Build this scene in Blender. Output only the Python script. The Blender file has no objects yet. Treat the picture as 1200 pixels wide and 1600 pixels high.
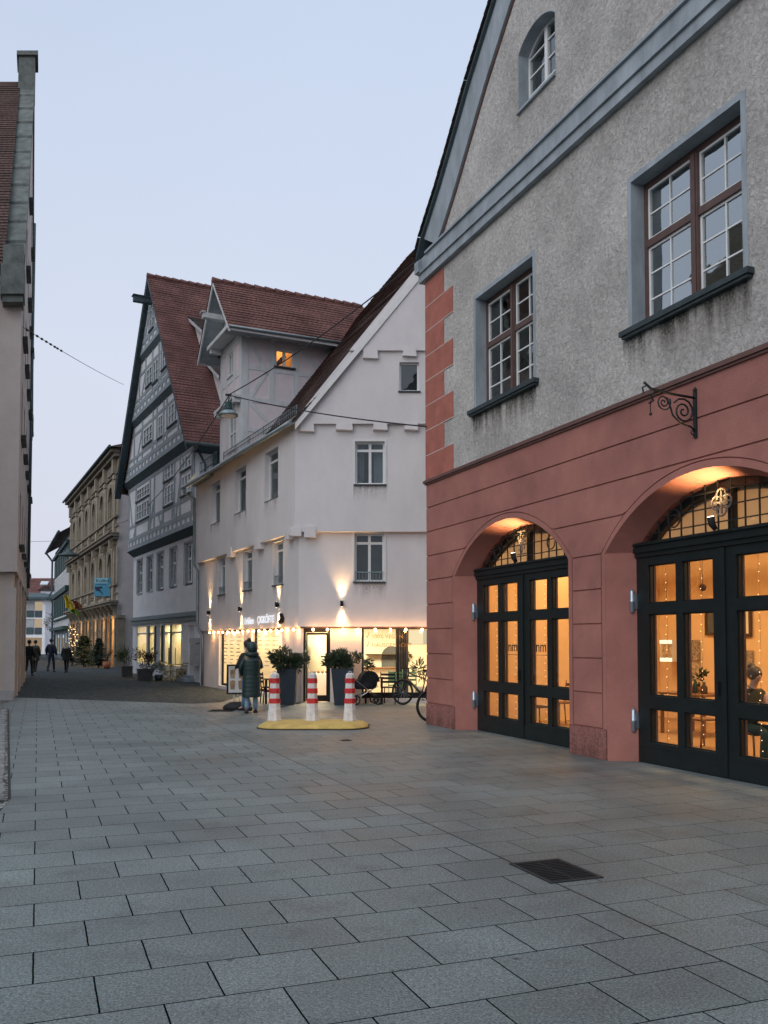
import bpy, bmesh, math, random
from mathutils import Vector, Matrix
from mathutils.geometry import tessellate_polygon
random.seed(7)
PI = math.pi
SC = bpy.context.scene
COL = SC.collection

# ------------------------------------------------------------------ camera model
FPX, TILT, HORIZON, EYE = 1400.0, math.radians(2.5), 1003.0, 1.7
PPY = HORIZON - FPX * math.tan(TILT)

def ray(x, y):
    a = (x - 600) / FPX; b = (PPY - y) / FPX
    return (a, math.cos(TILT) - b * math.sin(TILT), math.sin(TILT) + b * math.cos(TILT))
def at(x, y, Y):
    d = ray(x, y); t = Y / d[1]
    return Vector((d[0] * t, Y, EYE + d[2] * t))
def gr(x, y, z=0.0):
    d = ray(x, y); t = (z - EYE) / d[2]
    return Vector((d[0] * t, d[1] * t, z))

class Fr:
    """A facade frame: x runs right along the facade, y into the building, z up."""
    def __init__(s, o, u):
        n = math.hypot(u[0], u[1]); s.o = (o[0], o[1]); s.u = (u[0] / n, u[1] / n); s.v = (-s.u[1], s.u[0])
    def p(s, x, y, z):
        return Vector((s.o[0] + s.u[0] * x + s.v[0] * y, s.o[1] + s.u[1] * x + s.v[1] * y, z))
    def uv(s, px, py, d=0):
        r = ray(px, py); ox, oy = s.o[0] + s.v[0] * d, s.o[1] + s.v[1] * d
        t = (ox * s.v[0] + oy * s.v[1]) / (r[0] * s.v[0] + r[1] * s.v[1])
        return ((r[0] * t - ox) * s.u[0] + (r[1] * t - oy) * s.u[1], EYE + r[2] * t)
    def ang(s): return math.atan2(s.u[1], s.u[0])
W = Fr((0, 0), (1, 0))
def vpd(x): return (-(x - 600) / FPX, -1.0)
FR = Fr((0.89, 18.70), vpd(40))            # red house front
FG = Fr((-2.3285, 25.1746), (1, 0))        # white corner house, gable side
FL = Fr((-2.3285, 25.1746), vpd(-77))      # white corner house, street side (x negative going away)
FT = Fr((-7.7176, 37.626), vpd(-140))      # half timbered house
FB = Fr((-17.877, 60.0), vpd(-80))         # sandstone house

# ------------------------------------------------------------------ mesh builder
class MB:
    def __init__(s): s.v = []; s.f = []; s.sm = []
    def add(s, pts, faces, smooth=False):
        b = len(s.v); s.v += [Vector(p) for p in pts]
        for f in faces:
            s.f.append([b + i for i in f]); s.sm.append(smooth)
        return s
    def quad(s, a, b, c, d): return s.add([a, b, c, d], [(0, 1, 2, 3)])
    def tri(s, a, b, c): return s.add([a, b, c], [(0, 1, 2)])
    def hexa(s, P):
        return s.add(P, [(0, 3, 2, 1), (4, 5, 6, 7), (0, 1, 5, 4), (1, 2, 6, 5), (2, 3, 7, 6), (3, 0, 4, 7)])
    def box(s, fr, x0, x1, y0, y1, z0, z1):
        p = fr.p
        return s.hexa([p(x0, y0, z0), p(x1, y0, z0), p(x1, y1, z0), p(x0, y1, z0), p(x0, y0, z1), p(x1, y0, z1), p(x1, y1, z1), p(x0, y1, z1)])
    def bar(s, fr, a, b, w, y0, y1):
        """straight bar in the facade plane from (x,z) a to b"""
        dx, dz = b[0] - a[0], b[1] - a[1]; n = math.hypot(dx, dz) or 1; nx, nz = -dz / n * w / 2, dx / n * w / 2
        q = [(a[0] - nx, a[1] - nz), (b[0] - nx, b[1] - nz), (b[0] + nx, b[1] + nz), (a[0] + nx, a[1] + nz)]
        return s.hexa([fr.p(x, y0, z) for x, z in q] + [fr.p(x, y1, z) for x, z in q])
    def ext(s, fr, poly, y0, y1, back=True):
        tri = tessellate_polygon([[Vector((x, z, 0)) for x, z in poly]])
        n = len(poly)
        s.add([fr.p(x, y0, z) for x, z in poly], [t for t in tri])
        if back: s.add([fr.p(x, y1, z) for x, z in poly], [t[::-1] for t in tri])
        for i in range(n):
            j = (i + 1) % n; (xa, za), (xb, zb) = poly[i], poly[j]
            s.quad(fr.p(xa, y0, za), fr.p(xb, y0, zb), fr.p(xb, y1, zb), fr.p(xa, y1, za))
        return s
    def wall(s, fr, outer, holes, y0, depth, rim=0.0):
        """flat wall face with openings and their reveals"""
        loops = [[Vector((x, z, 0)) for x, z in L] for L in [outer] + holes]
        flat = [q for L in [outer] + holes for q in L]
        s.add([fr.p(x, y0, z) for x, z in flat], list(tessellate_polygon(loops)))
        for L in holes:
            n = len(L)
            for i in range(n):
                (xa, za), (xb, zb) = L[i], L[(i + 1) % n]
                s.quad(fr.p(xa, y0, za), fr.p(xb, y0, zb), fr.p(xb, y0 + depth, zb), fr.p(xa, y0 + depth, za))
        if rim:
            n = len(outer)
            for i in range(n):
                (xa, za), (xb, zb) = outer[i], outer[(i + 1) % n]
                s.quad(fr.p(xa, y0, za), fr.p(xb, y0, zb), fr.p(xb, y0 + rim, zb), fr.p(xa, y0 + rim, za))
        return s
    def tube(s, pts, r, n=8, closed=False):
        pts = [Vector(p) for p in pts]; m = len(pts); rs = r if isinstance(r, (list, tuple)) else [r] * m
        base = len(s.v); up = None
        for i, p in enumerate(pts):
            a = pts[i - 1] if (i > 0 or closed) else p; b = pts[(i + 1) % m] if (i < m - 1 or closed) else p
            t = (b - a).normalized() if (b - a).length > 1e-9 else Vector((0, 0, 1))
            if up is None: up = Vector((0, 0, 1)) if abs(t.z) < .9 else Vector((1, 0, 0))
            x = t.cross(up)
            if x.length < 1e-6: x = t.cross(Vector((0, 1, 0)))
            x.normalize(); y = x.cross(t).normalized(); up = y
            for k in range(n):
                an = 2 * PI * k / n; s.v.append(p + (x * math.cos(an) + y * math.sin(an)) * rs[i])
        for i in range(m if closed else m - 1):
            for k in range(n):
                j = (i + 1) % m; l = (k + 1) % n
                s.f.append([base + i * n + k, base + i * n + l, base + j * n + l, base + j * n + k]); s.sm.append(n > 5)
        if not closed:
            s.f.append([base + k for k in range(n)][::-1]); s.sm.append(False)
            s.f.append([base + (m - 1) * n + k for k in range(n)]); s.sm.append(False)
        return s
    def rings(s, rings, smooth=True, cap=True):
        """loft through closed rings of equal count"""
        n = len(rings[0]); base = len(s.v)
        for r in rings: s.v += [Vector(p) for p in r]
        for i in range(len(rings) - 1):
            for k in range(n):
                l = (k + 1) % n
                s.f.append([base + i * n + k, base + i * n + l, base + (i + 1) * n + l, base + (i + 1) * n + k]); s.sm.append(smooth)
        if cap:
            s.f.append([base + k for k in range(n)][::-1]); s.sm.append(False)
            q = base + (len(rings) - 1) * n; s.f.append([q + k for k in range(n)]); s.sm.append(False)
        return s
    def lathe(s, c, prof, n=16, smooth=True, sx=1, sy=1, rot=0):
        c = Vector(c)
        return s.rings([[c + Vector((sx * r * math.cos(2 * PI * k / n + rot), sy * r * math.sin(2 * PI * k / n + rot), z)) for k in range(n)] for r, z in prof], smooth)
    def ball(s, c, r, n=10, m=6, sx=1, sy=1, sz=1):
        return s.lathe(c, [(r * math.sin(PI * (i + .02) / (m + .04)), -r * sz * math.cos(PI * (i + .02) / (m + .04))) for i in range(m + 1)], n, True, sx, sy)
    def ico(s, c, r):
        c = Vector(c); t = (1 + 5 ** .5) / 2; q = r / math.hypot(1, t)
        V = [(-1, t, 0), (1, t, 0), (-1, -t, 0), (1, -t, 0), (0, -1, t), (0, 1, t), (0, -1, -t), (0, 1, -t), (t, 0, -1), (t, 0, 1), (-t, 0, -1), (-t, 0, 1)]
        Fc = [(0, 11, 5), (0, 5, 1), (0, 1, 7), (0, 7, 10), (0, 10, 11), (1, 5, 9), (5, 11, 4), (11, 10, 2), (10, 7, 6), (7, 1, 8), (3, 9, 4), (3, 4, 2), (3, 2, 6), (3, 6, 8), (3, 8, 9), (4, 9, 5), (2, 4, 11), (6, 2, 10), (8, 6, 7), (9, 8, 1)]
        return s.add([c + Vector(v) * q for v in V], Fc, True)
    def leaf(s, p, d, l, w, up=None):
        """small folded leaf from p along d"""
        d = d.normalized(); sd = d.cross(Vector((random.uniform(-1, 1), random.uniform(-1, 1), random.uniform(-.3, 1)))).normalized()
        m = p + d * l * .5 + d.cross(sd) * l * .08
        return s.add([p, m + sd * w / 2, p + d * l, m - sd * w / 2], [(0, 1, 2, 3)])
    def tiles(s, e0, e1, r1, r0, row=.17, th=.022, jit=.006):
        """tiled roof slope as overlapping courses: eave left, eave right, ridge right, ridge left"""
        e0, e1, r1, r0 = map(Vector, (e0, e1, r1, r0))
        nrm = (e1 - e0).cross(r0 - e0).normalized()
        if nrm.z < 0: nrm = -nrm
        n = max(2, int(((r0 - e0).length + (r1 - e1).length) / 2 / row))
        m = max(1, int((e1 - e0).length / 1.1))
        off = [[random.uniform(-jit, jit) for _ in range(m + 1)] for _ in range(n)]
        for i in range(n):
            t0, t1 = i / n, (i + 1) / n + .25 / n
            for k in range(m):
                a, b = k / m, (k + 1) / m
                def P(u, t): return (e0.lerp(e1, u)).lerp(r0.lerp(r1, u), min(t, 1))
                A, B = P(a, t0) + nrm * (th + off[i][k]), P(b, t0) + nrm * (th + off[i][k + 1])
                Cc, D = P(b, t1), P(a, t1)
                s.quad(A, B, Cc, D)
                s.quad(P(a, t0) - nrm * .01, P(b, t0) - nrm * .01, B, A)
        return s
    def build(s, name, mat, parent=None, world=True, uv=True):
        off = Vector((0, 0, 0))
        if world and parent is not None:
            q = parent
            while q is not None: off += q.location; q = q.parent
        me = bpy.data.meshes.new(name)
        me.from_pydata([v - off for v in s.v], [], s.f)
        me.polygons.foreach_set('use_smooth', s.sm)
        if uv:
            lay = me.uv_layers.new(name='UVMap'); dat = lay.data
            for p in me.polygons:
                n = p.normal
                t = Vector((-n.y, n.x, 0)) if abs(n.z) < .97 else Vector((1, 0, 0))
                if t.length < 1e-6: t = Vector((1, 0, 0))
                t.normalize()
                if (t.x, t.y) < (0, 0): t = -t
                b = n.cross(t)
                if b.z < 0 or (abs(n.z) >= .97 and b.y < 0): b = -b
                for li in p.loop_indices:
                    c = s.v[me.loops[li].vertex_index]; dat[li].uv = (c.dot(t), c.dot(b))
        me.update()
        o = bpy.data.objects.new(name, me); COL.objects.link(o)
        if mat: me.materials.append(mat)
        if parent is not None: o.parent = parent
        return o

def tag(o, label=None, cat=None, group=None, kind=None):
    if label: o['label'] = label
    if cat: o['category'] = cat
    if group: o['group'] = group
    if kind: o['kind'] = kind
    return o
def thing(name, label, cat, loc=(0, 0, 0), rz=0, group=None):
    o = bpy.data.objects.new(name, None); COL.objects.link(o); o.empty_display_size = .2
    o.location = loc; o.rotation_euler = (0, 0, rz)
    return tag(o, label, cat, group)
def dup(root, loc, rz=None, label=None, group=None):
    r = root.copy(); COL.objects.link(r); r.location = loc
    if rz is not None: r.rotation_euler = (0, 0, rz)
    if label: r['label'] = label
    if group: r['group'] = group
    for ch in list(root.children):
        c = ch.copy(); COL.objects.link(c); c.parent = r
        for g in list(ch.children):
            d = g.copy(); COL.objects.link(d); d.parent = c
    return r
def struct(name, mb, mat): return tag(mb.build(name, mat), kind='structure')

def light(name, kind, loc, energy, col, target=None, parent=None, **k):
    L = bpy.data.lights.new(name, kind); L.energy = energy; L.color = col
    for a, v in k.items(): setattr(L, a, v)
    o = bpy.data.objects.new(name, L); COL.objects.link(o); o.location = loc
    if target is not None: o.rotation_euler = (Vector(target) - Vector(loc)).to_track_quat('-Z', 'Y').to_euler()
    if parent is not None:
        o.parent = parent; o.location = Vector(loc) - parent.location
    return o

def bake(o):
    """freeze modifiers into the mesh"""
    dg = bpy.context.evaluated_depsgraph_get(); dg.update()
    me = bpy.data.meshes.new_from_object(o.evaluated_get(dg))
    o.modifiers.clear(); old = o.data; o.data = me; bpy.data.meshes.remove(old)
    me.polygons.foreach_set('use_smooth', [True] * len(me.polygons)); me.update()
    return o
def skin(name, mat, parent, verts, edges, radii, sub=1):
    """continuous skinned body from a joint skeleton; radii may be pairs"""
    me = bpy.data.meshes.new(name); me.from_pydata([Vector(v) for v in verts], edges, [])
    o = bpy.data.objects.new(name, me); COL.objects.link(o)
    md = o.modifiers.new('skin', 'SKIN'); md.use_smooth_shade = True; md.branch_smoothing = .4
    sv = me.skin_vertices[0].data
    for i, r in enumerate(radii):
        sv[i].radius = r if isinstance(r, (tuple, list)) else (r, r); sv[i].use_root = (i == 0)
    if sub: o.modifiers.new('sub', 'SUBSURF').levels = sub; o.modifiers['sub'].render_levels = sub
    me.materials.append(mat)
    bake(o)
    if not len(o.data.materials): o.data.materials.append(mat)
    o.parent = parent
    return o
def text(name, body, size, fr, x, y, z, mat, parent=None, align='LEFT', depth=.01, flip=False, sx=1.0, bold=0.0):
    cu = bpy.data.curves.new(name, 'FONT'); cu.body = body; cu.size = size; cu.extrude = depth; cu.align_x = align; cu.offset = bold
    t = bpy.data.objects.new(name, cu); COL.objects.link(t)
    dg = bpy.context.evaluated_depsgraph_get(); dg.update()
    me = bpy.data.meshes.new_from_object(t.evaluated_get(dg))
    bpy.data.objects.remove(t)
    ux, v = Vector((*fr.u, 0)), Vector((*fr.v, 0)); o0 = fr.p(x, y, z)
    off = Vector((0, 0, 0))
    q = parent
    while q is not None: off += q.location; q = q.parent
    for vt in me.vertices:
        c = vt.co; vt.co = o0 + ux * c.x * sx + Vector((0, 0, 1)) * c.y - v * c.z - off
    me.materials.clear(); me.materials.append(mat)
    o = bpy.data.objects.new(name, me); COL.objects.link(o)
    if parent is not None: o.parent = parent
    return o

# ------------------------------------------------------------------ materials
def newmat(name):
    m = bpy.data.materials.new(name); m.use_nodes = True; nt = m.node_tree; nt.nodes.clear()
    return m, nt, nt.nodes.new, nt.links.new
def M(name, col, rough=.8, var=.18, scale=2.5, bump=0, bscale=60, metal=0, spec=.4, fine=0.1, stretch=None, col2=None, coat=0):
    m, nt, N, Lk = newmat(name)
    out = N('ShaderNodeOutputMaterial'); bs = N('ShaderNodeBsdfPrincipled'); Lk(bs.outputs[0], out.inputs[0])
    bs.inputs['Roughness'].default_value = rough; bs.inputs['Metallic'].default_value = metal
    bs.inputs['Specular IOR Level'].default_value = spec
    if coat: bs.inputs['Coat Weight'].default_value = coat
    tc = N('ShaderNodeTexCoord'); mp = N('ShaderNodeMapping'); Lk(tc.outputs['Object'], mp.inputs[0])
    if stretch: mp.inputs['Scale'].default_value = stretch
    n1 = N('ShaderNodeTexNoise'); n1.inputs['Scale'].default_value = scale; n1.inputs['Detail'].default_value = 6; n1.inputs['Roughness'].default_value = .65
    Lk(mp.outputs[0], n1.inputs['Vector'])
    mx = N('ShaderNodeMix'); mx.data_type = 'RGBA'
    lo = tuple(c * (1 - var) for c in col); hi = col2 or tuple(min(1, c * (1 + var)) for c in col)
    mx.inputs[6].default_value = (*lo, 1); mx.inputs[7].default_value = (*hi, 1)
    rp = N('ShaderNodeMapRange'); rp.inputs[1].default_value = .32; rp.inputs[2].default_value = .68
    Lk(n1.outputs[0], rp.inputs[0]); Lk(rp.outputs[0], mx.inputs[0])
    n2 = N('ShaderNodeTexNoise'); n2.inputs['Scale'].default_value = bscale; n2.inputs['Detail'].default_value = 3
    Lk(tc.outputs['Object'], n2.inputs['Vector'])
    col_out = mx.outputs[2]
    if fine:
        m2 = N('ShaderNodeMix'); m2.data_type = 'RGBA'; m2.blend_type = 'OVERLAY'; m2.inputs[0].default_value = fine
        Lk(col_out, m2.inputs[6]); Lk(n2.outputs[0], m2.inputs[7]); col_out = m2.outputs[2]
    Lk(col_out, bs.inputs['Base Color'])
    if bump:
        bp = N('ShaderNodeBump'); bp.inputs['Strength'].default_value = min(1, bump); bp.inputs['Distance'].default_value = .02
        Lk(n2.outputs[0], bp.inputs['Height']); Lk(bp.outputs[0], bs.inputs['Normal'])
    return m
def EM(name, col, strength):
    m, nt, N, Lk = newmat(name)
    out = N('ShaderNodeOutputMaterial'); e = N('ShaderNodeEmission'); e.inputs[0].default_value = (*col, 1); e.inputs[1].default_value = strength
    Lk(e.outputs[0], out.inputs[0]); return m
def GLASS(name, tint=(.9, .95, .95), f0=.05, gl=(1, 1, 1), mul=1.0):
    """thin pane: lets light straight through and mirrors more towards grazing"""
    m, nt, N, Lk = newmat(name)
    out = N('ShaderNodeOutputMaterial'); mx = N('ShaderNodeMixShader'); tr = N('ShaderNodeBsdfTransparent'); g = N('ShaderNodeBsdfGlossy')
    tr.inputs[0].default_value = (*tint, 1); g.inputs[0].default_value = (*gl, 1); g.inputs['Roughness'].default_value = .02
    lw = N('ShaderNodeLayerWeight'); lw.inputs[0].default_value = .5
    pw = N('ShaderNodeMath'); pw.operation = 'POWER'; pw.inputs[1].default_value = 3.5; Lk(lw.outputs['Facing'], pw.inputs[0])
    ma = N('ShaderNodeMath'); ma.operation = 'MULTIPLY_ADD'; ma.inputs[1].default_value = mul; ma.inputs[2].default_value = f0; ma.use_clamp = True
    Lk(pw.outputs[0], ma.inputs[0]); Lk(ma.outputs[0], mx.inputs[0]); Lk(tr.outputs[0], mx.inputs[1]); Lk(g.outputs[0], mx.inputs[2])
    # slight waviness of old panes
    tc = N('ShaderNodeTexCoord'); n = N('ShaderNodeTexNoise'); n.inputs['Scale'].default_value = 1.6; Lk(tc.outputs['Object'], n.inputs['Vector'])
    bp = N('ShaderNodeBump'); bp.inputs['Strength'].default_value = .12; bp.inputs['Distance'].default_value = .05; Lk(n.outputs[0], bp.inputs['Height']); Lk(bp.outputs[0], g.inputs['Normal'])
    Lk(mx.outputs[0], out.inputs[0]); return m
def ROUGHCAST(name, col):
    m, nt, N, Lk = newmat(name)
    out = N('ShaderNodeOutputMaterial'); bs = N('ShaderNodeBsdfPrincipled'); Lk(bs.outputs[0], out.inputs[0]); bs.inputs['Roughness'].default_value = .95; bs.inputs['Specular IOR Level'].default_value = .15
    tc = N('ShaderNodeTexCoord')
    a = N('ShaderNodeTexNoise'); a.inputs['Scale'].default_value = 15; a.inputs['Detail'].default_value = 6; a.inputs['Roughness'].default_value = .72; a.inputs['Distortion'].default_value = .5
    Lk(tc.outputs['Object'], a.inputs['Vector'])
    big = N('ShaderNodeTexNoise'); big.inputs['Scale'].default_value = .7; big.inputs['Detail'].default_value = 7; big.inputs['Roughness'].default_value = .6; Lk(tc.outputs['Object'], big.inputs['Vector'])
    mp = N('ShaderNodeMapping'); mp.inputs['Scale'].default_value = (1, 1, .16); Lk(tc.outputs['Object'], mp.inputs[0])
    st = N('ShaderNodeTexNoise'); st.inputs['Scale'].default_value = 2.6; st.inputs['Detail'].default_value = 6; Lk(mp.outputs[0], st.inputs['Vector'])
    r1 = N('ShaderNodeMapRange'); r1.inputs[1].default_value = .35; r1.inputs[2].default_value = .7; Lk(big.outputs[0], r1.inputs[0])
    c1 = N('ShaderNodeMix'); c1.data_type = 'RGBA'; c1.inputs[6].default_value = (*[c * .74 for c in col], 1); c1.inputs[7].default_value = (*[min(1, c * 1.14) for c in col], 1); Lk(r1.outputs[0], c1.inputs[0])
    r2 = N('ShaderNodeMapRange'); r2.inputs[1].default_value = .50; r2.inputs[2].default_value = .80; r2.inputs[3].default_value = 0; r2.inputs[4].default_value = .26; Lk(st.outputs[0], r2.inputs[0])
    c2 = N('ShaderNodeMix'); c2.data_type = 'RGBA'; c2.inputs[7].default_value = (col[0] * .62, col[1] * .52, col[2] * .45, 1); Lk(c1.outputs[2], c2.inputs[6]); Lk(r2.outputs[0], c2.inputs[0])
    r3 = N('ShaderNodeMapRange'); r3.inputs[1].default_value = .3; r3.inputs[2].default_value = .62; r3.inputs[3].default_value = .64; r3.inputs[4].default_value = 1.10; Lk(a.outputs[0], r3.inputs[0])
    c3 = N('ShaderNodeMix'); c3.data_type = 'RGBA'; c3.blend_type = 'MULTIPLY'; c3.inputs[0].default_value = 1; Lk(c2.outputs[2], c3.inputs[6]); Lk(r3.outputs[0], c3.inputs[7])
    Lk(c3.outputs[2], bs.inputs['Base Color'])
    bp = N('ShaderNodeBump'); bp.inputs['Strength'].default_value = 1; bp.inputs['Distance'].default_value = .05; Lk(a.outputs[0], bp.inputs['Height']); Lk(bp.outputs[0], bs.inputs['Normal'])
    return m
def ROOF(name, col, col2, w=.18, h=.17, dark=.35):
    m, nt, N, Lk = newmat(name)
    out = N('ShaderNodeOutputMaterial'); bs = N('ShaderNodeBsdfPrincipled'); Lk(bs.outputs[0], out.inputs[0]); bs.inputs['Roughness'].default_value = .85; bs.inputs['Specular IOR Level'].default_value = .2
    uv = N('ShaderNodeUVMap'); br = N('ShaderNodeTexBrick'); Lk(uv.outputs[0], br.inputs['Vector'])
    br.inputs['Scale'].default_value = 1; br.inputs['Brick Width'].default_value = w; br.inputs['Row Height'].default_value = h; br.inputs['Mortar Size'].default_value = .012; br.inputs['Mortar Smooth'].default_value = .3
    br.inputs['Color1'].default_value = (*col, 1); br.inputs['Color2'].default_value = (*col2, 1); br.inputs['Mortar'].default_value = (*[c * dark for c in col], 1)
    br.offset = .5; br.inputs['Bias'].default_value = -.1
    tc = N('ShaderNodeTexCoord'); n = N('ShaderNodeTexNoise'); n.inputs['Scale'].default_value = 1.1; n.inputs['Detail'].default_value = 7; Lk(tc.outputs['Object'], n.inputs['Vector'])
    r = N('ShaderNodeMapRange'); r.inputs[1].default_value = .3; r.inputs[2].default_value = .7; r.inputs[3].default_value = .62; r.inputs[4].default_value = 1.2; Lk(n.outputs[0], r.inputs[0])
    c = N('ShaderNodeMix'); c.data_type = 'RGBA'; c.blend_type = 'MULTIPLY'; c.inputs[0].default_value = 1; Lk(br.outputs[0], c.inputs[6]); Lk(r.outputs[0], c.inputs[7])
    Lk(c.outputs[2], bs.inputs['Base Color'])
    bp = N('ShaderNodeBump'); bp.inputs['Strength'].default_value = .6; bp.inputs['Distance'].default_value = .02; bp.invert = True; Lk(br.outputs['Fac'], bp.inputs['Height']); Lk(bp.outputs[0], bs.inputs['Normal'])
    return m
def SLABS(name, rot, w, h, col, off=(0, 0), mortar=.0054):
    m, nt, N, Lk = newmat(name)
    out = N('ShaderNodeOutputMaterial'); bs = N('ShaderNodeBsdfPrincipled'); Lk(bs.outputs[0], out.inputs[0]); bs.inputs['Specular IOR Level'].default_value = .45
    tc = N('ShaderNodeTexCoord'); mp = N('ShaderNodeMapping'); mp.vector_type = 'TEXTURE'; mp.inputs['Rotation'].default_value = (0, 0, rot); mp.inputs['Location'].default_value = (*off, 0); Lk(tc.outputs['Object'], mp.inputs[0])
    wob = N('ShaderNodeTexNoise'); wob.inputs['Scale'].default_value = 9; wob.inputs['Detail'].default_value = 2; Lk(tc.outputs['Object'], wob.inputs['Vector'])
    va = N('ShaderNodeVectorMath'); va.operation = 'MULTIPLY_ADD'; va.inputs[1].default_value = (.006, .006, 0); Lk(wob.outputs['Color'], va.inputs[0]); Lk(mp.outputs[0], va.inputs[2])
    br = N('ShaderNodeTexBrick'); Lk(va.outputs[0], br.inputs['Vector'])
    br.inputs['Scale'].default_value = 1; br.inputs['Brick Width'].default_value = w; br.inputs['Row Height'].default_value = h; br.inputs['Mortar Size'].default_value = mortar; br.inputs['Mortar Smooth'].default_value = .25; br.offset = .5
    br.inputs['Color1'].default_value = (*[c * .86 for c in col], 1); br.inputs['Color2'].default_value = (*[c * 1.09 for c in col], 1); br.inputs['Mortar'].default_value = (.006, .011, .012, 1)
    g = N('ShaderNodeTexNoise'); g.inputs['Scale'].default_value = 78; g.inputs['Detail'].default_value = 5; g.inputs['Roughness'].default_value = .8; Lk(tc.outputs['Object'], g.inputs['Vector'])
    rg = N('ShaderNodeMapRange'); rg.inputs[1].default_value = .36; rg.inputs[2].default_value = .64; rg.inputs[3].default_value = .22; rg.inputs[4].default_value = 1.85; Lk(g.outputs[0], rg.inputs[0])
    g3 = N('ShaderNodeTexNoise'); g3.inputs['Scale'].default_value = 38; g3.inputs['Detail'].default_value = 3; g3.inputs['Roughness'].default_value = .7; Lk(tc.outputs['Object'], g3.inputs['Vector'])
    rg3 = N('ShaderNodeMapRange'); rg3.inputs[1].default_value = .35; rg3.inputs[2].default_value = .65; rg3.inputs[3].default_value = .74; rg3.inputs[4].default_value = 1.24; Lk(g3.outputs[0], rg3.inputs[0])
    big = N('ShaderNodeTexNoise'); big.inputs['Scale'].default_value = .55; big.inputs['Detail'].default_value = 6; big.inputs['Roughness'].default_value = .6; Lk(tc.outputs['Object'], big.inputs['Vector'])
    rb = N('ShaderNodeMapRange'); rb.inputs[1].default_value = .3; rb.inputs[2].default_value = .7; rb.inputs[3].default_value = .66; rb.inputs[4].default_value = 1.25; Lk(big.outputs[0], rb.inputs[0])
    col_out = br.outputs[0]
    st = N('ShaderNodeTexNoise'); st.inputs['Scale'].default_value = 2.3; st.inputs['Detail'].default_value = 7; st.inputs['Roughness'].default_value = .7; Lk(tc.outputs['Object'], st.inputs['Vector'])
    rst = N('ShaderNodeMapRange'); rst.inputs[1].default_value = .54; rst.inputs[2].default_value = .72; rst.inputs[3].default_value = 1.04; rst.inputs[4].default_value = .68; Lk(st.outputs[0], rst.inputs[0])
    for q in (rg, rg3, rb, rst):
        c = N('ShaderNodeMix'); c.data_type = 'RGBA'; c.blend_type = 'MULTIPLY'; c.inputs[0].default_value = 1; Lk(col_out, c.inputs[6]); Lk(q.outputs[0], c.inputs[7]); col_out = c.outputs[2]
    # scattered dark spots
    sp = N('ShaderNodeTexVoronoi'); sp.inputs['Scale'].default_value = 1.9; Lk(tc.outputs['Object'], sp.inputs['Vector'])
    lt = N('ShaderNodeMapRange'); lt.inputs[1].default_value = .02; lt.inputs[2].default_value = .05; lt.inputs[3].default_value = .35; lt.inputs[4].default_value = 1; Lk(sp.outputs['Distance'], lt.inputs[0])
    c = N('ShaderNodeMix'); c.data_type = 'RGBA'; c.blend_type = 'MULTIPLY'; c.inputs[0].default_value = 1; Lk(col_out, c.inputs[6]); Lk(lt.outputs[0], c.inputs[7])
    Lk(c.outputs[2], bs.inputs['Base Color'])
    rr = N('ShaderNodeMapRange'); rr.inputs[1].default_value = .3; rr.inputs[2].default_value = .7; rr.inputs[3].default_value = .42; rr.inputs[4].default_value = .66; Lk(big.outputs[0], rr.inputs[0]); Lk(rr.outputs[0], bs.inputs['Roughness'])
    spn = N('ShaderNodeMapRange'); spn.inputs[3].default_value = .42; spn.inputs[4].default_value = 0; Lk(br.outputs['Fac'], spn.inputs[0]); Lk(spn.outputs[0], bs.inputs['Specular IOR Level'])
    hs = N('ShaderNodeMath'); hs.operation = 'MULTIPLY_ADD'; hs.inputs[1].default_value = -1.0; hs.inputs[2].default_value = 1; Lk(br.outputs['Fac'], hs.inputs[0])
    h2 = N('ShaderNodeMath'); h2.operation = 'MULTIPLY_ADD'; h2.inputs[1].default_value = .12; Lk(g.outputs[0], h2.inputs[0]); Lk(hs.outputs[0], h2.inputs[2])
    bp = N('ShaderNodeBump'); bp.inputs['Strength'].default_value = .5; bp.inputs['Distance'].default_value = .012; Lk(h2.outputs[0], bp.inputs['Height']); Lk(bp.outputs[0], bs.inputs['Normal'])
    return m
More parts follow.
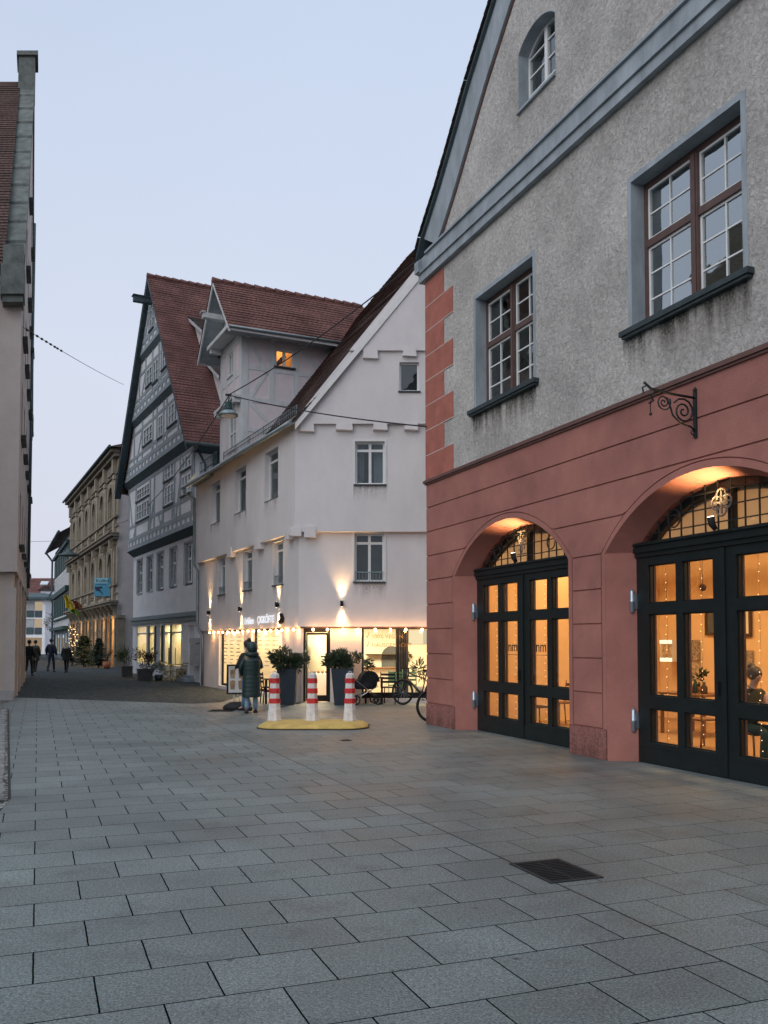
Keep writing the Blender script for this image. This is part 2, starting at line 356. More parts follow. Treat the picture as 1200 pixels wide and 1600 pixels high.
def COBBLE(name, scale, col, joint=.1):
    m, nt, N, Lk = newmat(name)
    out = N('ShaderNodeOutputMaterial'); bs = N('ShaderNodeBsdfPrincipled'); Lk(bs.outputs[0], out.inputs[0]); bs.inputs['Roughness'].default_value = .8; bs.inputs['Specular IOR Level'].default_value = .2
    tc = N('ShaderNodeTexCoord'); v = N('ShaderNodeTexVoronoi'); v.feature = 'DISTANCE_TO_EDGE'; v.inputs['Scale'].default_value = scale; v.inputs['Randomness'].default_value = .6; Lk(tc.outputs['Object'], v.inputs['Vector'])
    v2 = N('ShaderNodeTexVoronoi'); v2.inputs['Scale'].default_value = scale; v2.inputs['Randomness'].default_value = .6; Lk(tc.outputs['Object'], v2.inputs['Vector'])
    r = N('ShaderNodeMapRange'); r.inputs[1].default_value = .02; r.inputs[2].default_value = joint; Lk(v.outputs['Distance'], r.inputs[0])
    sep = N('ShaderNodeSeparateColor'); Lk(v2.outputs['Color'], sep.inputs[0])
    rv = N('ShaderNodeMapRange'); rv.inputs[3].default_value = .6; rv.inputs[4].default_value = 1.35; Lk(sep.outputs[0], rv.inputs[0])
    a = N('ShaderNodeMix'); a.data_type = 'RGBA'; a.blend_type = 'MULTIPLY'; a.inputs[0].default_value = 1; a.inputs[6].default_value = (*col, 1); Lk(rv.outputs[0], a.inputs[7])
    b = N('ShaderNodeMix'); b.data_type = 'RGBA'; b.inputs[6].default_value = (.014, .02, .02, 1); Lk(a.outputs[2], b.inputs[7]); Lk(r.outputs[0], b.inputs[0])
    Lk(b.outputs[2], bs.inputs['Base Color'])
    bp = N('ShaderNodeBump'); bp.inputs['Strength'].default_value = 1; bp.inputs['Distance'].default_value = .03
    r2 = N('ShaderNodeMapRange'); r2.inputs[2].default_value = .25; Lk(v.outputs['Distance'], r2.inputs[0]); Lk(r2.outputs[0], bp.inputs['Height']); Lk(bp.outputs[0], bs.inputs['Normal'])
    return m
def LEAF(name, c1, c2, scale=6):
    m, nt, N, Lk = newmat(name)
    out = N('ShaderNodeOutputMaterial'); bs = N('ShaderNodeBsdfPrincipled'); Lk(bs.outputs[0], out.inputs[0]); bs.inputs['Roughness'].default_value = .5
    tc = N('ShaderNodeTexCoord'); n = N('ShaderNodeTexNoise'); n.inputs['Scale'].default_value = scale; n.inputs['Detail'].default_value = 4; Lk(tc.outputs['Object'], n.inputs['Vector'])
    r = N('ShaderNodeMapRange'); r.inputs[1].default_value = .35; r.inputs[2].default_value = .65; Lk(n.outputs[0], r.inputs[0])
    a = N('ShaderNodeMix'); a.data_type = 'RGBA'; a.inputs[6].default_value = (*c1, 1); a.inputs[7].default_value = (*c2, 1); Lk(r.outputs[0], a.inputs[0]); Lk(a.outputs[2], bs.inputs['Base Color'])
    return m

m_rough = ROUGHCAST('grey_roughcast', (.60, .58, .555))
def STAIN(name, col, up=False):
    """run-off dirt: streaks that thin out downwards, transparent elsewhere"""
    m, nt, N, Lk = newmat(name)
    out = N('ShaderNodeOutputMaterial'); mx = N('ShaderNodeMixShader'); tr = N('ShaderNodeBsdfTransparent'); d = N('ShaderNodeBsdfDiffuse'); d.inputs[0].default_value = (*col, 1)
    tc = N('ShaderNodeTexCoord'); mp = N('ShaderNodeMapping'); mp.inputs['Scale'].default_value = (1, 1, .12); Lk(tc.outputs['Object'], mp.inputs[0])
    n = N('ShaderNodeTexNoise'); n.inputs['Scale'].default_value = 4.5; n.inputs['Detail'].default_value = 7; n.inputs['Roughness'].default_value = .65; Lk(mp.outputs[0], n.inputs['Vector'])
    n2 = N('ShaderNodeTexNoise'); n2.inputs['Scale'].default_value = 30; n2.inputs['Detail'].default_value = 3; Lk(tc.outputs['Object'], n2.inputs['Vector'])
    sx = N('ShaderNodeSeparateXYZ'); Lk(tc.outputs['Generated'], sx.inputs[0])
    iv = N('ShaderNodeMath'); iv.operation = 'MULTIPLY_ADD'; iv.inputs[1].default_value = -1 if up else 1; iv.inputs[2].default_value = 1 if up else 0; Lk(sx.outputs['Z'], iv.inputs[0])
    pw = N('ShaderNodeMath'); pw.operation = 'POWER'; pw.inputs[1].default_value = 2.2; Lk(iv.outputs[0], pw.inputs[0])
    r = N('ShaderNodeMapRange'); r.inputs[1].default_value = .38; r.inputs[2].default_value = .62; Lk(n.outputs[0], r.inputs[0])
    a = N('ShaderNodeMath'); a.operation = 'MULTIPLY'; Lk(r.outputs[0], a.inputs[0]); Lk(pw.outputs[0], a.inputs[1])
    r2 = N('ShaderNodeMapRange'); r2.inputs[1].default_value = .3; r2.inputs[2].default_value = .7; r2.inputs[3].default_value = .35; r2.inputs[4].default_value = 1.2; Lk(n2.outputs[0], r2.inputs[0])
    b = N('ShaderNodeMath'); b.operation = 'MULTIPLY'; b.use_clamp = True; Lk(a.outputs[0], b.inputs[0]); Lk(r2.outputs[0], b.inputs[1])
    Lk(b.outputs[0], mx.inputs[0]); Lk(tr.outputs[0], mx.inputs[1]); Lk(d.outputs[0], mx.inputs[2]); Lk(mx.outputs[0], out.inputs[0]); return m
m_stain = STAIN('green_black_run_off', (.045, .06, .055))
m_stain2 = STAIN('brown_run_off', (.20, .165, .14))
m_stain3 = STAIN('grey_run_off', (.52, .49, .48))
m_splash = STAIN('splash_dirt', (.19, .105, .09), True)
m_orn = M('iron_painted_lit', (.13, .125, .12), .6, .3, 20)  # iron lightened to stand in for the spotlights shining on the ornaments
m_stone = M('blue_grey_stone', (.305, .35, .385), .85, .22, 3, .25, 80, stretch=(1, 1, .35))
m_red = M('red_plaster', (.34, .143, .118), .9, .2, .9, .35, 90, fine=.22)
m_redrough = M('rough_red_plinth', (.27, .115, .098), .95, .3, 18, 1.0, 34, fine=.5)
m_redq = M('red_quoin_paint', (.38, .132, .10), .9, .16, 3, .3, 80, fine=.2)
m_redtrim = M('dark_red_brown_trim', (.13, .07, .06), .8, .2, 4)
m_joint = M('pale_joint_mortar', (.55, .50, .46), .9, .1)
m_brown = M('brown_window_paint', (.105, .062, .055), .55, .15, 5)
m_white = M('white_window_paint', (.74, .76, .76), .5, .06, 5)
m_sill = M('dark_slate_sill', (.035, .05, .055), .5, .25, 6, .1, 50)
m_door = M('near_black_door_paint', (.007, .012, .013), .45, .25, 4, .08, 70)
m_iron = M('wrought_iron', (.014, .018, .02), .6, .3, 20, .2, 90)
m_black = M('matt_black_metal', (.011, .013, .015), .7, .2, 8, spec=.25)
m_zinc = M('weathered_zinc', (.23, .29, .31), .45, .2, 3, metal=.5)
m_steel = M('brushed_steel', (.42, .48, .54), .38, .1, 8, metal=.8)
m_wplast = M('white_render', (.735, .705, .705), .92, .075, .9, .6, 90, fine=.2, stretch=(1, 1, .45))
m_wtrim = M('white_trim_paint', (.72, .72, .71), .7, .07, 4)
m_pinkplast = M('pinkish_white_panel', (.70, .63, .645), .92, .06, 2, .4, 90)
m_greybeam = M('pale_grey_timber', (.58, .60, .61), .8, .1, 6, .25, 40, stretch=(1, 1, .3))
m_soffit = M('cream_board_soffit', (.80, .68, .47), .8, .08, 3)
m_tile = ROOF('red_beaver_tail_tiles', (.205, .095, .082), (.155, .075, .068))
m_tile_old = ROOF('old_brown_tiles', (.125, .075, .065), (.085, .055, .05))
m_tile_dark = ROOF('dark_mossy_tiles', (.09, .06, .055), (.055, .045, .043))
m_ridge = M('ridge_tile', (.17, .08, .07), .85, .25, 5)
m_tplast = M('cool_white_plaster', (.86, .86, .87), .92, .07, 1.5, .4, 90)
m_timber = M('blue_grey_timber', (.35, .395, .42), .85, .22, 5, .3, 40)
m_timberdk = M('dark_teal_board', (.065, .098, .11), .75, .25, 4, .2, 40)
m_frieze = M('grey_green_cornice', (.20, .25, .26), .7, .1, 4)
m_sand = M('yellow_sandstone', (.31, .272, .212), .9, .18, 2.2, .4, 60, fine=.2)
m_sanddk = M('weathered_sandstone', (.19, .168, .13), .9, .25, 3, .4, 60)
m_gplast = M('grey_side_render', (.40, .38, .38), .92, .1, 2)
m_lplast = M('beige_render', (.52, .455, .42), .92, .08, 1.2, .5, 100, fine=.15)
m_lpier = M('cream_pier_render', (.55, .47, .40), .92, .08, 1.2, .4, 100)
m_coping = M('mossy_stone_coping', (.125, .142, .135), .9, .35, 3, .6, 30)
m_glass = GLASS('dark_window_glass', (.75, .82, .82), .10, (.95, 1, 1), 1.1)
m_glassd = GLASS('shaded_window_glass', (.7, .8, .82), .06, (.9, .97, 1), .45)
m_glass_sky = GLASS('old_wavy_glass', (.7, .78, .78), .36, (.92, .98, 1.0), 1.1)
m_clear = GLASS('clear_shop_glass', (.97, .98, .96), .03, (1, 1, 1), .55)
m_int = M('ochre_interior_wall', (.78, .56, .33), .9, .06, 1.0)
def TRANS(name, col, dcol):
    m, nt, N, Lk = newmat(name)
    out = N('ShaderNodeOutputMaterial'); mx = N('ShaderNodeMixShader'); t = N('ShaderNodeBsdfTranslucent'); d = N('ShaderNodeBsdfDiffuse')
    t.inputs[0].default_value = (*col, 1); d.inputs[0].default_value = (*dcol, 1); mx.inputs[0].default_value = .5
    Lk(t.outputs[0], mx.inputs[1]); Lk(d.outputs[0], mx.inputs[2]); Lk(mx.outputs[0], out.inputs[0]); return m
m_dimmer = TRANS('tan_fanlight_dimmer', (.55, .50, .42), (.42, .37, .30))  # translucent sheet added to tone down the room's glow in the fanlights
m_int2 = M('cream_interior_wall', (.82, .77, .64), .9, .05, 1.0)
m_ceil = M('white_ceiling', (.78, .73, .66), .9, .04)
m_floor = M('oak_floor', (.36, .22, .11), .5, .25, 4, stretch=(1, 6, 1))
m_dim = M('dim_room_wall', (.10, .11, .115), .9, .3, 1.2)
m_curtain = M('pale_curtain', (.42, .45, .45), .9, .25, 9, stretch=(6, 6, .2))
m_wood = M('brown_chair_wood', (.20, .105, .05), .5, .25, 6, stretch=(1, 1, .3))
m_wooddk = M('dark_wood', (.06, .038, .026), .5, .25, 6)
m_paper = M('poster_paper', (.45, .36, .26), .8, .7, 14, fine=.4)
m_posterdk = M('dark_poster_print', (.10, .075, .06), .7, .9, 20, fine=.5, col2=(.55, .45, .35))
m_bulb = EM('warm_bulb', (1.0, .62, .28), 22)
m_fairy = EM('fairy_bulb', (1.0, .72, .40), 4.5)
m_bulbfar = EM('garland_bulb', (1.0, .66, .30), 5)
m_screen = EM('lit_screen', (1.0, .86, .55), 1.5)
m_lampface = EM('lamp_face', (1.0, .80, .52), 14)
m_led = EM('letter_face', (.92, .94, 1.0), .95)
m_skin = M('skin', (.52, .34, .26), .55, .08, 12)
m_skin2 = M('fair_skin', (.60, .42, .33), .55, .08, 12)
m_jeans = M('light_blue_denim', (.20, .31, .42), .85, .2, 14, .2, 120)
m_jeans2 = M('mid_blue_denim', (.10, .18, .28), .85, .2, 14, .2, 120)
m_coat = M('dark_green_quilted_nylon', (.016, .037, .036), .42, .2, 7, .1, 40)
m_jacket = M('black_jacket_cloth', (.016, .018, .022), .7, .3, 7)
m_navy = M('dark_navy_cloth', (.024, .030, .055), .8, .3, 7)
m_parka = M('dark_olive_parka', (.045, .048, .036), .8, .3, 7)
m_darkcloth = M('charcoal_cloth', (.026, .028, .03), .8, .3, 7)
m_shoe = M('black_shoe', (.014, .014, .016), .5, .2, 7)
m_hairbl = M('dark_blond_hair', (.23, .15, .085), .55, .35, 20, .3, 60, stretch=(1, 1, .15))
m_hairdk = M('dark_brown_hair', (.03, .02, .016), .5, .35, 20, .3, 60, stretch=(1, 1, .15))
m_hairbun = M('grey_brown_hair', (.11, .09, .075), .55, .3, 20)
m_hairgr = M('grey_blond_hair', (.52, .46, .38), .55, .2, 20)
m_hairginger = M('light_brown_hair', (.30, .17, .09), .55, .2, 20)
m_wshirt = M('white_work_shirt', (.78, .76, .70), .85, .08, 9)
m_pink = M('pale_pink_sleeve', (.62, .42, .40), .85, .08, 9)
m_vest = M('dark_olive_vest', (.045, .05, .035), .85, .2, 9)
m_bred = M('bollard_red', (.50, .03, .032), .5, .3, 9, .1, 60)
m_bwhite = M('bollard_white', (.66, .65, .65), .6, .2, 9, .2, 60, fine=.3)
m_yellow = M('worn_yellow_paint', (.56, .40, .12), .8, .2, 5, .4, 50, fine=.2)
m_rubber = M('black_rubber', (.014, .014, .015), .7, .2, 20)
m_bike = M('bike_frame_paint', (.03, .012, .014), .3, .2, 9, coat=.4)
m_chrome = M('chrome', (.6, .6, .62), .2, .05, metal=1)
m_pot = M('dark_blue_grey_planter', (.028, .042, .056), .5, .15, 4)
m_potterra = M('terracotta', (.30, .11, .05), .8, .2, 6)
m_soil = M('soil', (.02, .016, .012), .95, .3, 20)
m_leafdk = LEAF('laurel_leaf', (.012, .032, .018), (.05, .085, .04))
m_leafmid = LEAF('shrub_leaf', (.02, .05, .03), (.07, .12, .05))
m_fir = LEAF('fir_needles', (.012, .035, .022), (.035, .07, .035), 3)
m_leafred = LEAF('reddish_leaf', (.10, .035, .03), (.05, .06, .03))
m_flowerred = LEAF('red_petal', (.42, .012, .015), (.62, .10, .10))
m_bark = M('bark', (.07, .05, .035), .9, .3, 9, .5, 40)
m_cable = M('cable', (.012, .014, .016), .6, .1)
m_green = M('green_chair_paint', (.16, .34, .19), .5, .1)
m_yelchair = M('pale_yellow_wood', (.55, .45, .24), .6, .12)
m_blue = M('blue_sign', (.06, .27, .42), .5, .1, 3)
m_bluel = M('pale_blue_sign', (.25, .50, .60), .5, .1, 3)
m_bluedk = M('dark_blue_print', (.008, .028, .07), .5, .1)
m_gold = M('tan_window_lettering', (.30, .17, .05), .6, .1)
m_nm = M('grey_window_lettering', (.03, .028, .026), .6, .1)
m_flagy = M('yellow_cloth', (.52, .42, .03), .8, .15)
m_flagg = M('green_cloth', (.12, .26, .03), .8, .15)
m_flagr = M('dark_red_cloth', (.22, .07, .03), .8, .15)
m_dgreen = M('dark_green_paint', (.008, .045, .045), .6, .2)
m_bulbpane = EM('lit_office_pane', (1.0, .80, .55), .42)
m_bulbpane2 = EM('lit_ground_floor', (1.0, .70, .45), .28)
m_led2 = M('pale_skylight', (.55, .62, .68), .2, .05)
m_box = M('grey_letterbox', (.42, .42, .42), .5, .08)
m_white2 = M('board_white', (.62, .62, .60), .6, .06)
m_drink = M('drink_print', (.30, .20, .12), .7, .5, 9)
# ------------------------------------------------------------------ windows
def rect(x0, x1, z0, z1): return [(x0, z0), (x1, z0), (x1, z1), (x0, z1)]
def window(fr, parent, x0, x1, z0, z1, y, fm, fw=.06, vb=(), hb=(), bw=.04, glass=None, sill=None, sillm=None, curtain=None, label=None, th=.06, name='window'):
    """frame with bars at fractions vb (vertical) and hb (horizontal); panes and sill are its sub-parts"""
    w, h = x1 - x0, z1 - z0; b = MB()
    b.box(fr, x0, x0 + fw, y, y + th, z0, z1); b.box(fr, x1 - fw, x1, y, y + th, z0, z1)
    b.box(fr, x0 + fw, x1 - fw, y + .002, y + th - .002, z0, z0 + fw); b.box(fr, x0 + fw, x1 - fw, y + .002, y + th - .002, z1 - fw, z1)
    for q in vb:
        q, k = q if isinstance(q, tuple) else (q, bw); c = x0 + w * q
        b.box(fr, c - k / 2, c + k / 2, y - .004, y + th - .004, z0 + fw, z1 - fw)
    for q in hb:
        q, k = q if isinstance(q, tuple) else (q, bw); c = z0 + h * q
        b.box(fr, x0 + fw, x1 - fw, y - .001, y + th - .007, c - k / 2, c + k / 2)
    f = b.build(name, fm, parent)
    if label: f['label'] = label
    g = MB().quad(fr.p(x0 + fw * .5, y + th * .6, z0 + fw * .5), fr.p(x1 - fw * .5, y + th * .6, z0 + fw * .5), fr.p(x1 - fw * .5, y + th * .6, z1 - fw * .5), fr.p(x0 + fw * .5, y + th * .6, z1 - fw * .5))
    g.build('pane', glass or m_glass, f)
    if curtain:
        c = MB(); n = 24
        for (a, bb) in curtain:
            for i in range(n):
                u0, u1 = a + (bb - a) * i / n, a + (bb - a) * (i + 1) / n
                xa, xb = x0 + w * u0, x0 + w * u1
                ya, yb = y + .2 + .03 * math.sin(i * 1.9), y + .2 + .03 * math.sin((i + 1) * 1.9)
                c.quad(fr.p(xa, ya, z0), fr.p(xb, yb, z0), fr.p(xb, yb, z1), fr.p(xa, ya, z1))
        c.build('curtain', m_curtain, f)
    if sill:
        e, pr, t = sill
        MB().box(fr, x0 - e, x1 + e, y - pr, y + .002, z0 - t, z0 - .001).build('sill', sillm or m_sill, f)
    return f

# =================================================================== RED AND GREY HOUSE
red = thing('gabled_house', 'tall gabled house at the right edge with red plastered arcade and grey roughcast upper storey', 'house', FR.p(0, 0, 0))
ARC = [3.30, 8.20, 13.10]; HW, ZS, RISE = 1.975, 2.98, .87
def arcz(x, c, hw=HW, zs=ZS, rise=RISE):
    if abs(x - c) >= hw: return None
    r = (hw * hw + rise * rise) / (2 * rise)
    return zs + math.sqrt(max(0, r * r - (x - c) ** 2)) - (r - rise)
def arcpts(c, hw=HW, zs=ZS, rise=RISE, n=28):
    return [(c - hw + 2 * hw * i / n, arcz(c - hw + 2 * hw * i / n, c, hw, zs, rise) or zs) for i in range(n + 1)]
XE = 16.4
def course(b, x0, x1, z0, z1, y, grow, th=.022):
    """one course of plaster between x0,x1,z0,z1 leaving the arches free"""
    xs = {x0, x1}
    for c in ARC:
        for x, _ in arcpts(c, HW + grow, ZS, RISE + grow, 40):
            if x0 < x < x1: xs.add(x)
    xs = sorted(xs)
    def bot(x, side):
        for c in ARC:
            d = x - c
            if abs(d) < HW + grow - 1e-6: return max(z0, arcz(x, c, HW + grow, ZS, RISE + grow))
            if abs(abs(d) - (HW + grow)) < 1e-6 and ((d < 0) == (side > 0)): return max(z0, ZS)
        return z0
    for a, c in zip(xs, xs[1:]):
        za, zc = bot(a, 1), bot(c, -1)
        za2, zc2 = min(za, z1), min(zc, z1)
        if za2 >= z1 - 1e-4 and zc2 >= z1 - 1e-4: continue
        P = FR.p
        b.quad(P(a, y, za2), P(c, y, zc2), P(c, y, z1), P(a, y, z1))
        b.quad(P(a, y, z1), P(c, y, z1), P(c, y + th, z1), P(a, y + th, z1))
        b.quad(P(a, y + th, za2), P(c, y + th, zc2), P(c, y, zc2), P(a, y, za2))
# ground storey: backing wall, courses with grooves, arch mouldings
b = MB(); course(b, 0, XE, -.2, 5.02, .022, .0, .33)
def splay(b, c):
    """splayed reveal and soffit of an arch"""
    fr_ = arcpts(c); bk = arcpts(c, 1.74, ZS, .79)
    P = FR.p
    for (xa, za), (xb, zb), (xc, zc), (xd, zd) in zip(fr_, fr_[1:], bk[1:], bk): b.quad(P(xa, 0, za), P(xb, 0, zb), P(xc, .36, zc), P(xd, .36, zd))
    for (xa, za), (xb, zb) in zip(bk, bk[1:]): b.quad(P(xa, .36, za), P(xb, .36, zb), P(xb, .6, zb), P(xa, .6, za))
    for s in (-1, 1):
        b.quad(P(c + s * HW, 0, -.2), P(c + s * HW, 0, ZS), P(c + s * 1.74, .36, ZS), P(c + s * 1.74, .36, -.2))
        b.quad(P(c + s * 1.74, .36, -.2), P(c + s * 1.74, .36, ZS), P(c + s * 1.74, .6, ZS), P(c + s * 1.74, .6, -.2))
for c in ARC: splay(b, c)
b.quad(FR.p(0, .022, -.2), FR.p(0, 8, -.2), FR.p(0, 8, 5.02), FR.p(0, .022, 5.02))
b.quad(FR.p(XE, .022, -.2), FR.p(XE, 8, -.2), FR.p(XE, 8, 5.02), FR.p(XE, .022, 5.02))
b.build('ground_floor_wall', m_red, red)
b = MB(); zc = [.445 + .507 * k for k in range(9)] + [5.0]
for z0, z1 in zip(zc, zc[1:]):
    course(b, .0, XE, z0 + .012, z1 - .012, -.0, .11)
    P = FR.p; b.quad(P(-.001, 0, z0 + .012), P(-.001, 2.2, z0 + .012), P(-.001, 2.2, z1 - .012), P(-.001, 0, z1 - .012))
b.build('plaster_courses', m_red, red)
for k, (xa, xb) in enumerate(zip([0] + [c + HW for c in ARC], [c - HW for c in ARC] + [XE])):
    b = MB(); b.box(FR, xa - .002, xb - (.012 if k < 3 else 0) , -.014, .02, -.2, .433) if k == 0 else b.box(FR, xa + .012, xb - .012, -.014, .02, -.2, .433)
    if k == 0: b.quad(FR.p(-.0025, -.014, -.2), FR.p(-.0025, 2.2, -.2), FR.p(-.0025, 2.2, .433), FR.p(-.0025, -.014, .433))
    b.build('plinth', m_redrough, red)
for c in ARC[:2]:
    b = MB(); A = arcpts(c, HW + .0, ZS, RISE); O = arcpts(c, HW + .092, ZS, RISE + .092); P = FR.p
    for (xa, za), (xb, zb), (xc, zc_), (xd, zd) in zip(A, A[1:], O[1:], O):
        b.quad(P(xa, -.004, za), P(xb, -.004, zb), P(xc, -.004, zc_), P(xd, -.004, zd)); b.quad(P(xd, -.004, zd), P(xc, -.004, zc_), P(xc, .022, zc_), P(xd, .022, zd)); b.quad(P(xa, -.004, za), P(xb, -.004, zb), P(xb, .03, zb), P(xa, .03, za))
    for s in (-1, 1): b.box(FR, min(c + s * HW, c + s * (HW + .092)), max(c + s * HW, c + s * (HW + .092)), -.004, .022, .44, ZS)
    b.build('arch_moulding', m_red, red)
b = MB(); b.box(FR, -.06, XE, -.055, .1, 5.02, 5.075); b.box(FR, -.03, XE, -.03, .1, 4.985, 5.019); b.quad(FR.p(-.02, -.01, 5.1), FR.p(XE, -.01, 5.1), FR.p(XE, -.05, 5.076), FR.p(-.02, -.05, 5.076)); b.build('cornice', m_redtrim, red)
# upper storey with window openings
WINR = [(2.24, 4.31, 6.04, 8.16), (6.90, 9.00, 6.04, 8.14), (11.9, 14.0, 6.04, 8.14)]
b = MB(); b.wall(FR, rect(0, XE, 5.03, 9.34), [rect(*q) for q in WINR], 0, .30)
b.quad(FR.p(0, 0, 5.03), FR.p(0, 8, 5.03), FR.p(0, 8, 9.34), FR.p(0, 0, 9.34)); b.quad(FR.p(XE, 0, 5.03), FR.p(XE, 8, 5.03), FR.p(XE, 8, 9.34), FR.p(XE, 0, 9.34)); b.build('upper_wall', m_rough, red)
for x0, x1, z0, z1 in WINR[:2]:     # smooth blue-grey lining of the openings, a touch inside the roughcast
    e = .012; P = FR.p; b = MB()
    b.box(FR, x0 - .002, x0 + e, -.006, .30, z0, z1); b.box(FR, x1 - e, x1 + .002, -.006, .30, z0, z1); b.box(FR, x0 + e, x1 - e, -.006, .30, z1 - e, z1 + .002)
    b.box(FR, x0 - .07, x0 - .002, -.005, .01, z0, z1 + .07); b.box(FR, x1 + .002, x1 + .07, -.005, .01, z0, z1 + .07); b.box(FR, x0 - .002, x1 + .002, -.005, .01, z1 + .002, z1 + .07)
    b.build('window_reveal', m_stone, red)
for k, (x0, x1, z0, z1) in enumerate(WINR[:2]):
    xm, zt, y = (x0 + x1) / 2, z0 + (z1 - z0) * .575, .22
    f = MB(); fw = .085
    f.box(FR, x0 + .012, x0 + fw, y, y + .08, z0, z1 - .012); f.box(FR, x1 - fw, x1 - .012, y, y + .08, z0, z1 - .012); f.box(FR, x0 + fw, x1 - fw, y + .003, y + .077, z1 - .10, z1 - .013); f.box(FR, x0 + fw, x1 - fw, y + .003, y + .077, z0, z0 + .05)
    f.box(FR, xm - .065, xm + .065, y - .03, y + .07, z0, z1 - .1); f.box(FR, xm - .035, xm + .035, y - .045, y - .031, z0, z1 - .1)
    f.box(FR, x0 + fw, xm - .066, y - .02, y + .07, zt - .05, zt + .05); f.box(FR, xm + .066, x1 - fw, y - .02, y + .07, zt - .05, zt + .05)
    fo = f.build('window', m_brown, red)
    for (a, c_, e, g, rows) in ((x0 + fw, xm - .066, z0 + .05, zt - .051, 3), (xm + .066, x1 - fw, z0 + .05, zt - .051, 3), (x0 + fw, xm - .066, zt + .051, z1 - .1, 2), (xm + .066, x1 - fw, zt + .051, z1 - .1, 2)):
        cb = MB(); q = .035; yy = y + .015
        cb.box(FR, a, a + q, yy, yy + .045, e, g); cb.box(FR, c_ - q, c_, yy, yy + .045, e, g); cb.box(FR, a + q, c_ - q, yy + .002, yy + .043, e, e + q); cb.box(FR, a + q, c_ - q, yy + .002, yy + .043, g - q, g)
        m_ = (a + c_) / 2; cb.box(FR, m_ - .011, m_ + .011, yy + .005, yy + .04, e + q, g - q)
        for r in range(1, rows): zz = e + (g - e) * r / rows; cb.box(FR, a + q, c_ - q, yy + .008, yy + .037, zz - .011, zz + .011)
        cb.build('casement', m_white, fo)
        MB().quad(FR.p(a, yy + .022, e), FR.p(c_, yy + .022, e), FR.p(c_, yy + .022, g), FR.p(a, yy + .022, g)).build('pane', m_glass_sky if k else m_glass, fo)
    sb = MB(); sb.box(FR, x0 - .16, x1 + .16, -.11, .21, z0 - .075, z0 - .002); sb.box(FR, x0 - .13, x1 + .13, -.085, -.0, z0 - .115, z0 - .076); sb.build('sill', m_sill, fo)
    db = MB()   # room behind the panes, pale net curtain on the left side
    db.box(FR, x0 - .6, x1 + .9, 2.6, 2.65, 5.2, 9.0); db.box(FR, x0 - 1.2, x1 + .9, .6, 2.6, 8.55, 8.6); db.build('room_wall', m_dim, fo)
    for (xa, xb, h_, mm, yy) in ((x0 - .2, x1 + .2, .5, m_stain, -.004), (x0 - .1, x1 + .15, .9, m_stain2, -.003)):
        n_ = 12; st_ = MB()
        for i in range(n_): st_.quad(FR.p(xa + (xb - xa) * i / n_, yy, z0 - .10 - h_), FR.p(xa + (xb - xa) * (i + 1) / n_, yy, z0 - .10 - h_), FR.p(xa + (xb - xa) * (i + 1) / n_, yy, z0 - .10), FR.p(xa + (xb - xa) * i / n_, yy, z0 - .10))
        st_.build('water_stain', mm, red)
# quoins
b = MB(); j = MB()
for k in range(8):
    z1 = 9.30 - .528 * k; z0 = z1 - .528; w_ = .885 if k % 2 == 0 else 1.295
    b.box(FR, -.012, w_, -.014, .02, z0 + .008, z1 - .008); b.box(FR, -.012, -.001, .02, .6, z0 + .008, z1 - .008)
    j.box(FR, -.014, w_ + .01, -.016, .01, z0 - .0075, z0 + .0075)
b.build('quoins', m_redq, red); j.build('quoin_joints', m_joint, red)
# stone band, gable and verge
b = MB(); b.box(FR, -.16, XE + .16, -.10, .1, 9.33, 9.50); b.box(FR, -.16, XE + .16, -.14, .1, 9.501, 9.53); b.box(FR, -.05, XE + .1, -.085, .1, 9.531, 9.84); b.box(FR, .2, XE - .2, -.13, .1, 9.841, 9.885); b.box(FR, -.2, .0, -.18, .7, 9.531, 9.80)
b.build('stone_band', m_stone, red)
AP = (8.2, 17.72)
SL = [(-.22, 9.88), (.03, 10.24), (.86, 10.97), (1.32, 11.43), (2.2, 12.36), AP]     # verge line of the left half
def mir(L): return [(2 * AP[0] - x, z) for x, z in reversed(L)]
inn = [(.62, 9.885), (.93, 10.12), (1.50, 10.68), (2.72, 12.0), (AP[0], AP[1] - .66)]
GW = [(3.87, 5.04), (11.36, 12.53)]
def attic(x0, x1): c = (x0 + x1) / 2; return [(x0, 10.83), (x1, 10.83)] + [(x, z) for x, z in reversed(arcpts(c, (x1 - x0) / 2, 11.86, .24, 12))]
b = MB(); b.wall(FR, [(.2, 9.84), (XE - .2, 9.84), (AP[0], AP[1] - .3)], [attic(*q) for q in GW], 0, .34); b.build('gable_wall', m_rough, red)
b = MB()
for (A, B, C_, D) in [(SL[i], SL[i + 1], inn[i], inn[i - 1] if i else (.35, 9.885)) for i in range(1, 5)]:
    for mm in (0, 1):
        q = [A, B, C_, D] if not mm else [(2 * AP[0] - x, z) for x, z in (A, B, C_, D)]
        b.hexa([FR.p(x, -.06, z) for x, z in q] + [FR.p(x, .05, z) for x, z in q])
b.build('verge_band', m_stone, red)
b = MB()
for i in range(1, 5):
    for mm in (0, 1):
        A, B = inn[i - 1], inn[i]; q = [A, B, (B[0] + .03, B[1] - .03), (A[0] + .03, A[1] - .03)]
        if mm: q = [(2 * AP[0] - x, z) for x, z in q]
        b.hexa([FR.p(x, -.02, z) for x, z in q] + [FR.p(x, .02, z) for x, z in q])
b.build('painted_edge_line', m_redtrim, red)
b = MB(); t = MB()
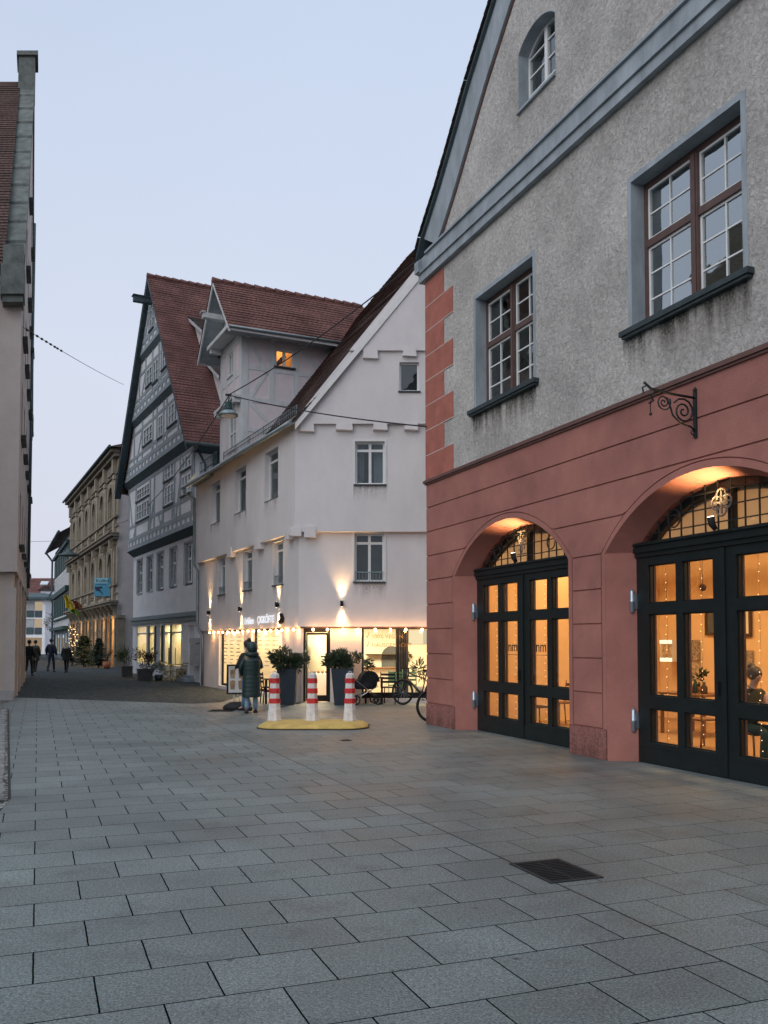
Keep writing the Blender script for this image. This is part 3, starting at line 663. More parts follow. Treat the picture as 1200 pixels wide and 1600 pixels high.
for i in range(5):
    for mm in (0, 1):
        A, B = SL[i], SL[i + 1]
        q = [A, B]
        if mm: q = [(2 * AP[0] - x, z) for x, z in q][::-1]
        (xa, za), (xb, zb) = q; n = math.hypot(xb - xa, zb - za); nx, nz = -(zb - za) / n * .06, (xb - xa) / n * .06
        if nz < 0: nx, nz = -nx, -nz
        # roof edge board and tiled slope running back
        b.hexa([FR.p(xa, -.13, za), FR.p(xb, -.13, zb), FR.p(xb + nx, -.13, zb + nz), FR.p(xa + nx, -.13, za + nz), FR.p(xa, .3, za), FR.p(xb, .3, zb), FR.p(xb + nx, .3, zb + nz), FR.p(xa + nx, .3, za + nz)])
        if not mm: t.tiles(FR.p(xa + nx, 9, za + nz), FR.p(xa + nx, -.19, za + nz), FR.p(xb + nx, -.19, zb + nz), FR.p(xb + nx, 9, zb + nz), .18)
        else: t.tiles(FR.p(xb + nx, -.19, zb + nz), FR.p(xb + nx, 9, zb + nz), FR.p(xa + nx, 9, za + nz), FR.p(xa + nx, -.19, za + nz), .18)
b.build('verge_board', m_timberdk, red); t.build('roof', m_tile_dark, red)
b = MB(); b.box(FR, 0.02, XE, 7.98, 8.02, -.2, 9.6); b.tri(FR.p(.2, 8, 9.6), FR.p(XE - .2, 8, 9.6), FR.p(AP[0], 8, AP[1] - .3)); b.build('rear_wall', m_rough, red)
for x0, x1 in GW[:1]:
    f = MB(); y = .2; c = (x0 + x1) / 2; A = arcpts(c, (x1 - x0) / 2, 11.86, .24, 10); I = arcpts(c, (x1 - x0) / 2 - .05, 11.83, .21, 10)
    for p, q, r, s in zip(A, A[1:], I[1:], I): f.hexa([FR.p(p[0], y, p[1]), FR.p(q[0], y, q[1]), FR.p(r[0], y, r[1]), FR.p(s[0], y, s[1]), FR.p(p[0], y + .06, p[1]), FR.p(q[0], y + .06, q[1]), FR.p(r[0], y + .06, r[1]), FR.p(s[0], y + .06, s[1])])
    f.box(FR, x0, x0 + .05, y, y + .06, 10.83, 11.85); f.box(FR, x1 - .05, x1, y, y + .06, 10.83, 11.85); f.box(FR, x0 + .05, x1 - .05, y + .002, y + .058, 10.83, 10.88); f.box(FR, c - .045, c + .045, y - .01, y + .05, 10.88, 12.05)
    for zz in (11.15, 11.47, 11.79): f.box(FR, x0 + .05, c - .046, y + .008, y + .045, zz - .012, zz + .012); f.box(FR, c + .046, x1 - .05, y + .008, y + .045, zz - .012, zz + .012)
    fo = f.build('window', m_white, red); fo['label'] = 'small arched attic window'
    MB().ext(FR, rect(x0 + .02, x1 - .02, 10.85, 11.86) [:2] + [(x, z) for x, z in reversed(I)], y + .03, y + .031, False).build('pane', m_glass, fo)
    MB().box(FR, x0 - .01, x1 + .01, -.05, .2, 10.79, 10.829).build('sill', m_stone, fo)
    rv = MB(); A2 = attic(x0, x1)
    for (xa, za), (xb, zb) in zip(A2[1:], A2[2:] + A2[:1]):
        mx, mz = (x0 + x1) / 2, 11.4
        def sh(x, z, k=.012): d = math.hypot(mx - x, mz - z); return x + (mx - x) / d * k, z + (mz - z) / d * k
        a_, b_ = sh(xa, za), sh(xb, zb); rv.hexa([FR.p(a_[0], -.004, a_[1]), FR.p(b_[0], -.004, b_[1]), FR.p(xb, -.004, zb), FR.p(xa, -.004, za), FR.p(a_[0], .33, a_[1]), FR.p(b_[0], .33, b_[1]), FR.p(xb, .33, zb), FR.p(xa, .33, za)])
    rv.build('window_reveal', m_stone, red)
# room behind the arcade
RW = MB(); P = FR.p
RW.quad(P(.45, .6, 0), P(.45, 5.6, 0), P(.45, 5.6, 4.2), P(.45, .6, 4.2)); RW.quad(P(.45, 5.6, 0), P(XE - .3, 5.6, 0), P(XE - .3, 5.6, 4.2), P(.45, 5.6, 4.2)); RW.quad(P(XE - .3, 5.6, 0), P(XE - .3, .6, 0), P(XE - .3, .6, 4.2), P(XE - .3, 5.6, 4.2))
b2 = MB(); course(b2, .45, XE - .3, 0, 4.2, .602, -.236, .02)
RW.v += b2.v; off_ = len(RW.v) - len(b2.v); RW.f += [[i + off_ for i in f] for f in b2.f]; RW.sm += b2.sm
RW.build('room_wall', m_int, red)
MB().quad(P(.45, .6, 4.2), P(XE - .3, .6, 4.2), P(XE - .3, 5.6, 4.2), P(.45, 5.6, 4.2)).build('room_ceiling', m_ceil, red)
MB().quad(P(.45, .47, .012), P(XE - .3, .47, .012), P(XE - .3, 5.6, .012), P(.45, 5.6, .012)).build('room_floor', m_floor, red)
b = MB()
for yy in (2.2, 4.0): b.box(FR, .5, XE - .4, yy, yy + .14, 3.45, 3.62)
b.build('ceiling_beam', m_ceil, red)
# gates in the arches
ZP = [(.30, .77), (.95, 2.09), (2.24, 2.78)]
def gate(c, right_visible=True):
    y = .36; HB = 1.735
    tr = MB(); tr.box(FR, c - HB, c + HB, y - .06, y + .14, 2.965, 3.06); tr.box(FR, c - HB, c + HB, y - .09, y + .1, 3.061, 3.10); tr.box(FR, c - HB, c + HB, y - .03, y + .12, 2.90, 2.964)
    tr.build('transom', m_door, red)
    for s in (-1, 1):
        xa, xb = (c - HB + .004, c - .012) if s < 0 else (c + .012, c + HB - .004)
        outer = .25; inner = .19; mid = .13
        o0 = outer if s < 0 else inner; o1 = inner if s < 0 else outer
        w_ = xb - xa - o0 - o1 - mid; p0 = (xa + o0, xa + o0 + w_ / 2); p1 = (p0[1] + mid, xb - o1)
        d = MB(); d.wall(FR, rect(xa, xb, -.03, 2.895), [rect(*p, *z) for p in (p0, p1) for z in ZP], y, .075, .08)
        d.add([v + Vector((*FR.v, 0)) * .08 for v in d.v[:4 + 24]], [tuple(f) for f in d.f if max(f) < 28])
        # raised stop beads round the panes
        for p in (p0, p1):
            for z in ZP:
                d.box(FR, p[0] - .0, p[0] + .018, y + .028, y + .07, z[0], z[1]); d.box(FR, p[1] - .018, p[1], y + .028, y + .07, z[0], z[1]); d.box(FR, p[0] + .018, p[1] - .018, y + .03, y + .068, z[0], z[0] + .018); d.box(FR, p[0] + .018, p[1] - .018, y + .03, y + .068, z[1] - .018, z[1])
        d.box(FR, xa + .02, xb - .02, y - .012, y - .001, .015, .22)
        if s < 0: d.box(FR, c - .05, c + .028, y - .022, y - .001, .02, 2.89)
        do = d.build('door_leaf', m_door, red)
        g = MB()
        for p in (p0, p1):
            for z in ZP: g.quad(FR.p(p[0], y + .045, z[0]), FR.p(p[1], y + .045, z[0]), FR.p(p[1], y + .045, z[1]), FR.p(p[0], y + .045, z[1]))
        g.build('pane', m_clear, do)
        # brown inner sash seen a hand's breadth behind the glass
        ib = MB()
        for p in (p0, p1):
            ib.box(FR, p[0] - .03, p[0] + .012, y + .10, y + .13, .06, 2.86)
        ib.build('inner_sash', m_brown, do)
        for z in (.58, 2.28):
            hg = MB()
            cc = FR.p(c + s * (HB + .03), y - .06, z)
            hg.lathe(cc, [(.012, -.17), (.03, -.15), (.035, -.145), (.035, -.02), (.04, -.015), (.04, .015), (.035, .02), (.035, .145), (.03, .15), (.012, .18)], 10)
            hg.box(FR, c + s * HB - .012, c + s * HB + .012, y - .03, y + .01, z - .11, z + .11)
            hg.build('hinge', m_steel, do)
        if s < 0: hb = MB(); hb.box(FR, c - .15, c - .10, y - .035, y - .001, 1.02, 1.2); hb.build('handle', m_black, do)
    # arched fanlight with wrought iron grille
    fr_ = MB(); A = arcpts(c, HB, ZS + .1, .70); I = arcpts(c, HB - .26, ZS + .13, .56)
    for p, q, r, s_ in zip(A, A[1:], I[1:], I): fr_.hexa([FR.p(p[0], y + .12, p[1] + .05), FR.p(q[0], y + .12, q[1] + .05), FR.p(r[0], y + .12, r[1]), FR.p(s_[0], y + .12, s_[1]), FR.p(p[0], y + .2, p[1] + .05), FR.p(q[0], y + .2, q[1] + .05), FR.p(r[0], y + .2, r[1]), FR.p(s_[0], y + .2, s_[1])])
    fr_.box(FR, c - .05, c + .05, y + .12, y + .19, 3.1, 3.68)
    fo = fr_.build('fanlight', m_door, red)
    MB().ext(FR, [(c - HB + .24, 3.1), (c + HB - .24, 3.1)] + [(x, z) for x, z in reversed(arcpts(c, HB - .25, ZS + .12, .57))], y + .16, y + .161, False).build('pane', m_clear, fo)
    MB().ext(FR, [(c - HB + .1, 3.08), (c + HB - .1, 3.08)] + [(x, z) for x, z in reversed(arcpts(c, HB - .1, ZS + .1, .66))], y + .235, y + .237, False).build('dimming_sheet', m_dimmer, fo)  # added sheet that dims the lit room above the transom
    gr_ = MB(); yb = y + .02
    def zt(x): return (arcz(x, c, 1.74, ZS, .79) or ZS) - .01
    n = 15
    for i in range(1, n):
        x = c - HB + 2 * HB * i / n
        if zt(x) > 3.14: gr_.box(FR, x - .009, x + .009, yb, yb + .016, 3.10, zt(x))
    for z in (3.22, 3.42, 3.62):
        xs = [x for x in [c - HB + 2 * HB * i / 200 for i in range(201)] if zt(x) > z + .01]
        if xs: gr_.box(FR, xs[0], xs[-1], yb - .017, yb - .001, z - .008, z + .008)
    for s in (-1, 1):
        cc = (c + s * .92, 3.37); gr_.tube([FR.p(cc[0] + .12 * math.cos(a * PI / 10), yb - .02, cc[1] + .12 * math.sin(a * PI / 10)) for a in range(20)], .011, 6, True)
    gr_.build('grille', m_iron, red)
    orn = MB()
    if c < 5:    # square ornament with a flower
        for (x0, x1, z0, z1) in ((-.14, .14, 3.24, 3.26), (-.14, .14, 3.64, 3.66)): orn.box(FR, c + x0, c + x1, yb - .05, yb - .03, z0, z1)
        for q in range(8): a = q * PI / 4; orn.tube([FR.p(c + .03 * math.cos(a), yb - .045, 3.45 + .03 * math.sin(a)), FR.p(c + .11 * math.cos(a + .35), yb - .045, 3.45 + .13 * math.sin(a + .35)), FR.p(c + .14 * math.cos(a), yb - .045, 3.45 + .18 * math.sin(a))], .010, 5)
        orn.tube([FR.p(c + .065 * math.cos(a * PI / 8), yb - .05, 3.45 + .065 * math.sin(a * PI / 8)) for a in range(16)], .011, 5, True)
    else:        # quatrefoil with a cross
        for q in range(4):
            a = q * PI / 2; orn.tube([FR.p(c + .09 * math.cos(a) + .085 * math.cos(a + t_), yb - .045, 3.46 + .09 * math.sin(a) + .085 * math.sin(a + t_)) for t_ in [(-2.2 + 4.4 * i / 12) for i in range(13)]], .013, 6)
        orn.box(FR, c - .15, c + .15, yb - .05, yb - .036, 3.448, 3.472); orn.box(FR, c - .012, c + .012, yb - .052, yb - .034, 3.31, 3.61)
    orn.build('ornament', m_orn, red)
for xa, xb in ((.0, 1.31), (5.29, 6.21)):
    MB().quad(FR.p(xa, -.018, .0), FR.p(xb, -.018, .0), FR.p(xb, -.018, .43), FR.p(xa, -.018, .43)).build('splash_stain', m_splash, red)
gate(ARC[0]); gate(ARC[1])
# third arch lies past the right edge of the picture: plain closed boards
MB().box(FR, ARC[2] - 1.74, ARC[2] + 1.74, .4, .46, 0, 3.8).build('boarded_gate', m_door, red)
text('lettering', 'nm', .27, FR, ARC[0] - .58, .385, 1.53, m_nm, red, depth=.002)
text('lettering', 'nm', .27, FR, ARC[0] + .37, .385, 1.53, m_nm, red, depth=.002)
b = MB(); b.box(FR, ARC[0] - .58, ARC[0] - .22, .386, .389, 1.47, 1.478); b.box(FR, ARC[0] + .37, ARC[0] + .73, .386, .389, 1.47, 1.478); b.build('lettering_rule', m_nm, red)

# =================================================================== WHITE CORNER HOUSE
wh = thing('corner_house', 'white rendered corner house with shop windows, jettied storeys and tiled dormer', 'house', FG.p(0, 0, 0))
P = FG.p; Q = FL.p
def isect(dg, dl):
    """plan corner where the gable plane at y=dg meets the street plane at y=dl"""
    # point Q(s,dl) with world y = FG.o.y+dg
    s = (FG.o[1] + dg - FL.o[1] - FL.v[1] * dl) / FL.u[1]; w_ = Q(s, dl, 0); return s, w_.x - FG.o[0]
D1, D2 = -.10, -.25
s1, g1 = isect(D1, D1); s2, g2 = isect(D2, D2)
FARS = -11.25
# ground storey
b = MB(); b.wall(FG, rect(0, 14.2, -.1, 2.15), [rect(.06, .82, .02, 2.12), rect(1.70, 9.2, .12, 2.12)], 0, .18)
b.wall(FL, rect(FARS, 0, -.1, 2.15), [rect(-8.55, -5.46, .12, 2.12), rect(-4.60, -1.62, .12, 2.12)], 0, .18)
b.quad(Q(FARS, 0, -.1), Q(FARS, 9, -.1), Q(FARS, 9, 8), Q(FARS, 0, 8)); b.build('ground_floor_wall', m_wplast, wh)
# first floor
lowG = (1.50, 2.335, 3.39, 4.75); lowL = [(-8.36, -7.42, 3.41, 4.70), (-5.27, -4.25, 3.41, 4.70), (-2.17, -1.25, 3.41, 4.70)]
b = MB(); b.wall(FG, rect(g1, 14.2, 2.13, 4.80), [rect(*lowG)], D1, .2, .12); b.wall(FL, rect(FARS, s1, 2.13, 4.80), [rect(*q) for q in lowL], D1, .2, .12); b.build('first_floor_wall', m_wplast, wh)
upG = (1.52, 2.35, 6.11, 7.32); upL = [(-8.9, -7.65, 6.04, 7.53), (-5.82, -4.5, 6.04, 7.50), (-2.57, -1.32, 6.0, 7.48)]
b = MB(); b.wall(FG, rect(g2, 14.2, 4.78, 7.80), [rect(*upG)], D2, .2, .17); b.wall(FL, rect(FARS, s2, 4.78, 8.05), [rect(*q) for q in upL], D2, .26, .17)
b.quad(Q(FARS, D2, 4.78), Q(FARS, 9, 4.78), Q(FARS, 9, 8.05), Q(FARS, D2, 8.05)); b.build('second_floor_wall', m_wplast, wh)
# gable storeys stepping out; slope of the verge
def zv(a): return 7.87 + 1.262 * (a + .2)
RX = 7.0; RZ = zv(RX)
b = MB(); a78 = -.255; b.wall(FG, [(a78, 7.80), (2 * RX - a78, 7.80), (2 * RX - 1.37, 9.86), (1.37, 9.86)], [rect(2.76, 3.31, 8.72, 9.54)], -.36, .18, .12)
b.wall(FG, [(1.36, 9.85), (2 * RX - 1.36, 9.85), (RX, RZ - .05)], [], -.44, .1, .09); b.build('gable_wall', m_wplast, wh)
# corbels under the stepped storeys
for x0, x1, z0, z1, y0 in [(-.02, .38, 7.56, 7.83, -.38), (.98, 1.46, 7.60, 7.83, -.385), (2.02, 2.43, 7.60, 7.83, -.385), (2.9, 3.29, 7.60, 7.83, -.385), (3.9, 4.3, 7.6, 7.83, -.385), (1.74, 2.16, 9.60, 9.97, -.465), (2.85, 3.24, 9.66, 9.97, -.465), (4.0, 4.4, 9.66, 9.97, -.465)]:
    c_ = MB(); p = FG.p; e = .02
    c_.hexa([p(x0, y0, z0 + .04), p(x1, y0, z0 + .02), p(x1, -.2, z0), p(x0, -.2, z0), p(x0 + e, y0 + .012, z1 - .0), p(x1 - e, y0 + .012, z1), p(x1 - e, -.2, z1), p(x0 + e, -.2, z1)]); c_.build('beam_end', m_wplast, wh)
for fr_, x0, x1, z0, z1, y0 in [(FG, .10, .42, 4.62, 4.93, -.29), (FG, -.28, .02, 4.66, 4.9, -.27), (FL, -.62, -.28, 4.62, 4.92, -.29), (FL, -3.5, -3.0, 4.60, 4.92, -.29), (FL, -6.6, -6.1, 4.62, 4.92, -.29), (FL, -.3, .02, 4.72, 4.9, -.27)]:
    c_ = MB(); c_.box(fr_, x0, x1, y0, -.05, z0, z1); c_.build('beam_end', m_wplast, wh)
# windows
def shopwin(fr_, q, y, rail=False, vb=(.5,), cur=None):
    f = window(fr_, wh, *q, y, m_white, .055, [(v, .075) for v in vb], [(.80, .07)], glass=m_glassd, sill=(.04, .16, .045), curtain=cur)
    MB().box(fr_, q[0] - .5, q[1] + .5, y + .55, y + .6, q[2] - .5, q[3] + .5).build('dark_backing', m_dim, f)  # dark sheet added behind the panes to keep the hollow house's daylight out
    c_ = MB(); x0, x1, z0, z1 = q       # white lining round the opening
    c_.box(fr_, x0 - .05, x0 - .001, y - .135, y - .09, z0, z1 + .05); c_.box(fr_, x1 + .001, x1 + .05, y - .135, y - .09, z0, z1 + .05); c_.box(fr_, x0 - .001, x1 + .001, y - .135, y - .09, z1 + .001, z1 + .05); c_.build('surround', m_wtrim, f)
    MB().quad(fr_.p(x0 - .05, (D1 if z0 < 5 else D2) - .003, z0 - .65), fr_.p(x1 + .05, (D1 if z0 < 5 else D2) - .003, z0 - .65), fr_.p(x1 + .05, (D1 if z0 < 5 else D2) - .003, z0 - .045), fr_.p(x0 - .05, (D1 if z0 < 5 else D2) - .003, z0 - .045)).build('water_stain', m_stain3, f)
    if rail:
        r = MB(); r.box(fr_, x0 + .02, x1 - .02, y - .10, y - .08, z0 + .25, z0 + .28)
        for k in range(9): xx = x0 + .04 + (x1 - x0 - .08) * k / 8; r.box(fr_, xx - .006, xx + .006, y - .096, y - .084, z0, z0 + .25)
        r.build('guard_rail', m_zinc, f)
    return f
shopwin(FG, upG, D2 + .11, cur=[(.04, .30), (.62, .96)]); shopwin(FG, lowG, D1 + .11, True)
for q in upL: shopwin(FL, q, D2 + .16, vb=())
for q in lowL: shopwin(FL, q, D1 + .13, True, vb=())
f = window(FG, wh, 2.76, 3.31, 8.72, 9.54, -.26, m_white, .05, glass=m_glass, sill=(.04, .14, .04)); f['label'] = 'small square attic window'
MB().box(FG, 2.6, 3.5, .3, .33, 8.5, 9.7).build('dark_backing', m_dim, f)  # added dark sheet in place of an unlit attic
# main roof: street slope, ridge, far slope, verge boards
def RP(a, bb, z): return Vector((FG.o[0] + a - FL.u[0] * bb, FG.o[1] - FL.u[1] * bb, z))
e_near, e_far = Vector((-2.56, 24.58, 7.79)), Vector((-7.80, 34.9, 7.74))
BE = 8.6                                     # the main roof stops behind the dormer, a low terrace roof follows
e_mid = e_near.lerp(e_far, .755)
k_near, k_far = RP(.62, -.5, zv(.62) + .0), Q(-BE, .62, 8.38)
r_near, r_far = RP(RX, -.55, RZ), RP(RX, BE, 16.15)
b = MB(); b.tiles(e_mid, e_near, k_near, k_far, .17, .024); b.tiles(k_far, k_near, r_near, r_far, .17, .024)
b.tiles(RP(2 * RX + .3, -.55, 7.6), RP(2 * RX + .3, BE, 7.6), r_far, r_near, .17); b.build('roof', m_tile_old, wh)
b = MB(); b.hexa([Q(FARS, -.4, 7.82), Q(-BE, -.4, 7.82), Q(-BE, 6, 7.9), Q(FARS, 6, 7.9), Q(FARS, -.4, 7.95), Q(-BE, -.4, 7.95), Q(-BE, 6, 8.03), Q(FARS, 6, 8.03)]); b.build('terrace_roof', m_zinc, wh)
b = MB()
for z in (8.4, 8.75): b.tube([Q(FARS + .1, -.1, z), Q(-BE - .1, -.1, z)], .02, 5)
for k in range(12): b.tube([Q(FARS + .1 + .22 * k, -.1, 7.95), Q(FARS + .1 + .22 * k, -.1, 8.75)], .012, 4)
b.build('terrace_railing', m_timberdk, wh)
b = MB(); b.quad(Q(-BE, .3, 7.9), r_far + Vector((.3, .1, -8)), r_far + Vector((0, 0, -.3)), Q(-BE, .62, 8.1)); b.build('rear_gable', m_wplast, wh)
b = MB(); b.quad(Q(FARS, 8.9, -.1), P(14.2, 11, -.1), P(14.2, 11, 8), Q(FARS, 8.9, 8)); b.quad(P(14.2, -.2, -.1), P(14.2, 11, -.1), P(14.2, 11, 8), P(14.2, -.2, 8)); b.build('rear_wall', m_wplast, wh)
vb_ = MB()
for sg in (0, 1):
    A = Vector((-2.50, 24.62, 7.80)) if not sg else RP(2 * RX + .3, -.5, 7.6)
    B_ = RP(RX, -.5, RZ); dn = Vector((0, 0, -.30)); bk = Vector((0, .05, 0))
    A2, B2 = A + Vector((.03 if not sg else -.03, .03, -.02)), B_ + Vector((0, .03, -.02))
    vb_.hexa([A2 + dn * .6, B2 + dn, B2, A2, A2 + dn * .6 + bk, B2 + dn + bk, B2 + bk, A2 + bk])
vb_.build('verge_board', m_wtrim, wh)
sf = MB(); w0, w1 = Q(FARS, D2, 8.0), Q(s2, D2, 7.95); eo = Vector((0, 0, -.05))
sf.quad(e_far + eo, e_near + eo, w1 + Vector((0, 0, -.02)), w0 + Vector((0, 0, -.02)))
sf.quad(e_far + eo, w0 + Vector((0, 0, -.02)), w0 + Vector((0, 0, .4)), e_far + Vector((0, 0, .1))); sf.build('eave_soffit', m_soffit, wh)
gt = MB(); gt.tube([e_far + Vector((-.12, -.02, -.02)), e_near + Vector((-.03, 0, -.02))], .065, 8); gt.tube([e_far + Vector((-.07, -.02, .04)), e_near + Vector((0, 0, .04))], .03, 6); gt.build('gutter', m_zinc, wh)
dp = MB(); xx = FARS + .12
dp.tube([e_far.lerp(e_near, .03) + Vector((-.1, -.02, -.06)), e_far.lerp(e_near, .03) + Vector((-.1, -.02, -.28)), Q(xx, D2 - .07, 7.35), Q(xx, D2 - .07, 4.9), Q(xx, D2 - .06, 4.75), Q(xx + .05, D1 - .08, 4.5), Q(xx + .05, D1 - .08, 2.35), Q(xx + .3, D1 - .06, 2.12), Q(xx + .45, -.06, 1.9), Q(xx + .45, -.06, .02)], .05, 8); dp.build('downpipe', m_zinc, wh)
sg = MB(); Lr = (e_near - e_far)
up_ = (r_near - e_near).normalized()
for k in range(2): sg.tube([e_far.lerp(e_near, .38) + up_ * .35 + Vector((0, 0, .12 + k * .13)), e_near.lerp(e_far, .02) + up_ * .35 + Vector((0, 0, .12 + k * .13))], .014, 5)
for k in range(46): p_ = e_far.lerp(e_near, .38 + .6 * k / 45) + up_ * .35; sg.tube([p_, p_ + Vector((0, 0, .27))], .009 if k % 9 else .02, 4)
sg.build('snow_guard', m_zinc, wh)
# dormer with its own gable, projecting over the street front
DX0, DX1 = -8.55, -5.90
FS = Fr(FL.p(DX1, 0, 0)[:2], FL.v)           # right-hand side wall, x runs into the roof
b = MB(); b.wall(FL, rect(DX0, DX1, 7.9, 12.45), [rect(-7.62, -6.92, 11.22, 12.05), rect(-7.45, -6.55, 8.5, 9.85)], .0, .14)
b.wall(FS, [(0, 7.9), (.55, 7.9), (4.2, 12.45), (0, 12.45)], [rect(1.22, 1.86, 11.36, 11.96)], 0, .14)
b.quad(Q(DX0, 0, 7.9), Q(DX0, 5, 7.9), Q(DX0, 5, 12.45), Q(DX0, 0, 12.45)); dw = b.build('dormer_wall', m_pinkplast, wh)
tb = MB(); y0, y1 = -.022, .06
for x in (DX0 + .14, DX1 - .14): tb.box(FL, x - .14, x + .14, y0, y1, 7.9, 12.42)
for x0, x1 in ((-7.86, -7.63), (-6.91, -6.66)): tb.box(FL, x0, x1, y0 + .002, y1, 10.45, 12.2)
for x0, x1 in ((-7.7, -7.46), (-6.54, -6.3)): tb.box(FL, x0, x1, y0 + .002, y1, 8.0, 9.95)
for z0, z1 in ((12.12, 12.42), (10.95, 11.2), (9.95, 10.25)): tb.box(FL, DX0 + .281, DX1 - .281, y0 + .004, y1, z0, z1)
tb.build('timber_frame', m_greybeam, wh)
ts = MB()
ts.box(FS, .0, .22, y0, y1, 8.0, 12.40); ts.box(FS, .221, 4.1, y0 + .003, y1, 12.18, 12.42); ts.box(FS, .221, 3.0, y0 + .004, y1, 11.12, 11.26); ts.box(FS, .221, 2.1, y0 + .003, y1, 9.98, 10.15); ts.box(FS, .221, 1.1, y0 + .005, y1, 8.95, 9.08)
for x in (1.08, 1.98): ts.box(FS, x - .1, x + .1, y0 + .001, y1, 10.15, 12.18)
ts.bar(FS, (.30, 12.1), (.95, 11.0), .13, y0 + .006, y1); ts.bar(FS, (.30, 10.15), (.9, 11.1), .13, y0 + .006, y1); ts.bar(FS, (2.1, 12.1), (2.95, 11.35), .13, y0 + .006, y1); ts.bar(FS, (.3, 9.95), (1.35, 9.0), .13, y0 + .006, y1); ts.bar(FS, (2.0, 10.2), (2.7, 11.0), .13, y0 + .007, y1)
ts.bar(FS, (.60, 8.0), (4.0, 12.22), .24, y0 + .009, y1)
ts.build('timber_frame', m_greybeam, wh)
for x in (.1, 1.0, 2.0, 3.0): MB().box(FS, x, x + .16, -.2, -.03, 12.2, 12.36).build('beam_end', m_greybeam, wh)
for x in (DX0 + .05, DX1 - .25): MB().box(FL, x, x + .2, -.45, -.03, 12.3, 12.46).build('beam_end', m_greybeam, wh); MB().box(FL, x, x + .2, -.26, -.03, 9.95, 10.1).build('beam_end', m_greybeam, wh)
MB().box(FL, DX0 - .02, DX1 + .02, -.26, -.0, 10.101, 10.2).build('cornice', m_greybeam, wh)
bl = MB(); bl.box(FL, DX0 - .1, DX1 + .1, -.52, .0, 12.465, 12.60); bl.box(FL, DX0 - .05, DX1 + .05, -.40, .0, 12.601, 12.68)
bl.build('cornice', m_greybeam, wh)
dz, de, ov = 14.56, 12.26, .78       # dormer ridge, eave height, side overhang
cx = (DX0 + DX1) / 2; DD = 5.45
b = MB(); b.tiles(Q(DX1 + ov, -.72, de), Q(DX1 + ov, DD - .9, de), Q(cx, DD, dz), Q(cx, -.72, dz), .17, .026); b.tiles(Q(DX0 - ov, DD, de), Q(DX0 - ov, -.72, de), Q(cx, -.72, dz), Q(cx, DD, dz), .17, .026); b.build('dormer_roof', m_tile, wh)
rt = MB()
for k in range(15):
    y_ = -.72 + .39 * k; rt.tube([Q(cx, y_, dz + .02), Q(cx, y_ + .40, dz + .0)], [.115, .085], 8)
rt.build('ridge_tiles', m_ridge, wh)
bb_ = MB()
for sgn, xe in ((1, DX1 + ov), (-1, DX0 - ov)):
    A, B_ = Q(xe, -.70, de - .02), Q(cx, -.70, dz - .02); dn = Vector((0, 0, -.17)); bk = Vector((*FL.v, 0)) * .05
    bb_.hexa([A + dn, B_ + dn, B_, A, A + dn + bk, B_ + dn + bk, B_ + bk, A + bk])
    # boarded underside of the side eaves, grey darkened to stand for shade
    MB().quad(Q(xe, -.66, de - .06), Q(xe, DD, de - .06), Q(xe - sgn * ov, DD, de - .04), Q(xe - sgn * ov, -.66, de - .04)).build('eave_soffit', m_timber, wh)
    bb_.hexa([Q(xe, -.66, de - .14), Q(xe, DD - .5, de - .14), Q(xe, DD - .5, de - .01), Q(xe, -.66, de - .01), Q(xe - sgn * .04, -.66, de - .14), Q(xe - sgn * .04, DD - .5, de - .14), Q(xe - sgn * .04, DD - .5, de - .01), Q(xe - sgn * .04, -.66, de - .01)])
for sgn, xe in ((1, DX1 + ov), (-1, DX0 - ov)): MB().quad(Q(xe, -.66, de - .05), Q(xe, .02, de - .05), Q(cx, .02, dz - .05), Q(cx, -.66, dz - .05)).build('verge_soffit', m_timber, wh)
bb_.build('verge_board', m_greybeam, wh)
gg = MB(); gg.tube([Q(DX1 + ov + .05, -.7, de - .02), Q(DX1 + ov + .05, 4.0, de - .0)], .045, 8); gg.build('gutter', m_zinc, wh)
b = MB(); b.wall(FL, [(DX0 - .3, 12.5), (DX1 + .3, 12.5), (cx, dz - .1)], [rect(cx - .3, cx + .3, 12.75, 13.5)], .0, .12); b.build('dormer_gable', m_greybeam, wh)
b = MB(); b.box(FL, cx - .3, cx + .3, .04, .06, 12.75, 13.5); b.build('hatch', m_timber, wh)
hb = MB(); hb.box(FL, cx - .12, cx + .12, -1.05, .1, 13.15, 13.33); hb.box(FL, cx + .0 - .16, cx + .16, -1.12, -.98, 13.331, 13.36); hb.build('hoist_beam', m_greybeam, wh)
window(FL, wh, -7.62, -6.92, 11.22, 12.05, .03, m_white, .05, [(.5, .05)], glass=m_glass, sill=(.02, .1, .04), sillm=m_white)
window(FL, wh, -7.45, -6.55, 8.5, 9.85, .03, m_white, .05, [(.5, .06)], [(.45, .05)], glass=m_glass, sill=(.02, .1, .04), sillm=m_white, curtain=[(.05, .95)])
f = window(FS, wh, 1.22, 1.86, 11.36, 11.96, .03, m_white, .045, [(.5, .10)], glass=m_clear, sill=(.08, .12, .05)); f['label'] = 'small dormer window lit orange from inside'
b = MB(); b.box(FS, .7, 2.6, .9, .94, 10.9, 12.3); b.box(FS, .7, 2.6, .2, .9, 12.3, 12.34); b.box(FS, .7, .74, .2, .9, 10.9, 12.3); b.box(FS, 2.56, 2.6, .2, .9, 10.9, 12.3); b.build('lit_room', m_int, f)
b = MB(); b.bar(FS, (1.1, 11.2), (1.75, 11.95), .14, .5, .56); b.build('stair_beam', m_wooddk, f)
light('dormer_room_light', 'POINT', FS.p(1.6, .55, 12.15), 9, (1, .52, .17), parent=wh, shadow_soft_size=.1)
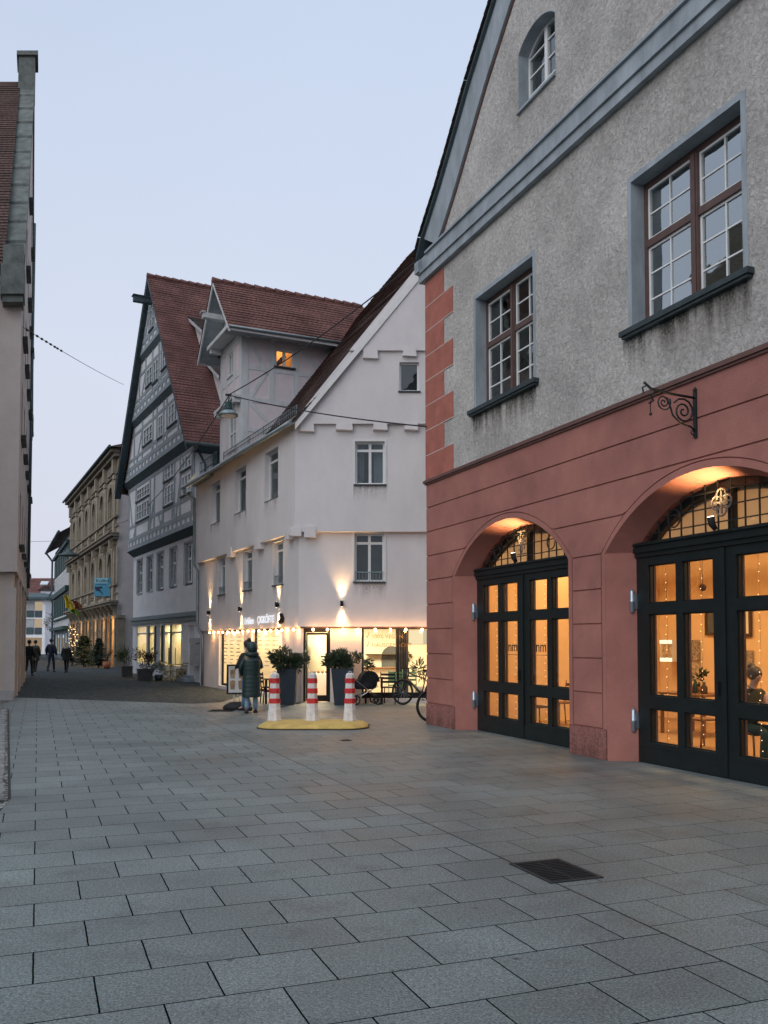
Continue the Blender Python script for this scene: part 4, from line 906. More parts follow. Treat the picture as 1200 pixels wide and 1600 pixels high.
# shopfront glazing
def plate(fr_, x0, x1, z0, z1, y, vb=(), fw=.06, base=.16):
    w_ = x1 - x0; f = MB(); f.box(fr_, x0, x0 + fw, y, y + .07, z0, z1); f.box(fr_, x1 - fw, x1, y, y + .07, z0, z1); f.box(fr_, x0 + fw, x1 - fw, y + .002, y + .068, z0, z0 + base); f.box(fr_, x0 + fw, x1 - fw, y + .002, y + .068, z1 - fw, z1)
    for q in vb: f.box(fr_, q - .03, q + .03, y - .002, y + .066, z0 + base, z1 - fw)
    o = f.build('shop_window', m_black, wh); MB().quad(fr_.p(x0 + .02, y + .03, z0 + .1), fr_.p(x1 - .02, y + .03, z0 + .1), fr_.p(x1 - .02, y + .03, z1 - .02), fr_.p(x0 + .02, y + .03, z1 - .02)).build('pane', m_clear, o); return o
plate(FL, -8.55, -5.46, .12, 2.12, .11, base=.08); plate(FL, -4.60, -1.62, .12, 2.12, .11, base=.08); swin = plate(FG, 1.70, 6.5, .12, 2.12, .10, (2.72,))
MB().box(FG, 6.5, 9.2, .1, .18, .12, 2.12).build('panel', m_wplast, wh)
d = MB(); d.box(FG, .06, .125, .05, .15, .02, 2.12); d.box(FG, .745, .82, .05, .15, .02, 2.12); d.box(FG, .125, .745, .052, .148, 1.97, 2.12); d.build('door_frame', m_black, wh)
d = MB(); d.box(FG, .13, .17, .16, .20, .03, 1.96); d.box(FG, .70, .74, .16, .20, .03, 1.96); d.box(FG, .17, .70, .162, .198, .03, .2); d.box(FG, .17, .70, .162, .198, 1.9, 1.96); do = d.build('door', m_black, wh)
MB().quad(FG.p(.16, .18, .1), FG.p(.71, .18, .1), FG.p(.71, .18, 1.93), FG.p(.16, .18, 1.93)).build('pane', m_clear, do)
hb = MB(); hb.tube([FG.p(.2, .13, .95), FG.p(.2, .13, 1.35)], .014, 6); hb.build('handle', m_steel, do)
b = MB(); b.box(FG, -.02, 9.5, D1 + .0, .0, 2.09, 2.129); b.box(FG, 0.02, 9.4, .005, .05, 2.121, 2.2); b.build('lintel', m_brown, wh)
# shop interior
b = MB(); b.quad(P(.0, .2, .012), P(9.4, .2, .012), P(9.4, 5, .012), P(-2.5, 5, .012)); b.quad(Q(-9.3, .2, .014), Q(0, .2, .014), P(-.2, 5, .014), Q(-9.3, 3, .014)); b.build('shop_floor', m_floor, wh)
b = MB(); b.quad(P(.02, .19, 2.3), P(9.4, .19, 2.3), P(9.4, 5, 2.3), P(-2.5, 5, 2.3)); b.quad(Q(-9.3, .19, 2.31), Q(-.02, .19, 2.31), Q(-.02, 4, 2.31), Q(-9.3, 4, 2.31)); b.build('shop_ceiling', m_ceil, wh)
b = MB(); b.quad(P(.9, 3.2, 0), P(9.4, 3.2, 0), P(9.4, 3.2, 2.3), P(.9, 3.2, 2.3)); b.quad(P(9.3, .2, 0), P(9.3, 3.2, 0), P(9.3, 3.2, 2.3), P(9.3, .2, 2.3))
b.quad(Q(-9.2, 1.5, 0), Q(-1.2, 1.5, 0), Q(-1.2, 1.5, 2.3), Q(-9.2, 1.5, 2.3)); b.quad(Q(-9.2, .2, 0), Q(-9.2, 1.5, 0), Q(-9.2, 1.5, 2.3), Q(-9.2, .2, 2.3)); b.quad(Q(-1.2, 1.5, 0), P(.9, 3.2, 0), P(.9, 3.2, 2.3), Q(-1.2, 1.5, 2.3)); b.build('shop_wall', m_int2, wh)
b = MB(); b.ext(FG, [(2.25, .3), (2.9, .3), (2.9, 1.25)] + [(2.575 + .325 * math.cos(a * PI / 10), 1.25 + .32 * math.sin(a * PI / 10)) for a in range(1, 10)] + [(2.25, 1.25)], 3.17, 3.199); b.build('wall_niche', m_dim, wh)
for x, y_, e in ((1.2, 1.6, 80), (3.2, 1.6, 85), (5.2, 1.6, 50)): light('shop_ceiling_light', 'AREA', P(x, y_, 2.27), e, (1, .76, .45), P(x, y_, 0), wh, size=.9)
light('doorway_light', 'AREA', P(.6, 1.3, 2.26), 120, (1, .86, .62), P(.6, 1.6, 0), wh, size=.5)
for x in (-7.9, -6.2, -3.9, -2.4): light('shop_ceiling_light', 'AREA', Q(x, .75, 2.27), 46, (1, .78, .45), Q(x, .75, 0), wh, size=.7)
# window lettering
text('lettering', '100% VEGAN', .155, FG, 1.98, .118, 1.80, m_gold, swin, depth=.002); text('lettering', 'HAUSGEMACHT', .155, FG, 1.98, .118, 1.56, m_gold, swin, depth=.002)
ck = MB()
for z in (1.82, 1.58): ck.bar(FG, (1.83, z + .05), (1.865, z), .016, .116, .12); ck.bar(FG, (1.865, z), (1.91, z + .16), .016, .116, .12)
ck.build('tick_marks', m_gold, swin)
tm = MB()
for x0 in (-8.3, -4.4):
    for r in range(8):
        for q in range(3):
            xx = x0 + q * .8; L_ = random.uniform(.25, .6); tm.box(FL, xx, xx + L_, .118, .12, 1.85 - r * .13, 1.88 - r * .13)
tm.build('menu_lettering', m_joint, wh)
# =================================================================== HALF TIMBERED HOUSE
ti = thing('half_timbered_house', 'tall half timbered house with grey beams and steep red roof', 'house', FT.p(0, 0, 0))
X0, X1 = -12.85, -.1; XM = (X0 + X1) / 2
ZJ = [6.62, 10.32, 13.30, 16.20]; OV = [0, -.30, -.45, -.57, -.66]
TE, TA = 10.45, 19.52
def tz(x): return TE + (TA - TE) * (1 - abs(x - XM) / (6.85))
def tx(z): return 6.85 * (1 - (z - TE) / (TA - TE))
P = FT.p
shopx = [(-11.95, -2.9)]
b = MB(); b.wall(FT, rect(X0, X1, -.1, 2.62), [rect(-11.9, -2.9, .52, 2.50), rect(-1.85, -.95, .15, 2.4)], 0, .2); b.box(FT, -2.88, X1, -.02, .0, 2.41, 2.6); b.build('ground_floor_wall', m_tplast, ti)
f1w = [(-12.0, -10.75), (-9.72, -8.45), (-7.55, -6.25), (-5.1, -3.85), (-2.55, -1.25)]
b = MB(); b.wall(FT, rect(X0, X1, 3.02, ZJ[0]), [rect(a, c, 4.28, 6.05) for a, c in f1w], 0, .22); b.quad(P(X1, 0, -.1), P(X1, 14, -.1), P(X1, 14, TE), P(X1, 0, TE)); b.quad(P(X0, 0, -.1), P(X0, 14, -.1), P(X0, 14, TE), P(X0, 0, TE)); b.build('first_floor_wall', m_tplast, ti)
b = MB(); b.box(FT, X0 - .05, X1 + .05, -.10, .1, 2.621, 2.82); b.box(FT, X0 - .05, X1 + .05, -.16, .1, 2.821, 2.90); b.box(FT, X0 - .05, X1 + .05, -.05, .1, 2.901, 3.02); b.build('shop_cornice', m_frieze, ti)
for a, c in f1w:
    f = window(FT, ti, a + .16, c, 4.28, 6.05, .12, m_white, .10, [(.5, .14)], [(.62, .10), .33, .82], .025, m_glassd, (.05, .12, .10), m_timberdk)
    b = MB(); b.box(FT, a + .01, a + .15, .02, .2, 4.29, 6.04); b.box(FT, a - .1, a - .001, -.012, .02, 4.25, 6.15); b.box(FT, c + .001, c + .08, -.012, .02, 4.25, 6.15); b.box(FT, a - .001, c + .001, -.012, .02, 6.06, 6.15); b.build('surround', m_timber, f)
f2w = [(-11.15, -9.65, 8.0, 8.95), (-11.15, -9.65, 9.12, 9.82), (-5.05, -3.35, 8.05, 9.0), (-5.05, -3.35, 9.22, 9.92), (-2.05, -.5, 8.1, 9.0), (-2.05, -.5, 9.2, 9.85)]
f2w = [(-10.9, -8.0, 8.0, 8.93), (-10.9, -8.0, 9.08, 9.76)] + f2w[2:]
f3w = [(-8.85, -6.95, 11.62, 12.5), (-5.8, -4.9, 11.4, 12.5), (-3.9, -2.28, 11.55, 12.55)]
f4w = [(-7.8, -6.62, 14.38, 15.28), (-6.42, -5.4, 14.2, 15.3), (-4.65, -3.65, 14.4, 15.3)]
f5w = [(-6.85, -5.95, 16.9, 18.0)]
b = MB()
b.wall(FT, rect(X0, X1, ZJ[0], ZJ[1]), [rect(*q) for q in f2w], OV[1], .12, .3)
def trap(z0, z1): a, c = tx(z0) - .12, tx(z1) - .12; return [(XM - a, z0), (XM + a, z0), (XM + c, z1), (XM - c, z1)]
b.wall(FT, trap(ZJ[1] + .06, ZJ[2]), [rect(*q) for q in f3w], OV[2], .12, .2); b.wall(FT, trap(ZJ[2], ZJ[3]), [rect(*q) for q in f4w], OV[3], .12, .2)
b.wall(FT, [(XM - tx(ZJ[3]) + .12, ZJ[3]), (XM + tx(ZJ[3]) - .12, ZJ[3]), (XM, TA - .2)], [rect(*q) for q in f5w], OV[4], .12, .15); b.build('upper_wall', m_tplast, ti)
tb = MB()
def hbeam(x0, x1, z0, z1, y, k=.03): tb.box(FT, x0, x1, y - k, y + .05, z0, z1)
def story(z0, z1, y, half, wins, sill, top, posts, braces):
    lo = half(z0) if callable(half) else half
    xl = lambda z: XM - (half(z) - .16 if callable(half) else half); xr = lambda z: XM + (half(z) - .16 if callable(half) else half)
    # jetty: dark bressumer, joist heads with white infill above, sole plate
    hbeam(xl(z0), xr(z0), z0 - .02, z0 + .20, y, .05)
    n = int((xr(z0) - xl(z0)) / .74)
    for k in range(n):
        x = xl(z0) + (xr(z0) - xl(z0)) * (k + .3) / n; tb.box(FT, x, x + .24, y - .034, y + .05, z0 + .20, z0 + .46)
    hbeam(xl(z0 + .6), xr(z0 + .6), z0 + .46, z0 + .66, y, .031)
    hbeam(xl(z1 - .1), xr(z1 - .1), z1 - .16, z1 - .03, y, .030)
    for zz in (sill, top):
        hbeam(xl(zz + .1), xr(zz + .1), zz - .07, zz + .07, y, .026)
    for x in posts:
        zt_ = z1 - .16
        if callable(half):
            zt_ = min(zt_, TE + (TA - TE) * (1 - (abs(x - XM) + .16) / 6.85))
        if zt_ > z0 + .7: tb.box(FT, x - .1, x + .1, y - .028, y + .05, z0 + .66, zt_)
    for (a, c) in braces: tb.bar(FT, a, c, .17, y - .024, y + .04)
story(ZJ[0], ZJ[1], OV[1], 6.375, f2w, 7.88, 9.9, [-12.7, -11.05, -7.85, -7.0, -5.2, -3.2, -2.2, -.35, -.2], [((-7.85, 8.9), (-8.2, 7.3)), ((-7.0, 8.8), (-7.9, 7.3)), ((-3.2, 8.9), (-3.6, 7.3)), ((-2.2, 8.9), (-2.9, 7.3)), ((-5.2, 7.8), (-5.6, 7.3)), ((-6.1, 7.8), (-5.7, 7.3)), ((-11.05, 7.8), (-11.5, 7.3)), ((-12.6, 9.6), (-11.9, 8.0))])
story(ZJ[1] + .08, ZJ[2], OV[2], tx, f3w, 11.38, 12.62, [-10.9, -9.05, -6.8, -6.0, -4.7, -4.1, -2.1], [((-9.05, 12.6), (-10.3, 11.1)), ((-2.1, 12.0), (-1.6, 11.1)), ((-6.8, 11.3), (-7.1, 11.0))])
story(ZJ[2], ZJ[3], OV[3], tx, f4w, 14.18, 15.36, [-9.3, -7.95, -6.5, -5.25, -4.8, -3.5], [((-7.95, 15.3), (-8.9, 14.0)), ((-3.5, 15.2), (-3.05, 14.0))])
story(ZJ[3], TA - .9, OV[4], tx, f5w, 16.86, 18.05, [-7.9, -7.0, -5.85, -4.9], [((-7.0, 18.0), (-7.7, 16.9)), ((-5.85, 18.0), (-5.1, 16.9))])
tb.build('timber_frame', m_timber, ti)
jb = MB()
for z, y0_, y1_, hw_ in ((ZJ[0], OV[1], 0, 6.4), (ZJ[1], OV[2] - .02, OV[1], 6.7), (ZJ[2], OV[3], OV[2], tx(ZJ[2]) - .1), (ZJ[3], OV[4], OV[3], tx(ZJ[3]) - .1)):
    jb.hexa([P(XM - hw_, y1_ - .02, z - .30), P(XM + hw_, y1_ - .02, z - .30), P(XM + hw_, y1_ + .05, z - .30), P(XM - hw_, y1_ + .05, z - .30), P(XM - hw_, y0_ - .07, z - .02), P(XM + hw_, y0_ - .07, z - .02), P(XM + hw_, y1_ + .05, z - .02), P(XM - hw_, y1_ + .05, z - .02)])
jb.build('jetty_beam', m_timberdk, ti)
for (x0, x1, z0, z1), y in [(q, OV[1]) for q in f2w] + [(q, OV[2]) for q in f3w] + [(q, OV[3]) for q in f4w] + [(q, OV[4]) for q in f5w]:
    wd = x1 - x0; n = max(1, round(wd / .55)); window(FT, ti, x0, x1, z0, z1, y - .01, m_white, .10, [(k / n, .10) for k in range(1, n)], [.5], .03, m_glassd, (.05, .08, .06), m_timberdk)
b = MB(); yo = -.92
b.tiles(P(XM + 7.25, yo, TE - .55), P(XM + 7.25, 13, TE - .55), P(XM, 13, TA), P(XM, yo, TA), .18, .026); b.tiles(P(XM - 7.25, 13, TE - .55), P(XM - 7.25, yo, TE - .55), P(XM, yo, TA), P(XM, 13, TA), .18, .026); b.build('roof', m_tile, ti)
rt = MB()
for k in range(34): rt.tube([P(XM, yo + .41 * k, TA + .03), P(XM, yo + .41 * k + .42, TA + .01)], [.13, .10], 6)
rt.build('ridge_tiles', m_ridge, ti)
vb_ = MB()
for s in (-1, 1):
    A, B_ = P(XM + s * 7.25, yo + .02, TE - .57), P(XM, yo + .02, TA - .02); dn = Vector((0, 0, -.26)); bk = Vector((*FT.v, 0)) * (.34 if s < 0 else .05)
    vb_.hexa([A + dn, B_ + dn, B_, A, A + dn + bk, B_ + dn + bk, B_ + bk, A + bk])
    vb_.hexa([P(XM + s * 6.4, -.3, TE - .75), P(XM + s * 7.2, -.3, TE - .6), P(XM + s * 7.2, 13, TE - .6), P(XM + s * 6.4, 13, TE - .75), P(XM + s * 6.4, -.3, TE - .6), P(XM + s * 7.2, -.3, TE - .57), P(XM + s * 7.2, 13, TE - .57), P(XM + s * 6.4, 13, TE - .6)])
vb_.build('verge_board', m_timberdk, ti)
b = MB(); b.ext(FT, [(X0, -.1), (X1, -.1), (X1, TE), (XM, TA - .2), (X0, TE)], 12.8, 12.9); b.build('rear_wall', m_tplast, ti)
gt = MB(); gt.tube([P(XM + 7.32, yo, TE - .58), P(XM + 7.32, 9, TE - .58)], .08, 8); gt.tube([P(XM + 6.7, -.2, TE - .75), P(XM + 6.35, .2, TE - 1.2), P(XM + 6.35, .2, 3.0)], .06, 6); gt.build('gutter', m_timberdk, ti)
b = MB(); b.box(FT, X1 - .01, X1 + .03, .5, 1.7, 7.6, 9.9); b.build('side_shutter', m_timberdk, ti)
hb = MB(); hb.box(FT, XM - .14, XM + .14, -1.55, -.3, 18.15, 18.42); hb.box(FT, XM - .2, XM + .2, -1.6, -.4, 18.421, 18.46); hb.build('hoist_beam', m_timberdk, ti)
# shed dormers on the right slope
def on_roof(u, z): return P(XM + 7.25 * (TA - z) / (TA - TE + .55), u, z)
for u, z, wd, hh in ((.85, 14.6, 2.0, 1.40), (1.1, 12.2, 2.0, 1.25)):
    b = MB(); xo = XM + 7.25 * (TA - z) / (TA - TE + .55); z1 = z + hh; xf = xo - .1
    xb = XM + 7.25 * (TA - (z1 + 1.15)) / (TA - TE + .55)
    b.quad(P(xf, u, z), P(xf, u + wd, z), P(xf, u + wd, z1), P(xf, u, z1)); b.add([P(xf, u, z), P(xf, u, z1), P(xb, u, z1 + 1.15)], [(0, 1, 2)]); b.add([P(xf, u + wd, z), P(xf, u + wd, z1), P(xb, u + wd, z1 + 1.15)], [(0, 1, 2)])
    b.build('dormer_wall', m_tplast, ti)
    r = MB(); r.tiles(P(xf + .3, u - .2, z1 - .05), P(xf + .3, u + wd + .2, z1 - .05), P(xb - .1, u + wd + .2, z1 + 1.25), P(xb - .1, u - .2, z1 + 1.25), .18); r.build('dormer_roof', m_tile_dark, ti)
    v = MB(); A, B_ = P(xf + .32, u - .21, z1 - .1), P(xb, u - .21, z1 + 1.13); v.hexa([A + Vector((0, 0, -.14)), B_ + Vector((0, 0, -.14)), B_, A] + [q + Vector((*FT.v, 0)) * .05 for q in (A + Vector((0, 0, -.14)), B_ + Vector((0, 0, -.14)), B_, A)]); v.build('dormer_verge', m_greybeam, ti)
sg = MB()
for k in range(26):
    p_ = P(XM + 6.75, 1.2 + .2 * k, TE + .12 - .0); sg.tube([p_, p_ + Vector((0, 0, .3))], .016, 4)
for h_ in (.15, .28): sg.tube([P(XM + 6.75, 1.1, TE + .1 + h_), P(XM + 6.75, 6.4, TE + .1 + h_)], .016, 4)
sg.build('snow_guard', m_timberdk, ti)
# shopfront: lit windows between grey posts, letterbox door
f = MB()
for x0, x1 in ((-11.9, -11.75), (-9.75, -9.0), (-8.1, -7.85), (-7.7, -6.9), (-6.35, -5.95), (-4.85, -4.6), (-3.05, -2.9)): f.box(FT, x0, x1, .02, .16, .52, 2.5)
for x0, x1 in ((-11.75, -9.75), (-9.0, -8.1), (-6.9, -6.35), (-5.95, -4.85), (-4.6, -3.05)): f.box(FT, x0, x1, .03, .15, 2.1, 2.17); f.box(FT, x0, x1, .03, .15, .52, .60)
so = f.build('shop_window', m_greybeam, ti); MB().quad(P(-11.85, .09, .55), P(-2.95, .09, .55), P(-2.95, .09, 2.48), P(-11.85, .09, 2.48)).build('pane', m_clear, so)
for x in (-9.05, -7.8, -6.4, -4.72): MB().box(FT, x - .12, x + .12, -.03, .018, .5, 2.5).build('dark_post', m_timberdk, ti)
b = MB(); b.box(FT, -11.95, -2.85, .25, .27, .3, .42); b.quad(P(-12.2, 1.5, 0), P(-2.2, 1.5, 0), P(-2.2, 1.5, 2.7), P(-12.2, 1.5, 2.7)); b.quad(P(-12.2, .2, 2.7), P(-2.2, .2, 2.7), P(-2.2, 1.5, 2.7), P(-12.2, 1.5, 2.7)); b.quad(P(-12.2, .2, 0), P(-12.2, 1.5, 0), P(-12.2, 1.5, 2.7), P(-12.2, .2, 2.7)); b.quad(P(-2.2, .2, 0), P(-2.2, 1.5, 0), P(-2.2, 1.5, 2.7), P(-2.2, .2, 2.7)); b.build('shop_wall', m_int2, ti)
for x in (-10.8, -8.6, -5.4, -3.7): light('shop_light', 'AREA', P(x, .8, 2.6), 48, (1, .74, .33), P(x, .8, 0), ti, size=.7)
d = MB(); d.wall(FT, rect(-1.85, -.95, .15, 2.4), [rect(-1.35, -1.1, z, z + .5) for z in (.55, 1.15, 1.75)], .08, .05); do = d.build('door', m_tplast, ti)
MB().quad(P(-1.36, .11, .5), P(-1.09, .11, .5), P(-1.09, .11, 2.3), P(-1.36, .11, 2.3)).build('pane', m_glass, do)
b = MB(); b.box(FT, -2.1, -.75, -.42, 0, -.05, .14); b.box(FT, -1.95, -.9, -.22, 0, .141, .26); b.build('door_step', m_stone, ti)
b = MB(); b.box(FT, -3.4, -2.1, -.10, 0, -.05, .50); b.build('base_course', m_sanddk, ti)
b = MB(); b.box(FT, -.62, .12, -.26, -.02, .70, 1.18); b.box(FT, -.62, .12, -.24, -.02, 1.2, 1.62); b.box(FT, -.64, .14, -.28, -.02, 1.66, 1.86)
lb = tag(b.build('letterbox', m_box), 'stack of grey letterboxes fixed to the wall beside the white shop door', 'letterbox')
for k, (x, w_, h_) in enumerate([(-10.9, .5, .5), (-8.55, .35, .9), (-5.7, .3, .7), (-5.15, .22, .4), (-4.3, .3, 1.0), (-3.6, .4, .55)]):
    g = thing('display_stand', ['rack of goods at the dark left pane', 'tall narrow rack of goods in the second lit pane', 'narrow rack of goods left of the dark post', 'low rack of goods beside the dark post', 'tall rack of goods in the right hand lit pane', 'wide low rack of goods at the right end'][k] + ' of the half timbered house shop', 'shop rack', P(x, .9, .42))
    q = MB(); q.box(FT, x, x + .04, .85, 1.15, .42, .5 + h_); q.box(FT, x + w_ - .04, x + w_, .85, 1.15, .42, .5 + h_)
    for r in range(4): q.box(FT, x + .04, x + w_ - .04, .85, 1.15, .45 + h_ * r / 3.6, .48 + h_ * r / 3.6)
    q.build('rack', m_wood, g)
    q = MB()
    for r in range(4):
        for c_ in range(4): xx = x + .06 + (w_ - .12) * c_ / 4; q.box(FT, xx, xx + .05, .9, 1.0, .485 + h_ * r / 3.6, .485 + h_ * r / 3.6 + random.uniform(.08, .2))
    q.build('goods', random.choice([m_jeans, m_potterra, m_posterdk]), g)

# =================================================================== SANDSTONE HOUSE
be = thing('sandstone_house', 'ornate yellow sandstone house with arched windows and pillars beyond the half timbered house', 'house', FB.p(0, 0, 0))
P = FB.p; BL = -26.0; WC = [-3.0 - 4.05 * k for k in range(6)]; HWB = .82
def awin(c, z0, z1): return [(c - HWB, z0), (c + HWB, z0)] + [(c + HWB * math.cos(PI * a / 10), z1 - HWB + HWB * math.sin(PI * a / 10)) for a in range(11)]
b = MB(); b.wall(FB, rect(BL, 0, 4.2, 14.2), [awin(c, 10.3, 12.55) for c in WC] + [awin(c, 5.7, 7.9) for c in WC], 0, .35); b.build('upper_wall', m_sand, be)
MB().quad(P(0, 0, 0), P(0, 14, 0), P(0, 14, 14.4), P(0, 0, 14.4)).build('side_wall', m_gplast, be); MB().quad(P(BL, 0, 0), P(BL, 14, 0), P(BL, 14, 14.4), P(BL, 0, 14.4)).build('side_wall', m_gplast, be); MB().quad(P(BL, 13.9, 0), P(0, 13.9, 0), P(0, 13.9, 14.4), P(BL, 13.9, 14.4)).build('rear_wall', m_gplast, be)
b = MB()
for z0, z1, pr in ((4.2, 4.36, .45), (4.36, 4.5, .6), (8.62, 8.8, .30), (8.8, 8.98, .55), (8.98, 9.06, .65), (14.2, 14.45, .35), (14.45, 14.7, .6), (13.1, 13.2, .12), (10.12, 10.25, .22), (5.5, 5.62, .22), (9.5, 9.6, .1), (4.95, 5.03, .1)): b.box(FB, BL, .05 + pr * .4, -pr, .02, z0, z1 - .004)
b.build('cornice', m_sanddk, be)
for c in [1.1 - 4.05 * k - 2.1 for k in range(7)]:
    b = MB()
    for z0, z1 in ((9.06, 13.1), (4.5, 8.6)):
        x = max(c, BL + .3)
        b.box(FB, x - .22, x + .22, -.14, .02, z0 + .9, z1 - .3); b.box(FB, x - .30, x + .30, -.2, .02, z0 + .0, z0 + .9); b.box(FB, x - .3, x + .3, -.22, .02, z1 - .3, z1 + .0)
        for dx in (-1.0, 1.0): b.box(FB, x + dx - .12, x + dx + .12, -.10, .02, z0 + 1.2, z1 - .5)
    b.box(FB, x - .25, x + .25, -.3, .02, 13.2, 14.2); b.box(FB, x - .18, x + .18, -.45, .02, 8.1, 8.62); b.build('pilaster', m_sand, be)
for c in WC:
    for zb in (9.62, 5.05):
        b = MB()
        for k in range(7): x = c - .9 + .3 * k; b.lathe(P(x, -.06, zb), [(.05, 0), (.10, .12), (.05, .3), (.06, .44)], 6)
        tag(b.build('balustrade', m_sanddk, be))
    for zb, zt_ in ((10.3, 12.55), (5.7, 7.9)):
        b = MB(); O = [(c + (HWB + .2) * math.cos(PI * a / 12), zt_ - HWB + (HWB + .2) * math.sin(PI * a / 12)) for a in range(13)]; I = [(c + HWB * math.cos(PI * a / 12), zt_ - HWB + HWB * math.sin(PI * a / 12)) for a in range(13)]
        for p, q, r, s in zip(O, O[1:], I[1:], I): b.hexa([P(x, -.09, z) for x, z in (p, q, r, s)] + [P(x, .02, z) for x, z in (p, q, r, s)])
        b.build('window_surround', m_sanddk, be)
    MB().box(FB, c - 1.2, c + 1.2, -.12, .02, 13.35, 13.9).build('frieze_panel', m_sanddk, be)
for c in WC:
    for zb, zt_ in ((10.3, 12.55), (5.7, 7.9)):
        f = MB(); f.box(FB, c - HWB, c - HWB + .08, .25, .31, zb, zt_ - .5); f.box(FB, c + HWB - .08, c + HWB, .25, .31, zb, zt_ - .5); f.box(FB, c - .05, c + .05, .24, .30, zb, zt_ - .08); f.box(FB, c - HWB + .08, c + HWB - .08, .252, .308, zt_ - .88, zt_ - .80)
        f.box(FB, c - HWB - .05, c + HWB + .05, -.1, .02, zb - .1, zb - .001)
        fo = f.build('window', m_sanddk, be); MB().ext(FB, awin(c, zb, zt_), .28, .281, False).build('pane', m_glass, fo)
# ground floor arcade: lit bays between slender pillars with brackets
bays = [(-1.6 - 4.05 * k + .8, ) for k in range(6)]
xs_ = [-.15 - 2.02 * k for k in range(13)]
for x in xs_:
    x = max(x, BL + .2); b = MB()
    b.box(FB, x - .46, x + .46, -.1, .5, 0, .7); b.box(FB, x - .40, x + .40, -.04, .5, .7, 3.3); b.box(FB, x - .20, x + .20, -.14, -.041, .7, 3.3); b.box(FB, x - .46, x + .46, -.1, .5, 3.3, 3.5)
    b.hexa([P(x - .13, -.05, 3.5), P(x + .13, -.05, 3.5), P(x + .13, .1, 3.5), P(x - .13, .1, 3.5), P(x - .13, -.55, 4.18), P(x + .13, -.55, 4.18), P(x + .13, .1, 4.18), P(x - .13, .1, 4.18)])
    b.build('pillar', m_sanddk, be)
MB().box(FB, BL, 0, .02, .3, 3.51, 4.19).build('lintel', m_sanddk, be)
g = MB(); k_ = MB()
for xa, xb in zip(xs_[1:], xs_[:-1]):
    k_.box(FB, xa + .40, xb - .40, .12, .2, 0, .30); k_.box(FB, xa + .40, xb - .40, .14, .2, 2.55, 2.62)
so = k_.build('shop_window', m_wooddk, be)
g.quad(P(BL, .18, .3), P(0, .18, .3), P(0, .18, 3.45), P(BL, .18, 3.45)); g.build('pane', m_clear, so)
b = MB(); b.quad(P(BL, 1.8, 0), P(0, 1.8, 0), P(0, 1.8, 3.6), P(BL, 1.8, 3.6)); b.quad(P(BL, .3, 3.6), P(0, .3, 3.6), P(0, 1.8, 3.6), P(BL, 1.8, 3.6)); b.quad(P(-.1, .3, 0), P(-.1, 1.8, 0), P(-.1, 1.8, 3.6), P(-.1, .3, 3.6)); b.build('shop_wall', m_int, be)
for x, e in ((-1.1, 420), (-5.2, 240), (-9.2, 260), (-13.3, 220), (-17.2, 330), (-20.6, 330), (-24, 260)): light('shop_light', 'AREA', P(x, 1.0, 3.5), e, (1, .52, .17), P(x, 1.0, 0), be, size=1.0)
b = MB(); b.tiles(P(.6, -.7, 14.72), P(.6, 13, 14.72), P(-3, 6.5, 17.5), P(-3, 6.4, 17.5), .25); b.tiles(P(BL - .3, -.7, 14.72), P(.6, -.7, 14.72), P(-3, 6.5, 17.5), P(BL - .3, 6.5, 17.5), .22); b.build('roof', m_tile_dark, be)
b = MB(); b.tube([P(BL - .3, -.72, 14.75), P(.6, -.72, 14.75)], .1, 6); b.tube([P(.35, 3.0, 14.6), P(.35, 3.0, 4.0), P(.9, 3.6, 3.2), P(2.0, 4.6, 3.1)], .09, 6); b.build('gutter', m_timberdk, be)

# =================================================================== GREEN SHUTTERED HOUSE
FN = Fr(FB.p(BL - .2, -.1, 0)[:2], (.40, -.92))
gn = thing('green_house', 'white house with rows of dark green shutters and curved eaves beyond the sandstone house', 'house', FN.p(0, 0, 0))
P = FN.p; NL = -22.0
b = MB(); b.wall(FN, rect(NL, 0, -.1, 12.0), [], 0, .1)
b.quad(P(NL, 0, 0), P(NL, 12, 0), P(NL, 12, 12), P(NL, 0, 12)); b.build('wall', m_tplast, gn)
for z0 in (4.4, 8.9):
    for k in range(8):
        x = -1.6 - 2.65 * k; b = MB(); b.box(FN, x - .45, x + .45, -.02, .03, z0, z0 + 1.9); f = b.build('window', m_timberdk, gn)
        b = MB()
        for s in (-1, 1): b.box(FN, x + s * .9 - .42, x + s * .9 + .42, -.09, -.03, z0 - .05, z0 + 1.95)
        b.build('shutters', m_dgreen, f)
b = MB()
for z0, z1, pr in ((6.5, 7.0, .35), (11.0, 11.3, .3), (2.9, 3.2, .5), (4.0, 4.15, .2)): b.box(FN, NL, .0, -pr, .02, z0, z1)
b.build('cornice', m_dgreen, gn)
b = MB()
for k in range(18): x = -.6 - 1.2 * k; b.box(FN, x - .05, x + .05, -.03, .01, 7.05, 8.7); b.box(FN, x - .05, x + .05, -.03, .01, 3.25, 4.2)
b.build('timber_frame', m_dgreen, gn)
b = MB(); b.box(FN, NL, -.2, -.05, .0, .0, 2.85); b.build('shop_panel', m_timberdk, gn)
for k in range(6): x = -1.5 - 3.6 * k; MB().box(FN, x - .9, x + .9, -.09, -.052, .5, 2.5).build('shop_window', m_glass if k % 2 else m_timber, gn)
b = MB(); b.tiles(P(NL - .4, -.9, 11.9), P(.3, -.9, 11.9), P(.3, 4.5, 15.2), P(NL - .4, 4.5, 15.2), .25); b.build('roof', m_tile_dark, gn)
b = MB(); b.tube([P(NL - .4, -1.0, 11.95), P(.3, -1.0, 11.95)], .14, 6); b.tube([P(NL + .1, -.95, 11.9), P(NL + .1, -.3, 11.0), P(NL + .1, -.3, 7.5), P(NL + .1, -.6, 6.9), P(NL + .1, -.2, 6.2), P(NL + .1, -.2, 0)], .12, 6); b.build('downpipe', m_timberdk, gn)
